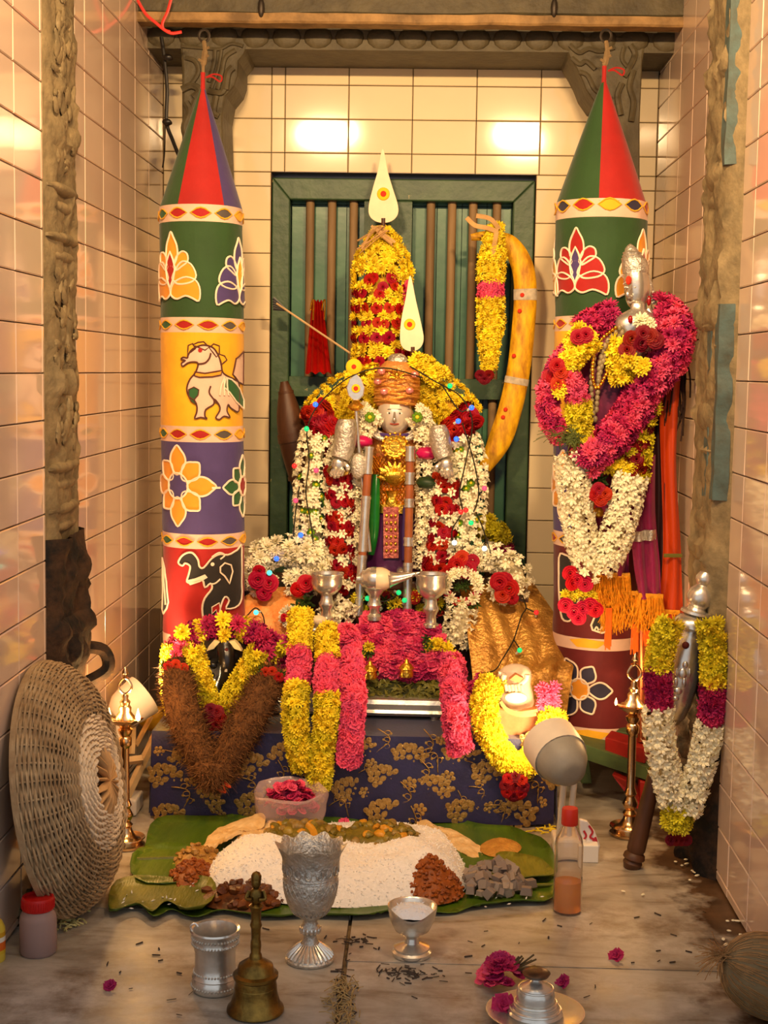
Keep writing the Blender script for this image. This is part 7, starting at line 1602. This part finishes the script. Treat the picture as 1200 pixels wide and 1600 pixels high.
# oil bottle
glassm = M('clear_bottle_plastic', (244, 236, 226), rough=.05, trans=.95, ior=1.06, spec=.9, coat=.6)
oilm = M('golden_oil', (255, 176, 6), rough=.12, trans=.55, ior=1.1)
c = ground(886, 1424); Y = c.y; root = thing('oil_bottle', c, 'clear bottle with red cap, a third full of golden oil', 'bottle')
h = lambda d: S(d, Y)
MB().lathe([(0, h(0)), (h(20), h(0)), (h(23), h(3)), (h(23), h(58)), (h(22), h(60)), (h(23), h(62)), (h(23), h(110)), (h(21), h(122)), (h(15), h(136)), (h(11), h(142)), (h(11), h(150)), (h(9.5), h(150)), (h(9.5), h(142)), (h(20), h(120)), (h(21.5), h(108)), (h(21.5), h(4)), (0, h(3))], c, 32).build('bottle_body', glassm, root, angle=.9)
MB().lathe([(0, h(4)), (h(21.2), h(4)), (h(21.2), h(52)), (0, h(52))], c, 32).build('oil', oilm, root, angle=.6)
cap = MB().lathe([(h(13), h(144)), (h(13.5), h(146)), (h(13), h(168)), (h(12), h(171)), (0, h(171))], c, 28).build('screw_cap', M('red_cap_plastic', (190, 42, 22), rough=.4), root, angle=.6)
# printed packet and small box behind the bottle
root = thing('printed_packet', ground(922, 1352), 'crumpled white packet with red print on a small box behind the bottle', 'packet')
MB().box(tuple(ground(918, 1350) + Vector((.004, .02, .016))), (.032, .03, .032)).build('white_box', M('white_card', (226, 220, 210), rough=.6), root, smooth=False, bevel=.002)
pkm = M('packet_paper', (232, 222, 216), rough=.35, var=.06, bump=.5, bscale=40); redp = M('red_print', (176, 30, 44), rough=.5)
pts = [(905, 1280), (918, 1284), (930, 1300), (938, 1322), (934, 1344), (918, 1342), (908, 1340)]
MB().prism([at(x, y, 2.50) for x, y in pts], (0, .012, 0)).build('packet_body', pkm, root, smooth=False, bevel=.003)
for s, x, y, sz in (('SAY', 911, 1331, .0115), ('G', 919, 1341, .0095)):
    cu = bpy.data.curves.new('printed_letters', 'FONT'); cu.body = s; cu.size = sz; cu.extrude = .0003; cu.materials.append(redp)
    t = bpy.data.objects.new('printed_letters', cu); COL.objects.link(t); p = at(x, y, 2.4975); me_ = bpy.data.meshes.new_from_object(t); bpy.data.objects.remove(t); me_.materials.clear(); me_.materials.append(redp); t = put('printed_letters', me_, root, p); t.rotation_euler = (PI / 2, .18 if s != 'G' else .1, 0)
for pts in ([(920, 1290), (926, 1300), (922, 1308), (930, 1312)], [(912, 1298), (916, 1306), (912, 1312)], [(926, 1312), (932, 1316), (930, 1308)]): MB().tube(smooth_path(px_path(pts, 2.498), 4), S(1.7, 2.5), 4, flat=.3).build('red_flourish', redp, root)
# red lidded jar
c = ground(60, 1488); Y = c.y; root = thing('plastic_jar', c, 'clear plastic jar with red screw lid and dark contents beside the basket', 'jar'); h = lambda d: S(d, Y)
MB().lathe([(0, 0), (h(27), 0), (h(30), h(4)), (h(30), h(58)), (h(28), h(66)), (h(23), h(74)), (h(23), h(78)), (h(21), h(78)), (h(21), h(74)), (h(26), h(64)), (h(28), h(56)), (h(28), h(4)), (0, h(3))], c, 32).build('jar_body', M('hazy_plastic', (206, 176, 168), rough=.22, trans=.55, ior=1.2), root, angle=.9)
MB().lathe([(0, h(4)), (h(26), h(4)), (h(26), h(22)), (0, h(24))], c, 28).build('dark_contents', M('grey_powder', (70, 66, 64), rough=.8), root)
lid = MB().lathe([(h(25), h(74)), (h(26), h(76)), (h(26), h(92)), (h(25), h(95)), (h(22), h(95)), (h(21), h(92)), (0, h(92))], c, 36).build('screw_lid', M('red_lid_plastic', (186, 20, 18), rough=.4), root, angle=.6)
mb = MB()
for k in range(40): a = 2 * PI * k / 40; mb.tube([c + Vector((h(26.2) * math.cos(a), h(26.2) * math.sin(a), h(77))), c + Vector((h(26.2) * math.cos(a), h(26.2) * math.sin(a), h(91)))], h(.7), 4)
mb.build('lid_ridges', M('red_lid_plastic', (186, 20, 18)), lid)
# yellow label bottle cut by the frame
c = ground(-10, 1500); Y = c.y; root = thing('labelled_bottle', c, 'yellow and orange labelled bottle cut off by the left picture edge', 'bottle'); h = lambda d: S(d, Y)
MB().lathe([(0, 0), (h(18), 0), (h(19), h(3)), (h(19), h(55)), (h(14), h(66)), (h(8), h(72)), (h(8), h(84)), (0, h(84))], c, 26).build('bottle_body', M('yellow_plastic', (206, 180, 60), rough=.4), root, angle=.8)
for z0, z1, cc in ((14, 20, (200, 170, 40)), (20, 34, (206, 96, 24)), (34, 42, (220, 214, 200)), (42, 50, (196, 150, 30))): MB().lathe([(h(19.3), h(z0)), (h(19.3), h(z1))], c, 26).build('label_band', M('label_%d' % z0, cc, rough=.45), root)
# crumpled foil packet and petals near the jar
root = thing('foil_packet', ground(28, 1470), 'crumpled olive foil packet behind the red-lidded jar', 'packet')
MB().ball(at(24, 1428, 2.155) , (S(36, 2.12), .045, S(44, 2.12)), 20, 14, fn=lambda d: 1 + .32 * noise.noise(d * 2.6) + .12 * noise.noise(d * 7)).build('foil', M('olive_foil', (92, 82, 46), rough=.25, metal=.5, col2=(50, 44, 26), vscale=20), root, smooth=False)
root = thing('flower_basket_tray', ground(66, 1410), 'low heap of orange yellow loose petals behind the red-lidded jar', 'petals', kind='stuff')
mb = MB()
for k in range(260):
    q = ground(72 + R.gauss(0, 16), 1408 + R.gauss(0, 11)); q.z = .005 + R.random() * .045 * math.exp(-((q.x - ground(70, 1400).x) / .03) ** 2); d = Vector((R.gauss(0, 1), R.gauss(0, 1), R.gauss(0, .6))).normalized() * .008; s = d.cross(Vector((R.random(), 1, R.random()))).normalized() * .0022; mb.add([q - d, q + s, q + d, q - s], [(0, 1, 2, 3)])
mb.build('loose_petals', M('stale_petal', (196, 136, 34), rough=.7, var=.3), root, smooth=False)
root = thing('petal_scraps', ground(105, 1445), 'pale green petal scraps and pods on the floor under the basket', 'petals', kind='stuff')
mb = MB()
for k in range(42):
    q = ground(104 + R.gauss(0, 12), 1442 + R.gauss(0, 7)) + Vector((0, 0, .004)); d = Vector((R.gauss(0, 1), R.gauss(0, 1), R.gauss(0, .2))).normalized() * .009; mb.tube([q - d, q + Vector((0, 0, .003)), q + d], .0014, 4)
mb.build('pale_scraps', M('pale_petal', (206, 196, 126), rough=.6), root)
root = thing('petal_scraps', ground(870, 1296), 'yellow petals strewn on the marble at the table corner', 'petals', kind='stuff')
mb = MB()
for k in range(14):
    q = ground(850 + R.gauss(0, 12), 1298 + R.gauss(0, 4)) + Vector((0, 0, .003)); d = Vector((R.gauss(0, 1), R.gauss(0, .6), R.gauss(0, .2))).normalized() * .009; mb.tube([q - d, q + Vector((0, 0, .002)), q + d], .0016, 4)
mb.build('yellow_scraps', YEL, root)
# dirt, ash and leaf bits
mb = MB()
for cx_, cy3, sx_, sy_, n_ in ((635, 1522, 26, 7, 60), (555, 1472, 16, 5, 26), (900, 1480, 200, 50, 34), (540, 1540, 10, 30, 40), (250, 1520, 120, 40, 14)):
    for k in range(n_):
        q = ground(cx_ + R.gauss(0, sx_), cy3 + R.gauss(0, sy_)) + Vector((0, 0, .0016)); d = Vector((R.gauss(0, 1), R.gauss(0, .7), 0)).normalized() * R.uniform(.002, .007); mb.tube([q - d, q + d], R.uniform(.0005, .0014), 4)
o = mb.build('floor_litter', M('ash_litter', (66, 54, 44), rough=.9), None); setp(o, 'dark ash crumbs and leaf bits scattered over the marble floor', 'litter', kind='stuff')
mb = MB()
for cx_, cy3, n_ in ((1075, 1352, 8), (1110, 1375, 5), (1145, 1440, 4), (1162, 1465, 4), (1135, 1480, 2), (965, 1405, 2)):
    for k in range(n_): q = ground(cx_ + R.gauss(0, 14), cy3 + R.gauss(0, 6)) + Vector((0, 0, .004)); mb.ball(q, (R.uniform(.003, .007), .003, .0015), 6, 4, Matrix.Rotation(R.uniform(0, 3), 3, 'Z'))
o = mb.build('fallen_white_petals', WHT, None); setp(o, 'white petals fallen on the dirty strip along the right wall', 'petals', kind='stuff')
# straw wisps on the slab joint
mb = MB()
for k in range(150):
    q = ground(536 + R.gauss(0, 13), 1560 + R.uniform(-28, 45)) + Vector((0, 0, R.uniform(.001, .006))); d = Vector((R.gauss(0, .5), R.gauss(0, 1), R.gauss(0, .15))).normalized() * R.uniform(.004, .014); mb.tube([q - d, q + Vector((R.gauss(0, .002), 0, .002)), q + d], .0007, 4)
o = mb.build('straw_wisps', M('straw', (176, 146, 92), rough=.8, var=.3), None); setp(o, 'straw coloured grain husks along the marble joint at the front', 'straw', kind='stuff')
# coconut at the lower corner
cq = ground(1182, 1590); root = thing('coconut', (cq.x, cq.y, 0), 'husked brown coconut with fibrous tip in the lower corner', 'coconut')
husk = M('coconut_husk', (156, 132, 92), rough=.85, col2=(112, 94, 64), vscale=18, stretch=(.3, 1, 1), spread=.9, bump=1, bscale=60)
cc_ = Vector((cq.x + .018, cq.y + .005, .056)); rq_ = Matrix.Rotation(.35, 3, 'Y')
MB().ball(cc_, (.082, .056, .056), 28, 20, rq_, fn=lambda d: (1 - .18 * max(0, -d.x) ** 3) * (1 + .02 * noise.noise(d * 3))).build('husk', husk, root)
mb = MB()
for k in range(420):
    a = R.uniform(0, 2 * PI); x0_ = R.uniform(-.98, .2); L_ = R.uniform(.15, .5); pts = []
    for i in range(4):
        x = max(-1, min(1, x0_ + L_ * i / 3)); r = math.sqrt(max(0, 1 - x * x)); d = Vector((x, r * math.cos(a), r * math.sin(a))); kk = (1 - .18 * max(0, -d.x) ** 3) * 1.012
        pts.append(cc_ + rq_ @ Vector((d.x * .082 * kk, d.y * .056 * kk, d.z * .056 * kk)))
    mb.tube(pts, .0006, 3)
tipq = cc_ + rq_ @ Vector((-.072, 0, 0))
for k in range(70): e = tipq + Vector((R.uniform(-.035, 0), R.gauss(0, .016), R.gauss(-.004, .014))); e.z = max(.002, e.z); mb.tube(smooth_path([tipq + Vector((.01, R.gauss(0, .008), R.gauss(0, .008))), tipq.lerp(e, .5) + Vector((0, 0, .004)), e], 3), .0006, 3)
o = mb.build('husk_fibres', M('coir', (170, 128, 78), rough=.8, var=.3), root); o['kind'] = 'stuff'
